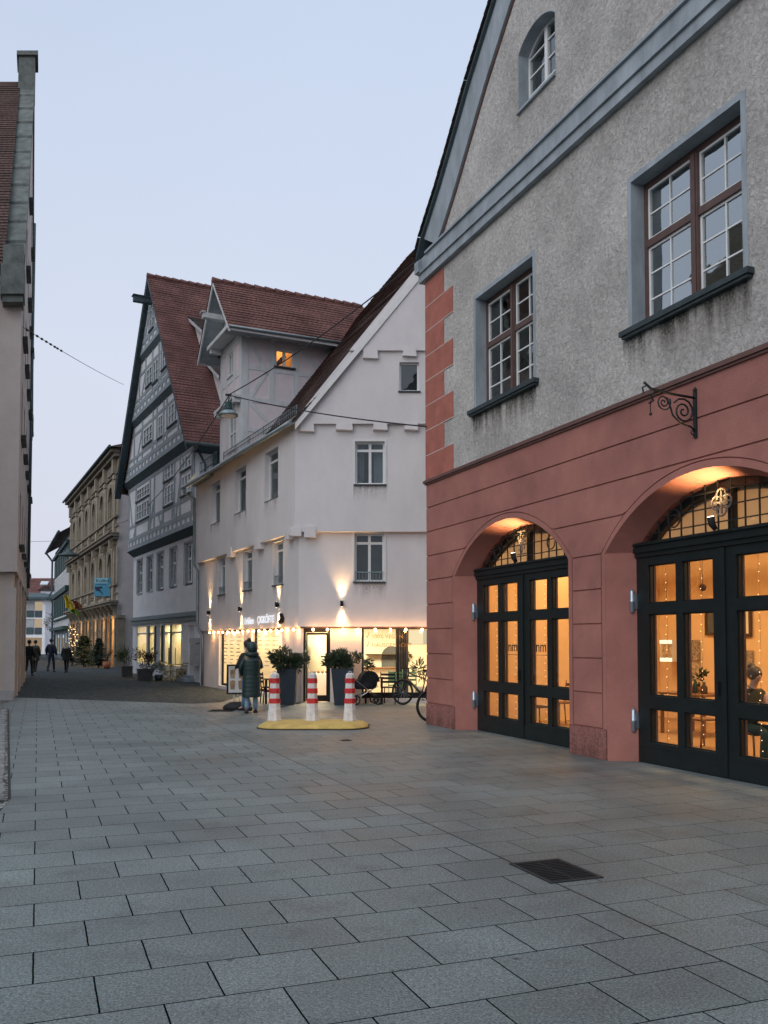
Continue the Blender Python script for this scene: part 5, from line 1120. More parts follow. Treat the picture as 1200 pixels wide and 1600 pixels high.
wg = MB(); wg.box(FN, -6.6, -6.2, -1.1, -.7, 1.0, 3.5); 
# =================================================================== FAR END OF THE STREET
fo_ = thing('office_building', 'modern office building with lit ribbon windows at the far end of the street', 'building', (-51, 125, 0))
FO = Fr((-56, 125), (1, .0)); P = FO.p
b = MB(); b.box(FO, -8, 8.7, 0, 10, 0, 2.6); b.box(FO, -8, 8.34, 0, 10, 4.92, 5.08); b.box(FO, -8, 8.34, .2, 10, 2.6, 7.6); b.box(FO, 8.35, 8.75, -.1, 10, 0, 7.6); b.build('wall', m_tplast, fo_)
b = MB(); b.box(FO, -8.3, 9.2, -.9, 10.3, 7.6, 7.9); b.hexa([P(-8.3, -.9, 7.91), P(9.2, -.9, 7.91), P(9.2, 10, 7.91), P(-8.3, 10, 7.91), P(-8.3, 1, 8.6), P(8, 1, 8.6), P(8, 10, 8.6), P(-8.3, 10, 8.6)]); b.build('roof', m_timberdk, fo_)
for z0 in (2.75, 5.12):
    for k in range(14):
        x = -7.9 + 1.16 * k; MB().box(FO, x + .05, x + 1.08, .08, .12, z0, z0 + .92).build('window', m_timberdk, fo_)
    for k in range(14):
        x = -7.9 + 1.16 * k; MB().box(FO, x + .05, x + 1.08, .08, .12, z0 + .98, z0 + 2.15).build('window', m_bulbpane if k in (10, 13) else m_curtain, fo_)
b = MB(); b.box(FO, -8, 8.7, -.05, .0, .3, 2.3); b.build('shop_front', m_bulbpane2, fo_)
fr2 = thing('red_roofed_house', 'large white house with red tiled roof and skylights at the far end of the street', 'house', (-52, 142, 0))
F2 = Fr((-70, 140), (1, 0)); P = F2.p
b = MB(); b.wall(F2, rect(0, 34, 0, 8.6), [rect(20.1, 21.0, 5.2, 6.9)], 0, .2); b.build('wall', m_tplast, fr2)
MB().box(F2, 20.0, 21.1, .1, .15, 5.1, 7.0).build('window', m_timberdk, fr2)
b = MB(); b.tiles(P(-1, -.8, 7.9), P(35, -.8, 7.9), P(35, 6, 12.1), P(-1, 6, 12.1), .3); b.build('roof', m_tile, fr2)
for x, z in ((15.0, 10.8), (15.6, 10.8), (17.3, 10.8), (20.6, 10.9), (20.5, 8.95)):
    t_ = (z - 7.9) / 4.2; y_ = -.8 + 6.8 * t_; s = MB(); s.hexa([P(x - .3, y_ - .12, z + .02), P(x + .3, y_ - .12, z + .02), P(x + .3, y_ + .5, z + .52), P(x - .3, y_ + .5, z + .52), P(x - .3, y_ - .15, z + .2), P(x + .3, y_ - .15, z + .2), P(x + .3, y_ + .45, z + .7), P(x - .3, y_ + .45, z + .7)]); s.build('skylight', m_led2, fr2)
b = MB(); b.box(F2, 16.2, 18.6, .2, 3, 8.9, 9.7); b.build('dormer', m_tplast, fr2); b = MB(); b.hexa([P(15.7, -.1, 9.7), P(19.1, -.1, 9.7), P(19.1, 4, 9.7), P(15.7, 4, 9.7), P(16.8, -.1, 10.5), P(18, -.1, 10.5), P(18, 4, 10.5), P(16.8, 4, 10.5)]); b.build('dormer_roof', m_tile_dark, fr2)
MB().box(F2, 16.5, 18.3, .15, .21, 9.0, 9.65).build('window', m_led2, fr2)

# =================================================================== LEFT HOUSE
FLH = Fr((-10.72, 26.1), (-.352, .936))       # street gable, x runs away down the street, y into the house... seen from the right
lv = Vector((-.936, -.352, 0))
lf = thing('stepped_gable_house', 'beige rendered house at the left edge with mossy stone gable coping', 'house', (-10.72, 26.1, 0))
class Fl(Fr):
    pass
def A3(s, d, z): return Vector((-10.72 - .352 * s - .93 * d, 26.1 + .936 * s - .0 * d, z))   # s along the street, d into the house (parallel to the camera-side wall)
EZ, HS, AZ = 12.55, 9.2, 23.55; LEN = 2 * HS
class FrS:
    p = staticmethod(lambda x, y, z: A3(x, y, z))
class FrE:
    p = staticmethod(lambda x, y, z: A3(y, -x, z))      # wall facing the camera; x grows to the right
def lz(s): return EZ + (AZ - EZ) * (1 - abs(s - HS) / HS)
lw = [(s_, s_ + 1.2, z, z + 1.7) for s_ in (1.6, 4.6, 7.8, 11.0, 14.2) for z in (4.7, 8.1, 11.2)] + [(s_, s_ + 1.1, 14.4, 16.0) for s_ in (4.0, 7.0, 10.2, 13)] + [(6.2, 7.2, 17.8, 19.2), (10.6, 11.6, 17.8, 19.2)]
b = MB(); b.wall(FrS, [(0, 3.75), (LEN, 3.75), (LEN, EZ), (HS, AZ), (0, EZ)], [rect(*q) for q in lw], 0, .2); b.wall(FrE, rect(-12, 0, 3.75, EZ), [], 0, .1)
b.quad(A3(0, 0, 3.75), A3(LEN, 0, 3.75), A3(LEN, .28, 3.75), A3(0, .28, 3.75)); b.quad(A3(0, 0, 3.75), A3(0, 12, 3.75), A3(.3, 12, 3.75), A3(.3, 0, 3.75)); b.build('upper_wall', m_lplast, lf)
b = MB(); gl = [(3.2, 4.6, .1, 3.2), (6.2, 8.4, .1, 3.2), (9.8, 12, .1, 3.2), (13.4, 15.6, .1, 3.2)]; b.wall(FrS, rect(.25, LEN, -.1, 3.76), [rect(*q) for q in gl], .12, .5)
b.wall(FrE, rect(-12, -.12, -.1, 3.76), [], .25, .1); b.build('ground_floor_wall', m_lpier, lf)
b = MB()
for s_ in (2.0, 5.2, 9.0, 12.6): MB().box(FrS, s_, s_ + .8, .0, .3, -.05, 3.74).build('pier', m_lpier, lf)
b = MB(); b.box(FrS, .12, LEN, .06, .3, -.1, .28); b.box(FrE, -12, -.1, .18, .4, -.1, .28); b.build('plinth', m_redtrim and m_gplast, lf)
b = MB(); b.box(FrE, -.42, -.02, .22, .5, .0, 3.3); b.build('corner_pier', m_lplast, lf)
for q in lw:
    x0, x1, z0, z1 = q; f = MB(); f.box(FrS, x0, x0 + .06, .1, .16, z0, z1); f.box(FrS, x1 - .06, x1, .1, .16, z0, z1); f.box(FrS, x0 + .06, x1 - .06, .102, .158, z0, z0 + .06); f.box(FrS, x0 + .06, x1 - .06, .102, .158, z1 - .06, z1); f.box(FrS, (x0 + x1) / 2 - .04, (x0 + x1) / 2 + .04, .098, .154, z0 + .06, z1 - .06)
    fo = f.build('window', m_white, lf); MB().quad(A3(x0, .13, z0), A3(x1, .13, z0), A3(x1, .13, z1), A3(x0, .13, z1)).build('pane', m_glass, fo); MB().box(FrS, x0 - .12, x1 + .12, -.17, .1, z0 - .12, z0 - .001).build('sill', m_sill, fo)
for x0, x1, z0, z1 in gl: MB().box(FrS, x0, x1, .42, .46, z0, z1).build('shop_window', m_glass, lf)
r = MB(); r.tiles(A3(-.45, 14, EZ + .15), A3(-.45, .55, EZ + .15), A3(HS, .55, AZ + .42), A3(HS, 14, AZ + .42), .2, .03); r.tiles(A3(LEN + .4, .55, EZ + .15), A3(LEN + .4, 14, EZ + .15), A3(HS, 14, AZ + .42), A3(HS, .55, AZ + .42), .2, .03); r.build('roof', m_tile_old, lf)
b = MB(); n = 11
for i in range(n):       # stone coping blocks climbing the gable
    s0, s1 = HS * i / n, HS * (i + .94) / n
    for mm in (0, 1):
        a0, a1 = (s0, s1) if not mm else (LEN - s0, LEN - s1); z0, z1 = lz(s0), lz(s1)
        b.hexa([A3(a0, -.07, z0 - .15), A3(a1, -.07, z1 - .15), A3(a1, .62, z1 - .15), A3(a0, .62, z0 - .15), A3(a0, -.07, z0 + .42), A3(a1, -.07, z1 + .36), A3(a1, .62, z1 + .36), A3(a0, .62, z0 + .42)])
for mm in (0, 1):
    q = (-.55, .45) if not mm else (LEN - .45, LEN + .55); b.box(FrS, *q, -.09, .66, EZ - .75, EZ + .15); b.box(FrS, q[0] + .1, q[1] - .1, -.05, .6, EZ - .95, EZ - .751); b.box(FrS, q[0] + .1, q[1] - .1, -.05, .6, EZ + .151, EZ + .75)
b.box(FrS, HS - .5, HS + .5, -.08, .62, AZ - .3, AZ + 1.15); b.box(FrS, HS - .6, HS + .6, -.2, .70, AZ + 1.151, AZ + 1.32); b.build('coping', m_coping, lf)
b = MB(); b.tube([A3(-.5, 12, EZ - .4), A3(-.5, .7, EZ - .4)], .09, 6); b.build('gutter', m_zinc, lf)
b = MB(); b.tube([A3(HS + 4, -.08, 20), A3(HS + 4, -.08, 4)], .06, 6); b.build('downpipe', m_timberdk, lf)
b = MB(); b.quad(A3(0, 12, 0), A3(LEN, 12, 0), A3(LEN, 12, EZ), A3(0, 12, EZ)); b.tri(A3(0, 13.9, EZ), A3(LEN, 13.9, EZ), A3(HS, 13.9, AZ - .6)); b.build('rear_wall', m_lplast, lf)
# =================================================================== GROUND
ROT = math.atan2(.386, 1)
rdir = Vector((math.cos(ROT), math.sin(ROT))); jdir = Vector((-math.sin(ROT), math.cos(ROT)))
SW, SH = .575, .488
p0 = Vector((-1.744, 4.537)) - rdir * SW * .5
m_slab = SLABS('granite_slabs', ROT, SW, SH, (.138, .165, .165), (p0.x, p0.y))
p1 = Vector((.965, 7.04)) + jdir * .16
m_slab2 = SLABS('granite_slabs_by_the_arcade', ROT, .66, SH * .96, (.136, .160, .159), (p1.x, p1.y), .0038)
m_cob = COBBLE('dark_street_cobbles', 7.5, (.062, .076, .086), .13)
m_cob2 = COBBLE('pale_edge_cobbles', 7, (.25, .25, .24), .12)
m_ground = M('dark_bedding', (.025, .03, .032), .95, .3, 3)
b = MB(); b.add([(-900, -900, -.03), (900, -900, -.03), (900, 1200, -.03), (-900, 1200, -.03)], [(0, 1, 2, 3)]); struct('ground', b, m_ground)
line0 = Vector((.965, 7.04))
def poly(pts, z): b = MB(); L = [Vector((x, y, z)) for x, y in pts]; b.add(L, [t for t in tessellate_polygon([L])]); return b
la, lb = line0 - jdir * 16, line0 + jdir * 13.1
edge = [(-11.6, 27.7), (-5.25, 24.75), (-4.6, 25.3), (-4.4, 29.6)]
gl_ = rdir * .006
struct('paving', poly([(la.x - gl_.x, la.y - gl_.y), (lb.x - gl_.x, lb.y - gl_.y), (-2.2, 25.3)] + edge[::-1] + [(-13, 27.7), (-13, -8)], 0), m_slab)
struct('paving', poly([(la.x + gl_.x, la.y + gl_.y), (20, la.y), (20, 26), (-2.19, 26), (lb.x + gl_.x, lb.y + gl_.y)], 0), m_slab2)
struct('street', poly([(-4.405, 29.6), (-4.605, 25.305), (-5.25, 24.757), (-11.6, 27.707), (-14, 27.7), (-60, 128), (-20, 128)], -.002), m_cob)
struct('cobbled_strip', poly([(-10.4, 24.0), (-9.46, 22.8), (-4.03, 9.72), (-3.82, 8.95), (-3.7, 8.3), (-9, 6), (-18, 10), (-18, 26.1), (-10.72, 26.1)], .004), m_cob2)
# rounded setts along the edge of the cobbled strip
b = MB(); A, B_ = Vector((-9.5, 22.75)), Vector((-4.05, 9.78)); d_ = (B_ - A).normalized(); n_ = Vector((d_.y, -d_.x)); n_ = n_ if n_.x < 0 else -n_
L_ = (B_ - A).length
for row in range(5):
    s_ = 0
    while s_ < L_ - .1:
        l_ = random.uniform(.11, .19); c_ = A + d_ * (s_ + l_ / 2) + n_ * (.12 + row * .165 + random.uniform(-.012, .012)); hw_, hl_ = random.uniform(.062, .072), l_ / 2 - .012; h_ = random.uniform(.012, .028)
        q0 = [c_ + d_ * sx * hl_ + n_ * sy * hw_ for sx, sy in ((-1, -1), (1, -1), (1, 1), (-1, 1))]; q1 = [c_ + d_ * sx * hl_ * .8 + n_ * sy * hw_ * .8 for sx, sy in ((-1, -1), (1, -1), (1, 1), (-1, 1))]
        b.rings([[Vector((*q, -.01)) for q in q0], [Vector((*q, h_ * .5)) for q in q0], [Vector((*q, h_)) for q in q1]], True); s_ += l_
m_sett = M('pale_setts', (.20, .205, .205), .75, .4, 4, .4, 60); struct('cobbled_strip_edge', b, m_sett)
b = MB(); b.hexa([Vector((*(A - n_ * .012), -.02)), Vector((*(B_ - n_ * .012), -.02)), Vector((*(B_ + n_ * .02), -.02)), Vector((*(A + n_ * .02), -.02)), Vector((*(A - n_ * .012), .006)), Vector((*(B_ - n_ * .012), .006)), Vector((*(B_ + n_ * .02), .006)), Vector((*(A + n_ * .02), .006))]); struct('strip_gutter', b, m_ground)

# drain covers
def drain(label, c, w_, l_, rot, nb, name='drain_grate', cat='drain cover'):
    t = thing(name, label, cat, (c[0], c[1], 0), rot); f = MB(); q = .028
    for (x0, x1, y0, y1) in ((-w_ / 2, w_ / 2, -l_ / 2, -l_ / 2 + q), (-w_ / 2, w_ / 2, l_ / 2 - q, l_ / 2), (-w_ / 2, -w_ / 2 + q, -l_ / 2 + q, l_ / 2 - q), (w_ / 2 - q, w_ / 2, -l_ / 2 + q, l_ / 2 - q)): f.box(W, x0, x1, y0, y1, -.02, .008)
    f.build('frame', m_iron, t, False)
    g = MB(); g.box(W, -w_ / 2 + q, w_ / 2 - q, -l_ / 2 + q, l_ / 2 - q, -.02, -.001 + .003)
    for k in range(nb):
        y_ = -l_ / 2 + q + (l_ - 2 * q) * (k + .5) / nb; g.box(W, -w_ / 2 + q, w_ / 2 - q, y_ - .011, y_ + .011, .0021, .007)
    g.box(W, -.012, .012, -l_ / 2 + q, l_ / 2 - q, .0022, .0065); g.build('bars', m_black, t, False); return t
drain('large dark slotted drain grate in the slabs in front of the right arch', (1.27, 6.74), .44, .60, ROT, 13)
drain('dark square drain cover at the feet of the woman in the green coat', (-4.0, 22.25), .62, .62, .0, 8)
drain('tiny square drain cover in the slabs in front of the yellow island', (-.66, 15.56), .16, .16, ROT, 3)

# =================================================================== ISLAND AND BOLLARDS
isl = thing('traffic_island', 'low flat island painted yellow under the three striped bollards', 'traffic island', (-1.41, 18.15, 0))
def stad(hx, hy, z, n=10):
    o = []
    for (sx, sy, a0) in ((1, 1, 0), (-1, 1, PI / 2), (-1, -1, PI), (1, -1, 3 * PI / 2)):
        r = min(hy, .62) * (hy / .95)
        for i in range(n): a = a0 + PI / 2 * i / (n - 1); o.append(Vector((sx * (hx - r) + r * math.cos(a) * 1.0, sy * (hy - r) + r * math.sin(a), z)))
    return o
b = MB(); b.rings([stad(1.10, .76, .018), stad(1.08, .74, .04), stad(1.0, .66, .082), stad(.96, .62, .09)], True); b.build('top', m_yellow, isl, False)
b = MB(); b.rings([stad(1.115, .775, -.01), stad(1.115, .775, .017)], False); b.build('rubber_base', m_rubber, isl, False)
bo = thing('bollard', 'leftmost red and white striped bollard on the yellow island', 'bollard', (-2.25, 18.5, .088), 0, 'striped bollards on the yellow island')
b = MB(); b.lathe((0, 0, 0), [(.155, 0), (.155, .02), (.145, .04), (.120, .33), (.114, .38)], 8, False, rot=PI / 8); b.build('base', m_bwhite, bo, False)
b = MB(); b.lathe((0, 0, 0), [(.110, .375), (.106, .5), (.098, .83), (.094, .935), (.07, .965), (.03, .975)], 8, False, rot=PI / 8); b.build('post', m_bwhite, bo, False)
for z0, z1 in ((.355, .452), (.562, .66), (.768, .866)):
    r0, r1 = .126 - (z0 - .35) * .035, .126 - (z1 - .35) * .035
    b = MB(); b.lathe((0, 0, 0), [(r0 - .02, z0 - .002), (r0, z0), (r1, z1), (r1 - .02, z1 + .002)], 8, False, rot=PI / 8); b.build('red_band', m_bred, bo, False)
b = MB(); b.tube([Vector((.04 * math.cos(a * PI / 8), 0, .965 + .045 * math.sin(a * PI / 8))) for a in range(9)], .009, 5); b.build('lifting_loop', m_steel, bo, False)
for x, nm in ((-1.473, 'middle red and white striped bollard on the yellow island'), (-.70, 'rightmost red and white striped bollard on the yellow island')): dup(bo, (x, 18.5, .088), random.uniform(-.1, .1), nm)

# =================================================================== PLANTS
def shrub(mb, c, rad, n, l, w, clumps=9, sz=.8, up=.4):
    c = Vector(c); cs = [c + Vector((random.gauss(0, .5), random.gauss(0, .5), random.gauss(0, .42) * sz)) * rad for _ in range(clumps)]
    for k in range(n):
        q = random.choice(cs); d = Vector((random.gauss(0, 1), random.gauss(0, 1), random.gauss(0, 1))).normalized()
        p = q + d * rad * .42 * random.random() ** .4; dr = ((p - c) + d * rad * .4 + Vector((0, 0, up * rad))).normalized() + Vector((random.uniform(-.5, .5), random.uniform(-.5, .5), random.uniform(-.4, .4)))
        mb.leaf(p, dr, l * random.uniform(.6, 1.2), w * random.uniform(.7, 1.2))
    return mb
def tall_planter(label, loc, w0=.21, w1=.30, h=.98):
    t = thing('tall_planter', label, 'planter', loc, 0); 
    b = MB(); sq = lambda w_, z: [Vector((-w_, -w_, z)), Vector((w_, -w_, z)), Vector((w_, w_, z)), Vector((-w_, w_, z))]
    b.rings([sq(w0, 0), sq(w1, h), sq(w1 - .03, h), sq(w1 - .05, h - .06)], False); b.build('planter_box', m_pot, t, False)
    MB().add(sq(w1 - .03, h - .05), [(0, 1, 2, 3)]).build('soil', m_soil, t, False)
    b = MB()
    for k in range(7): a = k * 2.4; b.tube([Vector((.08 * math.cos(a), .08 * math.sin(a), h - .06)), Vector((.2 * math.cos(a), .2 * math.sin(a), h + .22)), Vector((.34 * math.cos(a), .3 * math.sin(a), h + .42))], .009, 4)
    b.build('stem', m_bark, t, False)
    b = MB(); shrub(b, (0, 0, h + .18), .40, 2300, .115, .044, 15, .6); b.build('foliage', m_leafdk, t, False); return t
tall_planter('tall tapered dark planter with a leafy laurel left of the shop door', (-2.62, 24.45, 0), .2, .27)
tall_planter('tall tapered dark planter with a leafy laurel right of the shop door', (-1.12, 24.35, 0))
def box_planter(label, loc, rz, w_, l_, h, leafm, rad, n, lf, cz, pm=None):
    t = thing('potted_shrub', label, 'potted plant', loc, rz); b = MB()
    b.box(W, -w_ / 2, w_ / 2, -l_ / 2, l_ / 2, .03, h); b.box(W, -w_ / 2 - .02, w_ / 2 + .02, -l_ / 2 - .02, l_ / 2 + .02, h, h + .04); b.build('planter_box', pm or m_pot, t, False)
    b = MB(); shrub(b, (0, 0, cz), rad, n, lf, lf * .45, 12, .9); b.build('foliage', leafm, t, False)
    b = MB()
    for k in range(5): b.tube([Vector((.04 * k - .08, 0, h)), Vector((.12 * k - .24, .05, cz))], .012, 4)
    b.build('stem', m_bark, t, False); return t
box_planter('low dark planter box with a round reddish shrub beside the folding chairs', (-10.55, 39.6, 0), .4, .62, .5, .48, m_leafred, .42, 700, .10, .95)
box_planter('low dark planter box with a loose green shrub, farther of two', (-12.35, 43.1, 0), .4, .5, .5, .5, m_leafmid, .5, 600, .11, 1.05)
hp = thing('hydrangea', 'pale grey blue flowering plant between the planter box and the folding chairs', 'plant', (-9.95, 39.7, 0)); b = MB(); b.lathe((0, 0, 0), [(.16, 0), (.2, .25), (.18, .25)], 10); b.build('pot', m_pot, hp, False); b = MB(); shrub(b, (0, 0, .55), .36, 500, .09, .06, 8); b.build('foliage', m_zinc, hp, False)
def fir(label, loc, h, r):
    t = thing('fir_tree', label, 'tree', loc); b = MB(); b.tube([Vector((0, 0, 0)), Vector((0, 0, h))], [.05, .012], 6); b.build('trunk', m_bark, t, False)
    b = MB()
    for i in range(int(230 * h / 1.8)):
        z = h * random.uniform(.08, .97); a = random.uniform(0, 2 * PI); L_ = r * (1 - z / h) ** .8 * random.uniform(.7, 1.15) + .05; d = Vector((math.cos(a), math.sin(a), random.uniform(-.25, .25)))
        for k in range(9):
            p = Vector((0, 0, z)) + d * L_ * (k + .5) / 9
            for s in (-1, 1): b.leaf(p, d * .8 + Vector((-d.y, d.x, 0)) * s * .8 + Vector((0, 0, random.uniform(-.25, .15))), .17 * (1 - .5 * k / 9) * (r / .7) ** .5, .05)
    b.build('crown', m_fir, t, False); return t
fir('broad bushy fir tree for sale leaning by the lit pillars of the sandstone house', (-20.6, 61.6, 0), 2.2, 1.25); fir('narrower fir tree standing right beside the broad one', (-18.75, 59.0, 0), 2.0, .75)
pt = thing('copper_pot', 'copper pot with bare twigs at the last lit pillar', 'pot', (-17.6, 57.0, 0)); b = MB(); b.lathe((0, 0, 0), [(.18, 0), (.26, .2), (.24, .45), (.2, .45)], 12); b.build('pot', m_potterra, pt, False)
b = MB()
for k in range(16): a = random.uniform(0, 6.3); b.tube([Vector((0, 0, .4)), Vector((.15 * math.cos(a), .15 * math.sin(a), .8)), Vector((.4 * math.cos(a), .4 * math.sin(a), random.uniform(1.0, 1.3)))], .014, 4)
b.build('twigs', m_bark, pt, False)
gt_ = thing('lit_garland', 'slim tree wound with warm fairy lights at the far end of the sandstone house', 'fairy lights', (-23.1, 66.5, 0)); b = MB(); b.tube([Vector((0, 0, 0)), Vector((.05, 0, 3.0))], .06, 6)
for k in range(10): a = k * 2.4; b.tube([Vector((0, 0, 1.2 + .15 * k)), Vector((.45 * math.cos(a), .3 * math.sin(a), 1.6 + .16 * k))], .02, 4)
b.build('trunk', m_bark, gt_, False); b = MB()
for k in range(48): a = random.uniform(0, 6.3); r_ = random.uniform(.05, .45); b.ico((r_ * math.cos(a), r_ * math.sin(a), random.uniform(.2, 2.9)), .026)
b.build('bulbs', m_bulbfar, gt_, False)
tr = thing('street_tree', 'small bare street tree with a few reddish leaves far down the street', 'tree', (-41.0, 112, 0)); b = MB(); b.tube([Vector((0, 0, 0)), Vector((.1, 0, 2.4)), Vector((0, 0, 5.2))], [.14, .1, .03], 6)
for k in range(14): a = k * 2.4; z = 2.2 + .2 * k; b.tube([Vector((.05, 0, z)), Vector((.7 * math.cos(a), .7 * math.sin(a), z + .5)), Vector((1.3 * math.cos(a), 1.3 * math.sin(a), z + .8))], [.05, .03, .012], 4)
b.build('trunk', m_bark, tr, False); b = MB(); shrub(b, (0, 0, 4.1), 1.3, 380, .22, .12, 14, 1.0); b.build('crown', m_leafred, tr, False)
rp = thing('flower_pot', 'dark pot with red blossoms at the very left edge on the cobbled strip', 'flower pot', (-4.30, 9.62, .01)); b = MB(); b.lathe((0, 0, 0), [(.10, 0), (.13, .14), (.12, .14), (.11, .12)], 14); b.build('pot', m_pot, rp, False)
b = MB(); shrub(b, (.02, 0, .19), .13, 90, .07, .04, 6); b.build('foliage', m_leafdk, rp, False); b = MB(); shrub(b, (.03, -.02, .21), .12, 120, .06, .045, 5); b.build('blossom', m_flowerred, rp, False)

# =================================================================== LAMPS, CABLES, SIGNS
def updown(label, fr_, x, y, z, en):
    loc = fr_.p(x, y, z); t = thing('wall_lamp', label, 'wall lamp', loc, fr_.ang(), 'up and down wall lamps on the white corner house')
    b = MB(); b.lathe((0, -.085, -.085), [(.0, 0), (.042, 0), (.045, .004), (.045, .166), (.042, .17), (.0, .17)], 14); b.box(W, -.03, .03, -.05, .02, -.05, .05); b.build('body', m_black, t, False)
    for s in (-1, 1):
        b = MB(); b.lathe((0, -.085, s * .0875 - (.002 if s > 0 else -.002)), [(.001, 0), (.034, .0005 * s)], 14); b.build('lens', m_lampface, t, False)
        p = fr_.p(x, y - .085, z + s * .10); q = fr_.p(x, y - .045, z + s * 1.0)
        L = light('beam', 'SPOT', p, en, (1, .60, .27), q, None, spot_size=math.radians(66), spot_blend=1.0, shadow_soft_size=.07); L.parent = t; L.location = (0, -.085, s * .10); L.rotation_euler = (Vector((0, -.05, s * 1.0)) - Vector((0, -.085, s * .1))).to_track_quat('-Z', 'Y').to_euler()
    return t
for x, lb_ in ((-9.45, 'black up and down wall lamp nearest the downpipe, leftmost of the four'), (-5.39, 'black up and down wall lamp left of the shop lettering, second from the left'), (-1.6, 'black up and down wall lamp above the end of the shop lettering')): updown(lb_, FL, x, D1, 2.80, 150)
updown('black up and down wall lamp on the gable side below the first floor window', FG, 1.15, D1, 2.77, 130)
# string of bulbs under the storey edge
sl = thing('string_lights', 'string of warm bulbs hanging along the bottom edge of the white storey above the shop', 'string lights', FG.p(0, -.2, 2.08))
cpts = [FL.p(-9.6 + .39 * k, D1 - .05, 2.085 - .025 * (k % 2)) for k in range(25)] + [FG.p(.0 + .42 * k, D1 - .05, 2.085 - .025 * (k % 2)) for k in range(13)]
b = MB(); b.tube(cpts, .007, 4); b.build('cable', m_cable, sl)
bx = [FL.p(x, D1 - .05, 2.045) for x in (-9.3, -8.7, -8.1, -7.5, -6.9, -6.3, -5.7, -5.1, -4.5, -3.9, -3.35, -2.8, -2.25, -1.7, -1.2, -.7, -.2)] + [FG.p(x, D1 - .05, 2.045) for x in (.35, .75, 1.18, 1.61, 2.08, 2.51, 2.94, 3.39, 3.85, 4.3)]
for k, p in enumerate(bx):
    b = MB(); b.ball(p, .032, 8, 6, sz=1.2); b.build('bulb', m_bulb, sl)
    if k % 2 == 0 or k > 16: light('bulb_light', 'POINT', p + Vector((0, -.03, -.05)), 10, (1, .46, .16), parent=sl, shadow_soft_size=.05)
# lettering above the shop: white faced raised letters
sg = thing('shop_sign', 'white raised letters of the snack bar above the street windows', 'shop sign', FL.p(-5.0, D1 - .1, 2.26))
text('lettering', 'Urfalım', .31, FL, -4.98, D1 - .05, 2.275, m_led, sg, depth=.006, sx=1.15, bold=.006); text('lettering', 'ÇIGKÖFTE', .31, FL, -3.55, D1 - .05, 2.285, m_led, sg, depth=.006, sx=1.12, bold=.006)
b = MB(); b.ext(FL, [(-1.42, 2.30), (-1.28, 2.22), (-1.1, 2.27), (-1.06, 2.40), (-1.2, 2.54), (-1.32, 2.50), (-1.22, 2.40), (-1.3, 2.34)], D1 - .1, D1 - .03); b.build('dark_emblem', m_black, sg)
# suspended street lamp and its cables
hc = at(357, 617, 27)
lp = thing('hanging_lamp', 'green enamel street lamp hanging from the crossing cables in front of the dormer', 'street lamp', hc)
b = MB(); b.lathe((0, 0, -.62), [(.02, .42), (.085, .40), (.10, .36), (.11, .2), (.15, .14)], 16); b.build('lamp_housing', m_dgreen, lp, False)
b = MB(); b.lathe((0, 0, -.62), [(.15, .14), (.26, .06), (.30, -.03), (.29, -.03), (.25, .05), (.14, .13)], 20); b.build('lamp_shade', m_zinc, lp, False)
b = MB(); b.lathe((0, 0, -.62), [(.27, -.02), (.2, -.05), (.001, -.06)], 16); b.build('diffuser', m_wtrim, lp, False)
b = MB(); b.tube([Vector((0, 0, -.22)), Vector((.02, 0, -.1)), Vector((0, 0, 0))], .02, 6); b.box(W, -.09, .09, -.03, .03, -.03, .03); b.tube([Vector((.05, 0, -.02)), Vector((.09, 0, -.1)), Vector((.03, 0, -.24))], .012, 5); b.build('hanger', m_iron, lp, False)
def cable(label, pts, r=.012, sag=.0, n=14, ins=None):
    a, c = Vector(pts[0]), Vector(pts[1]); L = [a.lerp(c, i / n) - Vector((0, 0, sag * 4 * (i / n) * (1 - i / n))) for i in range(n + 1)]
    t = thing('overhead_cable', label, 'cable', a); b = MB(); b.tube(L, r, 5); b.build('wire', m_cable, t)
    if ins is not None:
        b = MB()
        for u in ins: k = a.lerp(c, u) - Vector((0, 0, sag * 4 * u * (1 - u))); k2 = a.lerp(c, u + .012) - Vector((0, 0, sag * 4 * (u + .012) * (1 - u - .012))); b.tube([k, k.lerp(k2, .3), k.lerp(k2, .7), k2], [.014, .04, .04, .014], 6)
        b.build('insulator', m_iron, t)
    return t
cable('black cable from the hanging lamp up to the eave corner of the grey gabled house', (hc, FR.p(.25, -.2, 9.75)), .016, .18)
cable('black cable from the hanging lamp to the painted corner stones of the gabled house', (hc, FR.p(.05, -.02, 6.22)), .016, .10)
cable('long cable from the hanging lamp down the street to the sandstone house', (hc + Vector((0, 0, -.05)), FB.p(-.3, -.05, 9.7)), .018, .9)
cable('thin cable with insulators from the left house to the half timbered house', (A3(.6, -.02, 11.2), FT.p(-12.4, -.75, 15.7)), .011, .08, 18, [.02, .05, .08, .11, .14, .17, .20, .22, .25])
fl_ = at(108, 862, 70); l2 = thing('hanging_lamp', 'small teal street lamp hanging far down the street in front of the sandstone house', 'street lamp', fl_ + Vector((0, 0, .5))); b = MB(); b.lathe((0, 0, -.75), [(.05, .5), (.2, .4), (.25, .25), (.75, .02), (.8, -.08), (.7, -.08), (.001, .0)], 14); b.build('lamp_shade', m_timberdk, l2, False)
b = MB(); b.tube([Vector((0, 0, -.3)), Vector((0, 0, .2))], .03, 5); b.build('hanger', m_iron, l2, False)
cable('thin cable carrying the far teal lamp across the street', (fl_ + Vector((-9, 2, .9)), FB.p(-10.5, -.1, 9.6)), .014, .0)
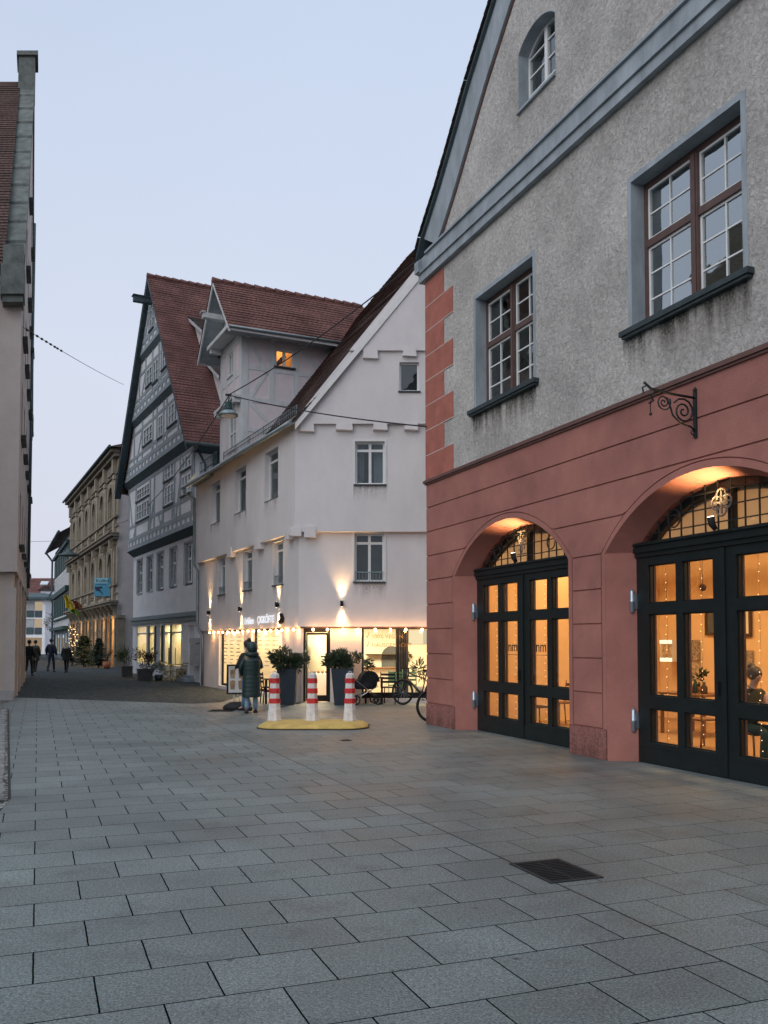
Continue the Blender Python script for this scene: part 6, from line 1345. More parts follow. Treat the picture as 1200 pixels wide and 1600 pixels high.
# wrought iron sign bracket
br = thing('iron_bracket', 'scrolled wrought iron sign bracket on the red wall below the cornice', 'bracket', FR.p(8.15, 0, 4.5))
class FrK:
    base = Fr(FR.p(8.15, 0, 0)[:2], (-FR.v[0], -FR.v[1]))
    p = staticmethod(lambda x, y, z: FrK.base.p(x * .86, y, 4.28 + (z - 4.25) * .84))
FK = FrK
b = MB(); b.box(FK, .0, .03, -.025, .025, 4.22, 4.92); b.lathe(FK.p(.015, 0, 4.92), [(.02, 0), (.03, .02), (.005, .06)], 8); b.build('wall_plate', m_iron, br)
def spiral(cx, cz, r0, r1, a0, turns, n=26): return [FK.p(cx + (r0 + (r1 - r0) * i / n) * math.cos(a0 + turns * 2 * PI * i / n), 0, cz + (r0 + (r1 - r0) * i / n) * math.sin(a0 + turns * 2 * PI * i / n)) for i in range(n + 1)]
b = MB(); b.tube([FK.p(0, 0, 4.82), FK.p(.45, 0, 4.84), FK.p(.80, 0, 4.88), FK.p(.92, 0, 4.96)], .016, 6); b.build('arm', m_iron, br)
b = MB(); b.tube(spiral(.23, 4.60, .20, .02, .6, 2.2), .012, 6); b.tube(spiral(.58, 4.70, .13, .015, 2.6, 2.1), .010, 6); b.tube([FK.p(.02, 0, 4.32), FK.p(.10, 0, 4.38), FK.p(.28, 0, 4.41), FK.p(.42, 0, 4.52), FK.p(.47, 0, 4.66), FK.p(.52, 0, 4.78)], .012, 6); b.tube(spiral(.06, 4.30, .06, .012, 1.5, 1.3, 14), .009, 5)
b.tube([FK.p(.72, 0, 4.85), FK.p(.80, 0, 4.78), FK.p(.76, 0, 4.70), FK.p(.84, 0, 4.66)], .012, 5); b.tube([FK.p(.80, 0, 4.72), FK.p(.82, 0, 4.60), FK.p(.81, 0, 4.52)], .007, 4); b.ball(FK.p(.81, 0, 4.50), .022, 6, 5); b.tube([FK.p(.86, 0, 4.92), FK.p(.95, 0, 4.88), FK.p(.93, 0, 4.80)], .01, 5); b.build('scrollwork', m_iron, br)
# little spotlights on the transoms that light the arch soffits
for c, lb_ in ((ARC[0], 'small black spotlight aimed up into the left arch'), (ARC[1], 'small black spotlight aimed up into the right arch')):
    p = FR.p(c, .18, 3.13); t = thing('spotlight', lb_, 'spotlight', p, FR.ang()); b = MB()
    b.tube([Vector((.03, .03, -.03)), Vector((0, .0, .04)), Vector((-.01, -.01, .13))], [.03, .045, .05], 10); b.build('body', m_black, t, False)
    b = MB(); b.tube([Vector((-.0105, -.0105, .1305)), Vector((-.011, -.011, .135))], .04, 10); b.build('lens', m_lampface, t, False)
    L = light('beam', 'SPOT', (0, 0, 0), 110, (1, .60, .25), None, None, spot_size=math.radians(120), spot_blend=.8, shadow_soft_size=.05); L.parent = t; L.location = (-.012, -.02, .15); L.rotation_euler = Vector((-.15, -.10, 1)).to_track_quat('-Z', 'Y').to_euler()
# blue projecting sign
ks = thing('projecting_sign', 'square blue sign with a dark bird projecting from the sandstone house', 'sign', at(145, 935, 62)); FK2 = Fr((-20.07, 62), (1, 0))
b = MB(); b.box(FK2, 0, 1.10, 0, .12, 4.88, 6.15); b.build('panel', m_blue, ks); b = MB(); b.box(FK2, .02, .92, -.006, .0, 5.75, 6.12); b.box(FK2, -.03, .02, .0, .12, 4.85, 6.18); b.build('upper_field', m_bluel, ks)
text('lettering', 'Kolibri', .34, FK2, .10, -.012, 5.83, m_bluedk, ks, depth=.004); b = MB(); b.box(FK2, .15, .85, -.012, -.006, 5.68, 5.71)
b.ext(FK2, [(.02, 5.50), (.30, 5.52), (.52, 5.55), (.56, 5.42), (.34, 5.38), (.62, 5.02), (.58, 4.99), (.30, 5.24), (.16, 5.22), (.08, 5.34), (.0, 5.42)], -.014, -.002); b.build('bird', m_bluedk, ks)
b = MB(); b.tube([FK2.p(0.1, .06, 4.82), FK2.p(1.5, .06, 4.82)], .025, 5); b.tube([FK2.p(.2, .06, 4.88), FK2.p(.2, .06, 4.76), FK2.p(1.5, .06, 4.76)], .02, 5); b.build('bracket', m_timberdk, ks)
# flag
fg = thing('flag', 'yellow green and dark red cloth flag on a slanting pole at the sandstone house', 'flag', at(128, 968, 72)); a_, c_ = at(131, 972, 73), at(100, 930, 70); b = MB(); b.tube([a_, c_], .03, 5); b.build('pole', m_timberdk, fg)
def cloth(nm, mt, corners, Y):
    """folded hanging cloth between four corners (top left, top right, bottom right, bottom left)"""
    tl, tr_, br_, bl_ = [at(x, y, Y) for x, y in corners]; b = MB(); n = 10
    def Pt(u, v): w_ = tl.lerp(tr_, u).lerp(bl_.lerp(br_, u), v); return w_ + Vector((0, .16 * math.sin(u * 11 + v * 3), .06 * math.sin(u * 7)))
    for i in range(n):
        for j in range(n): b.quad(Pt(i / n, j / n), Pt((i + 1) / n, j / n), Pt((i + 1) / n, (j + 1) / n), Pt(i / n, (j + 1) / n))
    b.build(nm, mt, fg)
cloth('yellow_cloth', m_flagy, [(99, 930), (106, 929), (116, 952), (102, 950)], 71.0)
cloth('green_cloth', m_flagg, [(104, 946), (113, 944), (125, 962), (110, 957)], 71.3)
cloth('red_cloth', m_flagr, [(113, 938), (120, 938), (130, 950), (117, 954)], 71.6)
# menu stand
ms = thing('menu_stand', 'black framed menu board with drink pictures on a weighted foot beside the two women', 'menu board', (-3.72, 22.75, 0), .12)
b = MB()
for (x0, x1, z0, z1) in ((-.26, -.215, .38, 1.13), (.215, .26, .38, 1.13), (-.215, .215, .38, .42), (-.215, .215, 1.09, 1.13)): b.box(W, x0, x1, -.03, .03, z0, z1)
b.build('frame', m_black, ms, False); MB().box(W, -.215, .215, -.02, .02, .42, 1.09).build('poster', m_white2, ms, False)
b = MB()
for x in (-.11, .10):
    for z in (.50, .78): b.ext(W, [(x - .05, z), (x + .05, z), (x + .07, z + .16), (x - .07, z + .16)], -.024, -.0205); b.ext(W, [(x + .075 * math.cos(a * PI / 5), z + .19 + .04 * math.sin(a * PI / 5)) for a in range(10)], -.024, -.0205)
    b.box(W, x - .07, x + .07, -.023, -.0205, 1.03, 1.05)
b.build('drink_pictures', m_drink, ms, False)
b = MB(); b.tube([Vector((-.07, 0, .1)), Vector((-.07, 0, .38))], .018, 6); b.tube([Vector((.07, 0, .1)), Vector((.07, 0, .38))], .018, 6); b.build('pole', m_steel, ms, False)
b = MB(); b.rings([[Vector((.36 * math.cos(a * PI / 8) * k, .26 * math.sin(a * PI / 8) * k, z)) for a in range(16)] for k, z in ((.95, 0), (1, .04), (.9, .1), (.55, .17), (.3, .19))]); b.build('foot', m_rubber, ms, False)

# =================================================================== SEATS, PRAM, BICYCLES
def chair(name, label, loc, rz, frame_m, seat_m, slats=True, h=.86, group=None, s=1.0):
    t = thing(name, label, 'chair', loc, rz, group)
    b = MB(); b.box(W, -.21, .21, -.20, .2, .44, .47); b.build('seat', seat_m, t, False)
    b = MB()
    if slats:
        for k in range(3): z = .58 + .10 * k; b.box(W, -.19, .19, .195 + .012 * k, .215 + .012 * k, z, z + .06)
    else: b.box(W, -.19, .19, .2, .225, .56, h)
    b.build('backrest', seat_m, t, False)
    for sx in (-1, 1):
        b = MB(); b.tube([Vector((sx * .2, .19, .44)), Vector((sx * .2, .2, .5)), Vector((sx * .2, .24, h + .02))], .014, 6); b.build('back_post', frame_m, t, False)
        for y0, y1 in ((-.18, -.2), (.18, .22)): b = MB(); b.tube([Vector((sx * .19, y0, .45)), Vector((sx * .2, y1, 0))], .016, 6); b.build('leg', frame_m, t, False)
    return t
def table(name, label, loc, rz, w_, l_, h, tm, lm):
    t = thing(name, label, 'table', loc, rz); b = MB(); b.box(W, -w_ / 2, w_ / 2, -l_ / 2, l_ / 2, h - .035, h); b.build('tabletop', tm, t, False)
    for sx in (-1, 1):
        for sy in (-1, 1): b = MB(); b.box(W, sx * (w_ / 2 - .05) - .025, sx * (w_ / 2 - .05) + .025, sy * (l_ / 2 - .05) - .025, sy * (l_ / 2 - .05) + .025, 0, h - .036); b.build('leg', lm, t, False)
    return t
chair('bistro_chair', 'black metal bistro chair in front of the lettered shop window', (.16, 24.72, 0), 2.9, m_black, m_black); table('bistro_table', 'small dark bistro table between the pram and the black metal chair', (-.28, 24.9, 0), 0, .55, .5, .73, m_wooddk, m_black)
chair('bistro_chair', 'black bistro chair half hidden behind the woman in the green coat', (-3.15, 24.75, 0), 1.9, m_black, m_black); table('bistro_table', 'small dark table at the street window behind the left bollard', (-2.98, 24.1 + .5, 0), .4, .5, .5, .70, m_wooddk, m_black)
chair('shop_chair', 'green slatted chair inside the shop, left of the pair', (.33, 25.75, .012), PI, m_green, m_green, True, .92, 'green chairs inside the shop window'); chair('shop_chair', 'green slatted chair inside the shop, right of the pair beside the curtain', (.72, 25.85, .012), PI, m_green, m_green, True, .92, 'green chairs inside the shop window')
chair('shop_chair', 'black shell chair behind the street window left of the menu board', tuple(FL.p(-6.9, .7, .012)), 2.2, m_black, m_black, False)
pr = thing('pram', 'black pram with silver tubes parked at the shop window', 'pram', (-.52, 24.45, 0), .25); b = MB()
b.rings([[Vector((.36 * math.cos(a * PI / 8) * kx, .2 * math.sin(a * PI / 8) * ky, z)) for a in range(16)] for kx, ky, z in ((.7, .8, .42), (.95, 1, .5), (1, 1.05, .66), (1.0, 1.05, .68))]); b.build('bassinet', m_darkcloth, pr, False)
b = MB(); b.rings([[Vector((.1 + .27 * math.cos(t) , .21 * k, .62 + .30 * math.sin(t))) for t in [i * PI / 9 for i in range(10)]] for k in (-1, -.5, 0, .5, 1)], True, False); b.rings([[Vector((.1 + .27 * math.cos(t) * q, .21 * k, .62 + .30 * math.sin(t) * q)) for q, k in ((1, -1), (.02, -1))] for t in [i * PI / 9 for i in range(10)]], False, False); b.build('hood', m_darkcloth, pr, False)
b = MB()
for sy in (-.19, .19): b.tube([Vector((-.62, sy, .98)), Vector((-.45, sy, .78)), Vector((.3, sy, .22))], .014, 6); b.tube([Vector((.32, sy, .5)), Vector((-.3, sy, .16))], .014, 6)
b.tube([Vector((-.62, -.19, .98)), Vector((-.62, .19, .98))], .016, 6); b.build('frame', m_chrome, pr, False)
for x in (-.3, .32):
    for sy in (-.21, .21):
        b = MB(); b.tube([Vector((x + .12 * math.cos(a * PI / 9), sy, .14 + .12 * math.sin(a * PI / 9))) for a in range(18)], .02, 6, True); b.tube([Vector((x, sy - .03, .14)), Vector((x, sy + .03, .14))], .03, 8)
        for k in range(5): a = k * 2 * PI / 5; b.tube([Vector((x, sy, .14)), Vector((x + .12 * math.cos(a), sy, .14 + .12 * math.sin(a)))], .007, 4)
        b.build('wheel', m_rubber, pr, False)
bi = thing('bicycle', 'dark bicycle leaning in front of the shop window beside the red corner', 'bicycle', (.50, 24.30, 0), 0, 'bicycles at the corner of the red arcade')
R_ = .35; V3 = lambda x, z, y=0: Vector((x, y, z))
for x in (0, 1.06):      # local: front wheel at the origin, rear wheel at +x
    b = MB(); b.tube([V3(x + (R_ - .022) * math.cos(a * PI / 18), R_ + (R_ - .022) * math.sin(a * PI / 18)) for a in range(36)], .024, 7, True); w_ = b.build('wheel', m_rubber, bi, False)
    b = MB(); b.tube([V3(x + (R_ - .052) * math.cos(a * PI / 18), R_ + (R_ - .052) * math.sin(a * PI / 18)) for a in range(36)], .012, 5, True); b.build('rim', m_black, w_, False)
    b = MB()
    for k in range(18): a = k * 2 * PI / 18; b.tube([V3(x, R_, .025 * (-1) ** k), V3(x + (R_ - .05) * math.cos(a), R_ + (R_ - .05) * math.sin(a))], .0025, 3)
    b.tube([V3(x, R_, -.05), V3(x, R_, .05)], .022, 8); b.build('spokes', m_steel, w_, False)
b = MB(); bb0, hd0, hd1, st = V3(.62, .30), V3(.20, .86), V3(.155, .72), V3(.78, .90)
b.tube([hd0, V3(.72, .72)], .019, 8); b.tube([hd1, V3(.4, .5), bb0], [.032, .034, .034], 8); b.tube([bb0, st], .017, 8); b.tube([hd0, hd1], .026, 8)
for s in (-.055, .055): b.tube([bb0 + V3(0, 0, s * .6), V3(1.06, R_, s)], .011, 6); b.tube([V3(.72, .72), V3(1.06, R_, s)], .010, 6)
b.build('frame', m_bike, bi, False)
b = MB(); b.tube([hd1 + V3(.0, .02), V3(.13, .66), V3(.13, .65, .055), V3(0, R_, .055)], .015, 7); b.tube([V3(.13, .66), V3(.13, .65, -.055), V3(0, R_, -.055)], .015, 7); b.build('fork', m_black, bi, False)
b = MB(); b.tube([hd0, V3(.21, .97)], .016, 7); b.tube([V3(.21, .97), V3(.14, .985)], .016, 7); b.tube([V3(.24, 1.0, -.34), V3(.15, .99, -.12), V3(.14, .985, 0), V3(.15, .99, .12), V3(.24, 1.0, .34)], .014, 7); b.tube([V3(.25, 1.0, -.37), V3(.20, 1.0, -.26)], .02, 7); b.tube([V3(.25, 1.0, .37), V3(.20, 1.0, .26)], .02, 7); b.box(W, .09, .13, -.03, .03, .97, 1.03); b.build('handlebar', m_black, bi, False)
b = MB(); b.rings([[V3(.66 + .26 * u, .93 + .01 * math.cos(a) * 3 + .012, .0 + (.02 + .06 * u) * math.sin(a)) for a in [i * PI / 5 for i in range(10)]] for u in (0, .3, .7, 1)]); b.tube([st, V3(.795, .94)], .014, 6); b.build('saddle', m_black, bi, False)
b = MB(); b.tube([bb0 + V3(0, 0, -.08), bb0 + V3(0, 0, .08)], .03, 8); b.tube([bb0 + V3(0, 0, -.08), bb0 + V3(.1, -.13, -.08)], .01, 5); b.tube([bb0 + V3(0, 0, .08), bb0 + V3(-.1, .13, .08)], .01, 5); b.box(W, .66, .78, -.14, -.07, .155, .175); b.build('crank', m_black, bi, False)
bi.rotation_euler = (0, 0, -.62)
dup(bi, FR.p(-.26, .22, 0), math.atan2(FR.v[1], FR.v[0]), 'dark bicycle parked behind the red corner with only its near wheel in sight', None)

def folding(label, loc, rz):
    t = thing('folding_chair', label, 'chair', loc, rz, 'folding chairs outside the half timbered house'); b = MB()
    for k in range(4): b.box(W, -.2, .2, -.18 + .095 * k, -.11 + .095 * k, .43, .45)
    b.build('seat', m_yelchair, t, False); b = MB(); b.box(W, -.2, .2, .245, .265, .74, .80); b.box(W, -.2, .2, .225, .245, .62, .67); b.build('backrest', m_yelchair, t, False)
    for sx in (-1, 1): b = MB(); b.bar(Fr((sx * .215, 0), (0, 1)), (.27, .85), (-.26, 0), .035, -.012, .012); b.build('leg', m_yelchair, t, False); b = MB(); b.bar(Fr((sx * .185, 0), (0, 1)), (-.2, .44), (.28, 0), .035, -.012, .012); b.build('leg', m_yelchair, t, False)
    return t
folding('pale wooden folding chair nearer the planter box', (-9.55, 39.75, 0), 1.2); folding('pale wooden folding chair nearer the white shop door', (-8.85, 39.2, 0), -1.9)
table('folding_table', 'pale folding table between the two folding chairs', (-9.2, 39.95, 0), .5, .6, .45, .72, m_yelchair, m_yelchair)
# =================================================================== PEOPLE (facing -Y before turning)
def person(label, loc, rz, H=1.7, knees=None, feet=None, elbows=None, hands=None, sk=None, jacket=None, trousers=None, shoe=None, hair=None, hairstyle='short', coat=None, coat_len=.45, hood=False, lean=0, pelvis=.94, head_turn=0, bulk=1.0, sleeves=None, group=None):
    t = thing('person', label, 'person', loc, rz, group); k = H / 1.74
    sk = sk or m_skin
    knees = knees or [(-.10, -.03, .50), (.10, -.03, .50)]; feet = feet or [(-.10, .03, .085), (.10, .03, .085)]
    elbows = elbows or [(-.25, .05, 1.13), (.25, .05, 1.13)]; hands = hands or [(-.26, -.06, .88), (.26, -.06, .88)]
    dz = pelvis - .94
    def S(v): return Vector(v) * k
    def U(v): return Vector((v[0], v[1] + lean * (v[2] - .94), v[2] + dz))
    hx = .03 * math.sin(head_turn)
    V = [Vector((0, 0, .94 + dz)), U((0, 0, 1.10)), U((0, .01, 1.30)), U((0, .02, 1.44)), U((0, .01, 1.51)), U((hx, -.015, 1.58)), U((hx, -.01, 1.64)), U((hx, .0, 1.70))]
    R = [(.125, .10), (.115, .09), (.13, .095), (.075, .06), (.048, .05), (.062, .07), (.072, .085), (.055, .065)]
    E_ = [(0, 1), (1, 2), (2, 3), (3, 4), (4, 5), (5, 6), (6, 7)]
    fd = Vector((math.sin(head_turn), -math.cos(head_turn), 0))
    def addv(v, r, par): V.append(Vector(v)); R.append(r); E_.append((par, len(V) - 1)); return len(V) - 1
    addv(V[6] + fd * .10 + Vector((0, 0, -.025)), .014, 6)                                  # nose
    J = {}
    for s, i in ((-1, 0), (1, 1)):
        sh = addv(U((s * .165, .015, 1.41)), .052, 2); e = addv(U(elbows[i]), .038, sh); h = addv(U(hands[i]), .026, e)
        dirh = (V[h] - V[e]).normalized(); pm = addv(V[h] + dirh * .07, (.030, .020), h); J[('arm', s)] = (sh, e, h)
        sd = dirh.cross(Vector((s * 1.0, 0, .01))).normalized()
        for q, l_ in ((-1.5, .055), (-.5, .07), (.5, .066), (1.5, .05)):
            f1 = addv(V[pm] + dirh * l_ * .6 + sd * q * .017, .0085, pm); addv(V[f1] + dirh * l_ * .6 + sd * q * .003 + fd * .012, .007, f1)
        th_ = addv(V[h] + dirh * .045 - sd * .035, .010, h); addv(V[th_] + dirh * .035 - sd * .012, .008, th_)
        hp = addv((s * .085, 0, .89 + dz), .082, 0); kn = addv(knees[i], .055, hp); an = addv(feet[i], .036, kn)
        fdir = Vector((0, -1, 0)) if feet[i][2] < .13 else Vector((0, -.8, -.6)); addv(V[an] + fdir * .15 + Vector((0, 0, -.05 if feet[i][2] < .13 else 0)), .030, an); J[('leg', s)] = (hp, kn, an)
    skin('body', sk, t, [S(v) for v in V], E_, [tuple(np_ * k for np_ in (r if isinstance(r, tuple) else (r, r))) for r in R], 1)
    # trousers
    vs = [V[0], V[1]]; rs = [(.135 * bulk, .115), (.12 * bulk, .10)]; es = [(0, 1)]
    for s in (-1, 1):
        hp, kn, an = J[('leg', s)]; b0 = len(vs); vs += [V[hp], V[kn], V[an] + Vector((0, .0, .0))]; rs += [.098, .07, .062]; es += [(0, b0), (b0, b0 + 1), (b0 + 1, b0 + 2)]
    skin('trousers', trousers or m_jeans2, t, [S(v) for v in vs], es, [tuple(q * k for q in (r if isinstance(r, tuple) else (r, r))) for r in rs], 1)
    for s in (-1, 1):
        hp, kn, an = J[('leg', s)]; b = MB(); f = V[an]; low = f.z < .14; fd_ = Vector((0, -1, 0)) if low else Vector((0, -.75, -.66)); upv = Vector((0, 0, 1)) if low else Vector((0, -.66, .75)); sxv = Vector((1, 0, 0)); c0 = f + Vector((0, 0, -.085 if low else -.02)) + (Vector((0, 0, 0)) if low else Vector((0, .03, -.03)))
        b.rings([[S(c0 + fd_ * u + sxv * w_ * math.cos(a) + upv * (h_ * max(0, math.sin(a)) - .0 + .0)) for a in [i * PI / 5 for i in range(10)]] for u, w_, h_ in ((-.075, .025, .05), (-.05, .042, .10), (.02, .045, .11), (.10, .048, .07), (.165, .04, .045), (.19, .018, .025))]); b.build('shoe', shoe or m_shoe, t, False)
    jm = jacket or m_jacket
    # jacket: torso and sleeves in one surface
    if coat is None:
        vs = [Vector((0, 0, .90 + dz)), V[1], V[2], V[3], V[3].lerp(V[4], .5)]; rs = [(.155 * bulk, .13), (.15 * bulk, .125), (.155 * bulk, .12), (.10, .085), (.07, .068)]
    else: vs = [V[1], V[1].lerp(V[2], .5), V[2], V[3], V[3].lerp(V[4], .5)]; rs = [(.15, .12), (.15, .12), (.155, .12), (.10, .09), (.07, .07)]
    es = [(0, 1), (1, 2), (2, 3), (3, 4)]
    for s in (-1, 1):
        sh, e, h = J[('arm', s)]; b0 = len(vs); vs += [V[sh], V[e], V[h]]; rs += [.072 * bulk, .058 * bulk, .045]; es += [(2, b0), (b0, b0 + 1), (b0 + 1, b0 + 2)]
    skin('jacket' if coat is None else 'sleeves', (jm if coat is None else coat), t, [S(v) for v in vs], es, [tuple(q * k for q in (r if isinstance(r, tuple) else (r, r))) for r in rs], 1)
    if sleeves is not None:
        b = None
        for s in (-1, 1):
            sh, e, h = J[('arm', s)]; skin('sleeve', sleeves, t, [S(V[sh]), S(V[e]), S(V[h])], [(0, 1), (1, 2)], [.076 * k, .064 * k, .05 * k], 1)
    if coat is not None:      # long quilted coat: rings that bulge between seams
        b = MB(); rr = []; z1 = 1.46; z0 = coat_len; n = 46
        for i in range(n + 1):
            z = z0 + (z1 - z0) * i / n; u = (z - z0) / (z1 - z0)
            w_ = .235 - .05 * u if u < .55 else .2075 + .02 * math.sin((u - .55) * 6) - .16 * max(0, u - .86) * 5
            q = 1 + .028 * abs(math.sin(z * PI / .105)) - .012 + .012 * math.sin(z * 9); w_ = max(.09, w_)
            c = U((0, .01, z)) if z > .94 else Vector((0, .01 + lean * (z - .94) * .3, z + dz))
            rr.append([S(c + Vector((w_ * q * math.cos(a), w_ * q * .80 * math.sin(a), 0))) for a in [j * PI / 12 for j in range(24)]])
        b.rings(rr); b.build('coat', coat, t, False)
    hc_ = V[6]
    if hood:
        b = MB(); b.ball(S(hc_ + Vector((0, .035, .0)) + fd * -.02), .145 * k, 14, 10, 1.0, 1.08, 1.08); b.ball(S(U((0, .06, 1.47))), .16 * k, 14, 8, 1.15, .9, .55); b.build('hood', coat or jm, t, False)
    if hair is not None:
        b = MB()
        b.ball(S(hc_ + fd * -.022 + Vector((0, 0, .03))), .108 * k, 14, 9, .92, 1.0, 1.0)
        if hairstyle in ('long', 'bun_long'):
            b.rings([[S(hc_ + fd * -(.055 + .02 * i) + Vector((w_ * math.cos(a), .055 * math.sin(a), z))) for a in [j * PI / 6 for j in range(12)]] for i, (w_, z) in enumerate(((.085, .05), (.10, -.05), (.11, -.16), (.10, -.26), (.06, -.34)))])
        if hairstyle in ('bun', 'bun_long'): b.ball(S(hc_ - fd * .075 + Vector((0, 0, .12))), .058 * k, 10, 7)
        if hairstyle == 'side': b.rings([[S(hc_ + Vector((.10 + .012 * i, .05 + .012 * i, z)) + Vector((w_ * math.cos(a), .06 * math.sin(a), 0))) for a in [j * PI / 5 for j in range(10)]] for i, (w_, z) in enumerate(((.05, .02), (.07, -.1), (.075, -.24), (.06, -.36), (.02, -.44)))])
        b.build('hair', hair, t, False)
    if not hood or True:
        b = MB(); rt_ = Vector((-fd.y, fd.x, 0))
        for s in (-1, 1): b.ball(S(hc_ + fd * .082 + rt_ * s * .03 + Vector((0, 0, .012))), .010 * k, 6, 4)
        b.build('eyes', m_hairdk, t, False)
        b = MB(); b.ball(S(hc_ + fd * .082 + Vector((0, 0, -.062))), .02 * k, 8, 5, 1.0, .5, .35); b.build('mouth', m_pink, t, False)
        b = MB()
        for s in (-1, 1): b.ball(S(hc_ + rt_ * s * .083), .028 * k, 8, 6, .4, .8, 1.1)
        b.build('ears', sk, t, False)
    return t
person('woman with long blond hair in a dark green quilted hooded coat and pale wide jeans', (-3.18, 21.55, 0), math.radians(196), 1.66, coat=m_coat, coat_len=.40, hood=True, hair=m_hairbl, hairstyle='side', trousers=m_jeans, elbows=[(-.27, -.06, 1.13), (.29, .03, 1.12)], hands=[(-.12, -.26, 1.16), (.22, -.15, .92)], feet=[(-.12, -.06, .085), (.12, .06, .085)], sk=m_skin2, head_turn=-.5)
person('woman in a black jacket and blue jeans half hidden behind the green coat', (-3.36, 22.05, 0), math.radians(228), 1.72, hair=m_hairdk, hairstyle='bun', jacket=m_jacket, trousers=m_jeans2, knees=[(-.10, -.16, .50), (.10, .02, .50)], feet=[(-.10, -.28, .085), (.10, .24, .12)], elbows=[(-.24, .02, 1.14), (.25, -.04, 1.14)], hands=[(-.14, -.25, 1.10), (.16, -.24, 1.08)], sk=m_skin2, bulk=1.12)
walk1 = dict(knees=[(-.09, -.12, .50), (.09, .03, .49)], feet=[(-.09, -.17, .085), (.09, .22, .13)])
walk2 = dict(knees=[(-.09, .03, .49), (.09, -.12, .50)], feet=[(-.09, .22, .13), (.09, -.17, .085)])
person('person in black walking away close to the left house wall', (-17.75, 44.9, 0), math.radians(178), 1.78, hair=m_hairdk, jacket=m_jacket, trousers=m_darkcloth, bulk=1.45, **walk1)
person('person in a dark parka and dark hat walking away, second from the left', (-19.85, 51.1, 0), math.radians(184), 1.78, hair=m_jacket, coat=m_parka, coat_len=.62, trousers=m_darkcloth, **walk2)
person('tall person in dark navy clothes walking away, left of the pale haired woman', (-18.95, 51.1, 0), math.radians(176), 1.86, hair=m_hairdk, jacket=m_navy, trousers=m_navy, bulk=1.5, **walk1)
person('woman with pale hair and black coat walking away, rightmost in the street', (-17.55, 49.6, 0), math.radians(184), 1.68, hair=m_hairgr, hairstyle='long', coat=m_jacket, coat_len=.72, trousers=m_jacket, **walk2)
hb_ = thing('handbag', 'small dark handbag hanging beside the pale haired woman in the street', 'bag', (-17.22, 49.6, .62)); b = MB(); b.rings([[Vector((.14 * kx * math.cos(a), .06 * math.sin(a), z)) for a in [i * PI / 6 for i in range(12)]] for kx, z in ((.9, 0), (1, .08), (.85, .2), (.5, .22))]); b.build('pouch', m_jacket, hb_, False); b = MB(); b.tube([Vector((.1 * math.cos(a * PI / 8), 0, .2 + .25 * math.sin(a * PI / 8))) for a in range(9)], .012, 5); b.build('strap', m_jacket, hb_, False)
person('shop worker in a white shirt with short light brown hair behind the street window', tuple(FL.p(-2.35, .85, .012)), math.radians(150), 1.74, hair=m_hairginger, jacket=m_wshirt, trousers=m_darkcloth, sk=m_skin2, bulk=1.2)

# =================================================================== INSIDE THE ARCADE ROOM
def RIN(px, py, d): s, z = FR.uv(px, py, d); return s, z
angR = FR.ang()
def poster(label, px0, py0, px1, py1, d, mat, frame=None, name='poster', cat='poster'):
    s0, z1 = RIN(px0, py0, d); s1, z0 = RIN(px1, py1, d); t = thing(name, label, cat, FR.p((s0 + s1) / 2, d, z0)); a, c = min(s0, s1), max(s0, s1)
    z0, z1 = min(z0, z1), max(z0, z1)
    if frame: b = MB(); q = .06; b.box(FR, a - q, a, d - .04, d, z0 - q, z1 + q); b.box(FR, c, c + q, d - .04, d, z0 - q, z1 + q); b.box(FR, a, c, d - .038, d, z0 - q, z0); b.box(FR, a, c, d - .038, d, z1, z1 + q); b.build('frame', frame, t)
    MB().box(FR, a, c, d - .02, d - .005, z0, z1).build('print', mat, t); return t
DB = 5.58
poster('tall portrait poster on the back wall behind the left leaf of the right arch', 1070, 1000, 1094, 1032, DB, m_posterdk); poster('lower collage poster below the portrait poster on the back wall', 1070, 1034, 1094, 1060, DB, m_paper)
poster('brown framed picture high on the back wall, at the edge of the left leaf', 1106, 950, 1118, 988, DB, m_dim, m_wooddk, 'picture', 'picture'); poster('brown framed picture high on the back wall, seen in the right leaf', 1150, 950, 1172, 990, DB, m_int2, m_wooddk, 'picture', 'picture')
poster('comic style sheet on the back wall behind the seated woman', 1156, 1016, 1178, 1058, DB, m_posterdk)
s0, z0 = RIN(1056, 1034, 5.3); s1, z1 = RIN(1037, 1000, 5.3)
sc_ = thing('light_box', 'small lit white picture box on the wall behind the left leaf of the right arch', 'light box', FR.p(s0, 5.3, z0)); MB().box(FR, s1, s0, 5.2, 5.5, z0, z1).build('box', m_wtrim, sc_); b = MB(); b.box(FR, s1, s0, 5.19, 5.199, z0, z0 + .08); b.box(FR, s1, s0, 5.19, 5.199, z1 - .08, z1); b.build('light_strip', m_screen, sc_); MB().box(FR, s1 + .05, s0, 5.19, 5.199, z0 + .09, z1 - .09).build('picture', m_paper, sc_)
def at_room(px, py, d, z=.012):
    s, _ = RIN(px, py, d); return FR.p(s, d, z)
def wooden_chair(label, loc, rz): return chair('wooden_chair', label, tuple(loc), rz, m_wood, m_wood, True, .88)
table('wooden_table', 'wooden table behind the right leaf of the left arch', tuple(at_room(862, 1060, 1.7)), angR, 1.3, .75, .76, m_wooddk, m_wood)
wooden_chair('wooden chair at the table behind the left arch', at_room(838, 1080, 1.3), angR + PI); wooden_chair('wooden chair at the far side of the table behind the left arch', at_room(878, 1080, 2.4), angR)
table('wooden_table', 'wooden table with bottles and a plant behind the right arch', tuple(at_room(1090, 1085, 3.6)), angR, 1.2, .8, .76, m_wood, m_wood); wooden_chair('wooden chair at the table in the left leaf of the right arch', at_room(1098, 1135, 2.3), angR + PI)
table('wooden_table', 'table in front of the seated woman behind the right arch', tuple(at_room(1215, 1100, 1.9)), angR, .9, .8, .74, m_wood, m_wood)
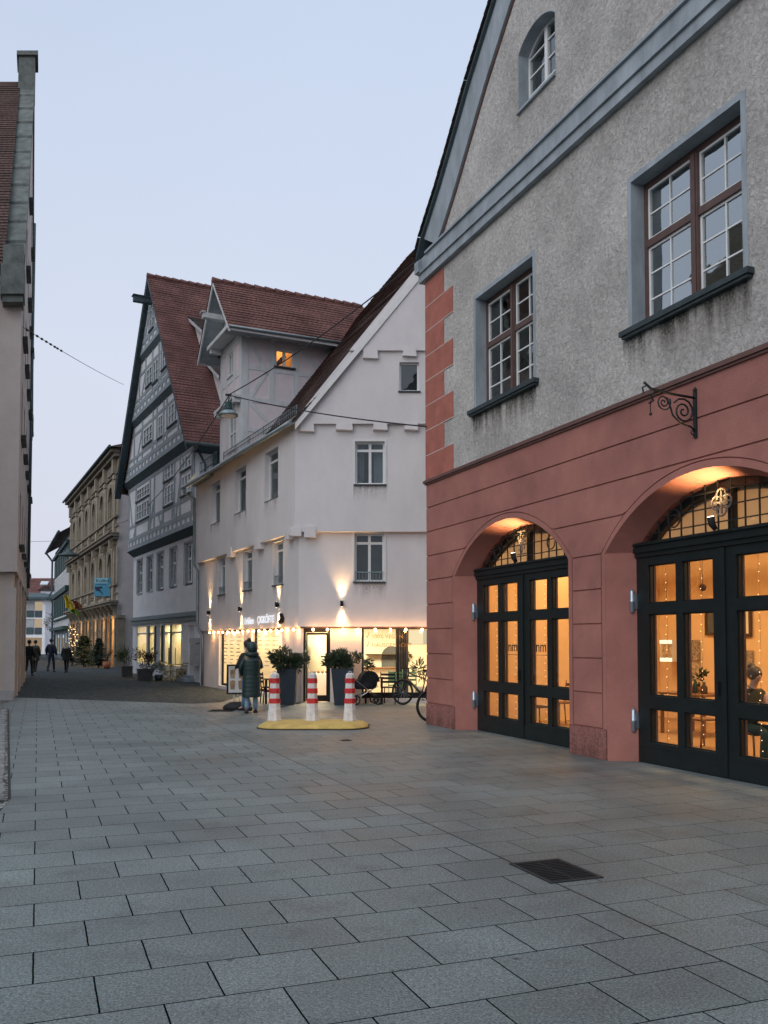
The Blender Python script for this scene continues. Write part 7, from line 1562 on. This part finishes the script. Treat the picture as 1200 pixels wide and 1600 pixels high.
ch2 = wooden_chair('wooden chair under the seated woman with the hair bun', at_room(1168, 1100, 1.5), angR + PI / 2 + .3)
pc = at_room(1170, 1100, 1.5)
person('seated woman with a grey hair bun, dark vest and pink sleeves behind the right arch', tuple(pc), angR + PI / 2, 1.7, hair=m_hairbun, hairstyle='bun', jacket=m_vest, sleeves=m_pink, trousers=m_dgreen, pelvis=.56, knees=[(-.12, -.42, .50), (.12, -.42, .50)], feet=[(-.12, -.38, .085), (.12, -.38, .085)], elbows=[(-.26, -.05, 1.13), (.26, -.08, 1.13)], hands=[(-.10, -.30, 1.16), (.10, -.32, 1.16)], lean=-.18)
for k, (px, py, lb, mt, r, h) in enumerate([(1076, 1072, 'red tin at the left end of the table behind the right arch', m_bred, .07, .13), (1086, 1070, 'dark bottle in the middle of the table behind the right arch', m_dgreen, .045, .26), (1100, 1070, 'brown jug at the right end of the table behind the right arch', m_wooddk, .06, .22)]):
    p = at_room(px, py, 3.5, .76); t = thing(['tin', 'bottle', 'jug'][k], lb, ['tin', 'bottle', 'jug'][k], p); b = MB(); b.lathe((0, 0, 0), [(r * .9, 0), (r, .02), (r, h * .6), (r * .5, h * .8), (r * .45, h)] if k else [(r, 0), (r, h)], 12); b.build('body', mt, t, False); b = MB(); b.lathe((0, 0, h), [(r * .5 if k else r * 1.02, 0), (r * .5 if k else r * 1.02, .02)], 12); b.build('lid', m_steel, t, False)
pp = at_room(1094, 1060, 3.7, .76); t = thing('potted_plant', 'small leafy plant on the table behind the right arch', 'potted plant', pp); b = MB(); b.lathe((0, 0, 0), [(.05, 0), (.07, .12), (.06, .12)], 10); b.build('pot', m_potterra, t, False); b = MB(); shrub(b, (0, 0, .28), .16, 60, .10, .06, 5); b.build('foliage', m_leafdk, t, False)
# strands of fairy lights hanging just behind the panes
nst = 0
for c, lbl in ((ARC[0], 'left'), (ARC[1], 'right')):
    for j, x in enumerate([c - 1.42, c - .72, c + .30, c + .62, c + 1.1]):
        t = thing('fairy_light_strand', 'thin vertical strand of tiny warm lights behind the panes of the ' + lbl + ' arch', 'fairy lights', FR.p(x, .62, .3), 0, 'fairy light strands behind the panes of the ' + lbl + ' arch')
        b = MB(); b.tube([FR.p(x, .62, 2.85), FR.p(x + .01, .63, 1.6), FR.p(x - .01, .62, .3)], .0022, 3); b.build('wire', m_chrome, t)
        b = MB(); n = 20
        for i in range(n): b.ico(FR.p(x + random.uniform(-.012, .012), .62 + random.uniform(-.01, .01), .35 + 2.45 * (i + random.uniform(-.2, .2)) / n), .0052)
        b.build('bulbs', m_fairy, t); nst += 1
for k, (px, py, d) in enumerate(((1098, 918, 1.4), (1156, 906, 1.6))):
    s, z = RIN(px, py, d); t = thing('hanging_bauble', ['dark round bauble hanging in the left leaf of the right arch', 'dark round bauble hanging in the right leaf of the right arch'][k], 'bauble', FR.p(s, d, z)); b = MB(); b.ball((0, 0, 0), .055, 12, 8); b.build('ball', m_redtrim, t, False); b = MB(); b.tube([Vector((0, 0, .05)), Vector((0, 0, 3.4 - z))], .003, 4); b.build('thread', m_cable, t, False)
for k, (x, y, e) in enumerate(((1.8, 2.6, 50), (5.0, 2.9, 64), (8.6, 2.9, 64), (12, 2.9, 45))):
    t = thing('ceiling_lamp', ['flat round ceiling lamp near the end wall of the arcade room', 'flat round ceiling lamp above the pillar of the arcade room', 'flat round ceiling lamp in the middle of the arcade room', 'flat round ceiling lamp at the far right of the arcade room'][k], 'ceiling lamp', FR.p(x, y, 4.16)); b = MB(); b.lathe((0, 0, -.10), [(.001, 0), (.22, .01), (.24, .03), (.24, .09)], 20); b.build('shade', m_lampface, t, False)
    light('room_light', 'AREA', FR.p(x, y, 4.02), e * 1.8, (1, .605, .26), FR.p(x, y, 0), None, size=1.4)
# lampshade seen in the upper window
t = thing('pendant_lamp', 'glowing orange lampshade inside the smaller upper window', 'lamp', FR.p(2.35, 1.9, 7.4)); b = MB(); b.lathe((0, 0, 0), [(.30, -.12), (.26, 0), (.10, .16), (.02, .18)], 16); b.build('shade', EM('orange_lampshade', (1, .42, .14), .55), t, False); b = MB(); b.tube([Vector((0, 0, .16)), Vector((0, 0, 1.1))], .008, 4); b.build('cord', m_cable, t, False)
# =================================================================== INSIDE THE SHOP
P = FG.p
b = MB(); n = 20
for i in range(n):
    xa, xb = 2.66 + .36 * i / n, 2.66 + .36 * (i + 1) / n; b.quad(P(xa, .42 + .035 * math.sin(i * 1.7), .1), P(xb, .42 + .035 * math.sin((i + 1) * 1.7), .1), P(xb, .42 + .035 * math.sin((i + 1) * 1.7), 2.25), P(xa, .42 + .035 * math.sin(i * 1.7), 2.25))
tag(b.build('curtain', M('grey_curtain', (.11, .12, .12), .9, .25, 6, stretch=(5, 5, .2))), 'grey curtain hanging behind the lettered shop window', 'curtain')
t = thing('menu_light_box', 'glowing cream menu box hanging at the top right of the shop window', 'light box', P(3.2, .5, 1.6)); MB().box(FG, 3.02, 3.62, .5, .62, 1.62, 2.06).build('box', m_wtrim, t); MB().box(FG, 3.04, 3.45, .494, .499, 1.64, 2.04).build('face', EM('menu_face', (1, .82, .5), 1.0), t); MB().box(FG, 3.46, 3.6, .494, .499, 1.64, 2.04).build('side_face', EM('menu_face_side', (1, .86, .6), .65), t)
t = thing('potted_plant', 'pale leafy plant inside the shop window beside the red corner', 'potted plant', P(3.35, .75, .02)); b = MB(); b.lathe((0, 0, 0), [(.12, 0), (.16, .4), (.14, .4)], 12); b.build('pot', m_white2, t, False); b = MB(); shrub(b, (0, 0, .95), .36, 160, .16, .05, 8, 1.3); b.build('foliage', m_leafmid, t, False)
for k in range(4):
    t = thing('lantern', ['round paper lantern on the shop floor, largest and topmost of the heap', 'round paper lantern left in the heap on the shop floor', 'round paper lantern right in the heap on the shop floor', 'small paper lantern at the front of the heap on the shop floor'][k], 'lantern', P(3.08 + (.0, -.16, .14, .02)[k], .55 + (.1, 0, .05, -.12)[k], .02)); b = MB(); r = (.15, .10, .11, .07)[k]; b.ball((0, 0, r + (.18 if k == 0 else 0)), r, 12, 8); b.build('shade', EM('lantern_glow', (1, .72, .38), .8), t, False); b = MB(); b.lathe((0, 0, 0), [(.05, 0), (.05, .03 if k else .2)], 10); b.build('base', m_wooddk, t, False)
t = thing('counter', 'wooden sales counter at the back of the shop', 'counter', P(2.0, 2.2, .012)); MB().box(FG, 1.2, 2.7, 1.9, 2.5, .012, .88).build('cabinet', m_int2, t); MB().box(FG, 1.15, 2.75, 1.85, 2.55, .881, .93).build('worktop', m_wood, t)
t = thing('shelf', 'narrow shelf with a loaf on the shop wall under the arched niche', 'shelf', P(2.3, 2.9, 1.2)); MB().box(FG, 1.75, 3.2, 2.9, 3.19, 1.30, 1.325).build('board', m_wooddk, t); b = MB(); b.ball(P(3.0, 3.02, 1.37), .09, 10, 6, 1.5, .8, .6); b.build('loaf', m_wood, t)
t = thing('display_case', 'glass display case beyond the open shop door', 'display case', P(.6, 1.6, .012)); MB().box(FG, .15, .9, 1.5, 2.1, .012, .75).build('base', m_wtrim, t); MB().box(FG, .15, .9, 1.5, 2.1, .751, 1.15).build('glass_hood', m_clear, t); b = MB(); [b.ball(P(.25 + .12 * k, 1.75, .80), .05, 8, 5) for k in range(5)]; b.build('dishes', m_wood, t)
t = thing('soap_dispenser', 'dark coffee machine standing on the wall shelf beyond the open door', 'coffee machine', P(.75, 2.4, 1.1)); b = MB(); b.box(FG, .62, .9, 2.3, 2.6, 1.25, 1.55); b.build('body', m_black, t); MB().box(FG, .58, .95, 2.25, 2.65, 1.2, 1.249).build('shelf_board', m_wood, t); t.name = 'coffee_machine'
for k, x in enumerate((-3.3,)):
    t = thing('drinks_shelf', 'grey and white equipment shelf behind the street window beside the shop worker', 'shelf', FL.p(x, 1.1, .012)); b = MB()
    for xx in (x - .3, x + .3): b.box(FL, xx - .02, xx + .02, 1.0, 1.3, .012, 1.75)
    for z in (.5, .95, 1.35, 1.72): b.box(FL, x - .28, x + .28, 1.0, 1.3, z, z + .03)
    b.build('rack', m_steel, t); b = MB()
    for z in (.53, .98, 1.38):
        for q in range(4): b.box(FL, x - .25 + .13 * q, x - .16 + .13 * q, 1.05, 1.2, z, z + random.uniform(.12, .3))
    b.build('goods', m_timber, t)

# =================================================================== HOUSE ACROSS THE SQUARE (left of the view, mirrored in the panes)
oh = thing('opposite_house', 'plain house with stepped gable across the square, outside the left edge', 'house', (-17, 14, 0))
FOH = Fr((-16.2, 11), (.03, 1)); P = FOH.p
b = MB(); st = [(0, -.1), (14, -.1), (14, 10)]; n = 6
for i in range(n): st += [(14 - 7 * i / n * .98, 10 + 8.0 * (i + 1) / n), (14 - 7 * (i + 1) / n * .98, 10 + 8.0 * (i + 1) / n)]
for i in reversed(range(n)): st += [(7 * (i + 1) / n * .98, 10 + 8.0 * (i + 1) / n), (7 * i / n * .98 if i else 0, 10 + 8.0 * (i + 1) / n)]
st += [(0, 10)]
fl = [st[0]]
for q in st[1:]:
    if (q[0] - fl[-1][0]) ** 2 + (q[1] - fl[-1][1]) ** 2 > 1e-4: fl.append(q)
b.ext(FOH, fl, .0, .4); b.build('gable_wall', m_sanddk, oh); b = MB(); b.box(FOH, .1, 13.9, .42, 9, 0, 9.9); b.build('wall', m_lplast, oh)
b = MB(); b.tiles(P(.1, 9, 9.9), P(.1, .45, 9.9), P(7, .45, 17), P(7, 9, 17), .3); b.tiles(P(13.9, .45, 9.9), P(13.9, 9, 9.9), P(7, 9, 17), P(7, .45, 17), .3); b.build('roof', m_tile_old, oh)
for x in (2, 5.4, 8.8, 12):
    for z in (1.2, 4.6, 7.6): MB().box(FOH, x - .55, x + .55, -.04, -.001, z, z + 1.7).build('window', m_glass, oh)

# =================================================================== SKY, SUN, CAMERA
w = bpy.data.worlds.new('World'); SC.world = w; w.use_nodes = True; nt = w.node_tree; nt.nodes.clear(); N = nt.nodes.new; Lk = nt.links.new
out = N('ShaderNodeOutputWorld'); bg = N('ShaderNodeBackground'); Lk(bg.outputs[0], out.inputs[0]); bg.inputs[1].default_value = 1.0
sky = N('ShaderNodeTexSky'); sky.sky_type = 'NISHITA'; sky.sun_disc = False; sky.sun_elevation = math.radians(14); sky.sun_rotation = math.radians(215); sky.dust_density = 2.0
tc = N('ShaderNodeTexCoord'); sx = N('ShaderNodeSeparateXYZ'); Lk(tc.outputs['Generated'], sx.inputs[0])
rp = N('ShaderNodeValToRGB'); Lk(sx.outputs['Z'], rp.inputs[0]); el = rp.color_ramp.elements
el[0].position = 0.0; el[0].color = (.69, .715, .80, 1); el[1].position = 1.0; el[1].color = (.98, 1.06, 1.18, 1)
for p_, c_ in ((.12, (.72, .745, .86)), (.30, (.70, .76, .90)), (.50, (.635, .725, .90)), (.62, (.60, .70, .89)), (.84, (.88, .97, 1.1))): e = el.new(p_); e.color = (*c_, 1)
# thin even overcast over the physical sky
sc1 = N('ShaderNodeMix'); sc1.data_type = 'RGBA'; sc1.blend_type = 'MULTIPLY'; sc1.inputs[0].default_value = 1; Lk(sky.outputs[0], sc1.inputs[6]); sc1.inputs[7].default_value = (.05, .05, .05, 1)
mx = N('ShaderNodeMix'); mx.data_type = 'RGBA'; mx.inputs[0].default_value = .94; Lk(sc1.outputs[2], mx.inputs[6]); Lk(rp.outputs[0], mx.inputs[7])
nz = N('ShaderNodeTexNoise'); nz.inputs['Scale'].default_value = 1.4; nz.inputs['Detail'].default_value = 6; Lk(tc.outputs['Generated'], nz.inputs['Vector'])
rn = N('ShaderNodeMapRange'); rn.inputs[1].default_value = .3; rn.inputs[2].default_value = .7; rn.inputs[3].default_value = .96; rn.inputs[4].default_value = 1.035; Lk(nz.outputs[0], rn.inputs[0])
m2 = N('ShaderNodeMix'); m2.data_type = 'RGBA'; m2.blend_type = 'MULTIPLY'; m2.inputs[0].default_value = 1; Lk(mx.outputs[2], m2.inputs[6]); Lk(rn.outputs[0], m2.inputs[7]); Lk(m2.outputs[2], bg.inputs[0])
sl_ = bpy.data.lights.new('sun', 'SUN'); sl_.energy = 1.15; sl_.angle = math.radians(60); sl_.color = (1, .95, .9); so_ = bpy.data.objects.new('sun', sl_); COL.objects.link(so_)
az = math.radians(220); so_.rotation_euler = (-Vector((math.sin(az) * math.cos(.6), math.cos(az) * math.cos(.6), math.sin(.6)))).to_track_quat('-Z', 'Y').to_euler()
cam = bpy.data.cameras.new('camera'); co = bpy.data.objects.new('camera', cam); COL.objects.link(co); SC.camera = co
co.location = (0, 0, EYE); co.rotation_euler = (PI / 2 + TILT, 0, 0); cam.sensor_fit = 'VERTICAL'; cam.sensor_height = 36; cam.sensor_width = 27; cam.lens = 36 * FPX / 1600; cam.shift_y = (PPY - 800) / 1600; cam.clip_end = 3000; cam.clip_start = .05
SC.render.resolution_x, SC.render.resolution_y = 768, 1024
SC.view_settings.view_transform = 'Standard'; SC.view_settings.look = 'None'; SC.view_settings.exposure = 0; SC.view_settings.gamma = 1
SC.render.engine = 'CYCLES'; SC.cycles.max_bounces = 8; SC.cycles.transparent_max_bounces = 16; SC.cycles.sample_clamp_indirect = 4; SC.cycles.caustics_reflective = False; SC.cycles.caustics_refractive = False
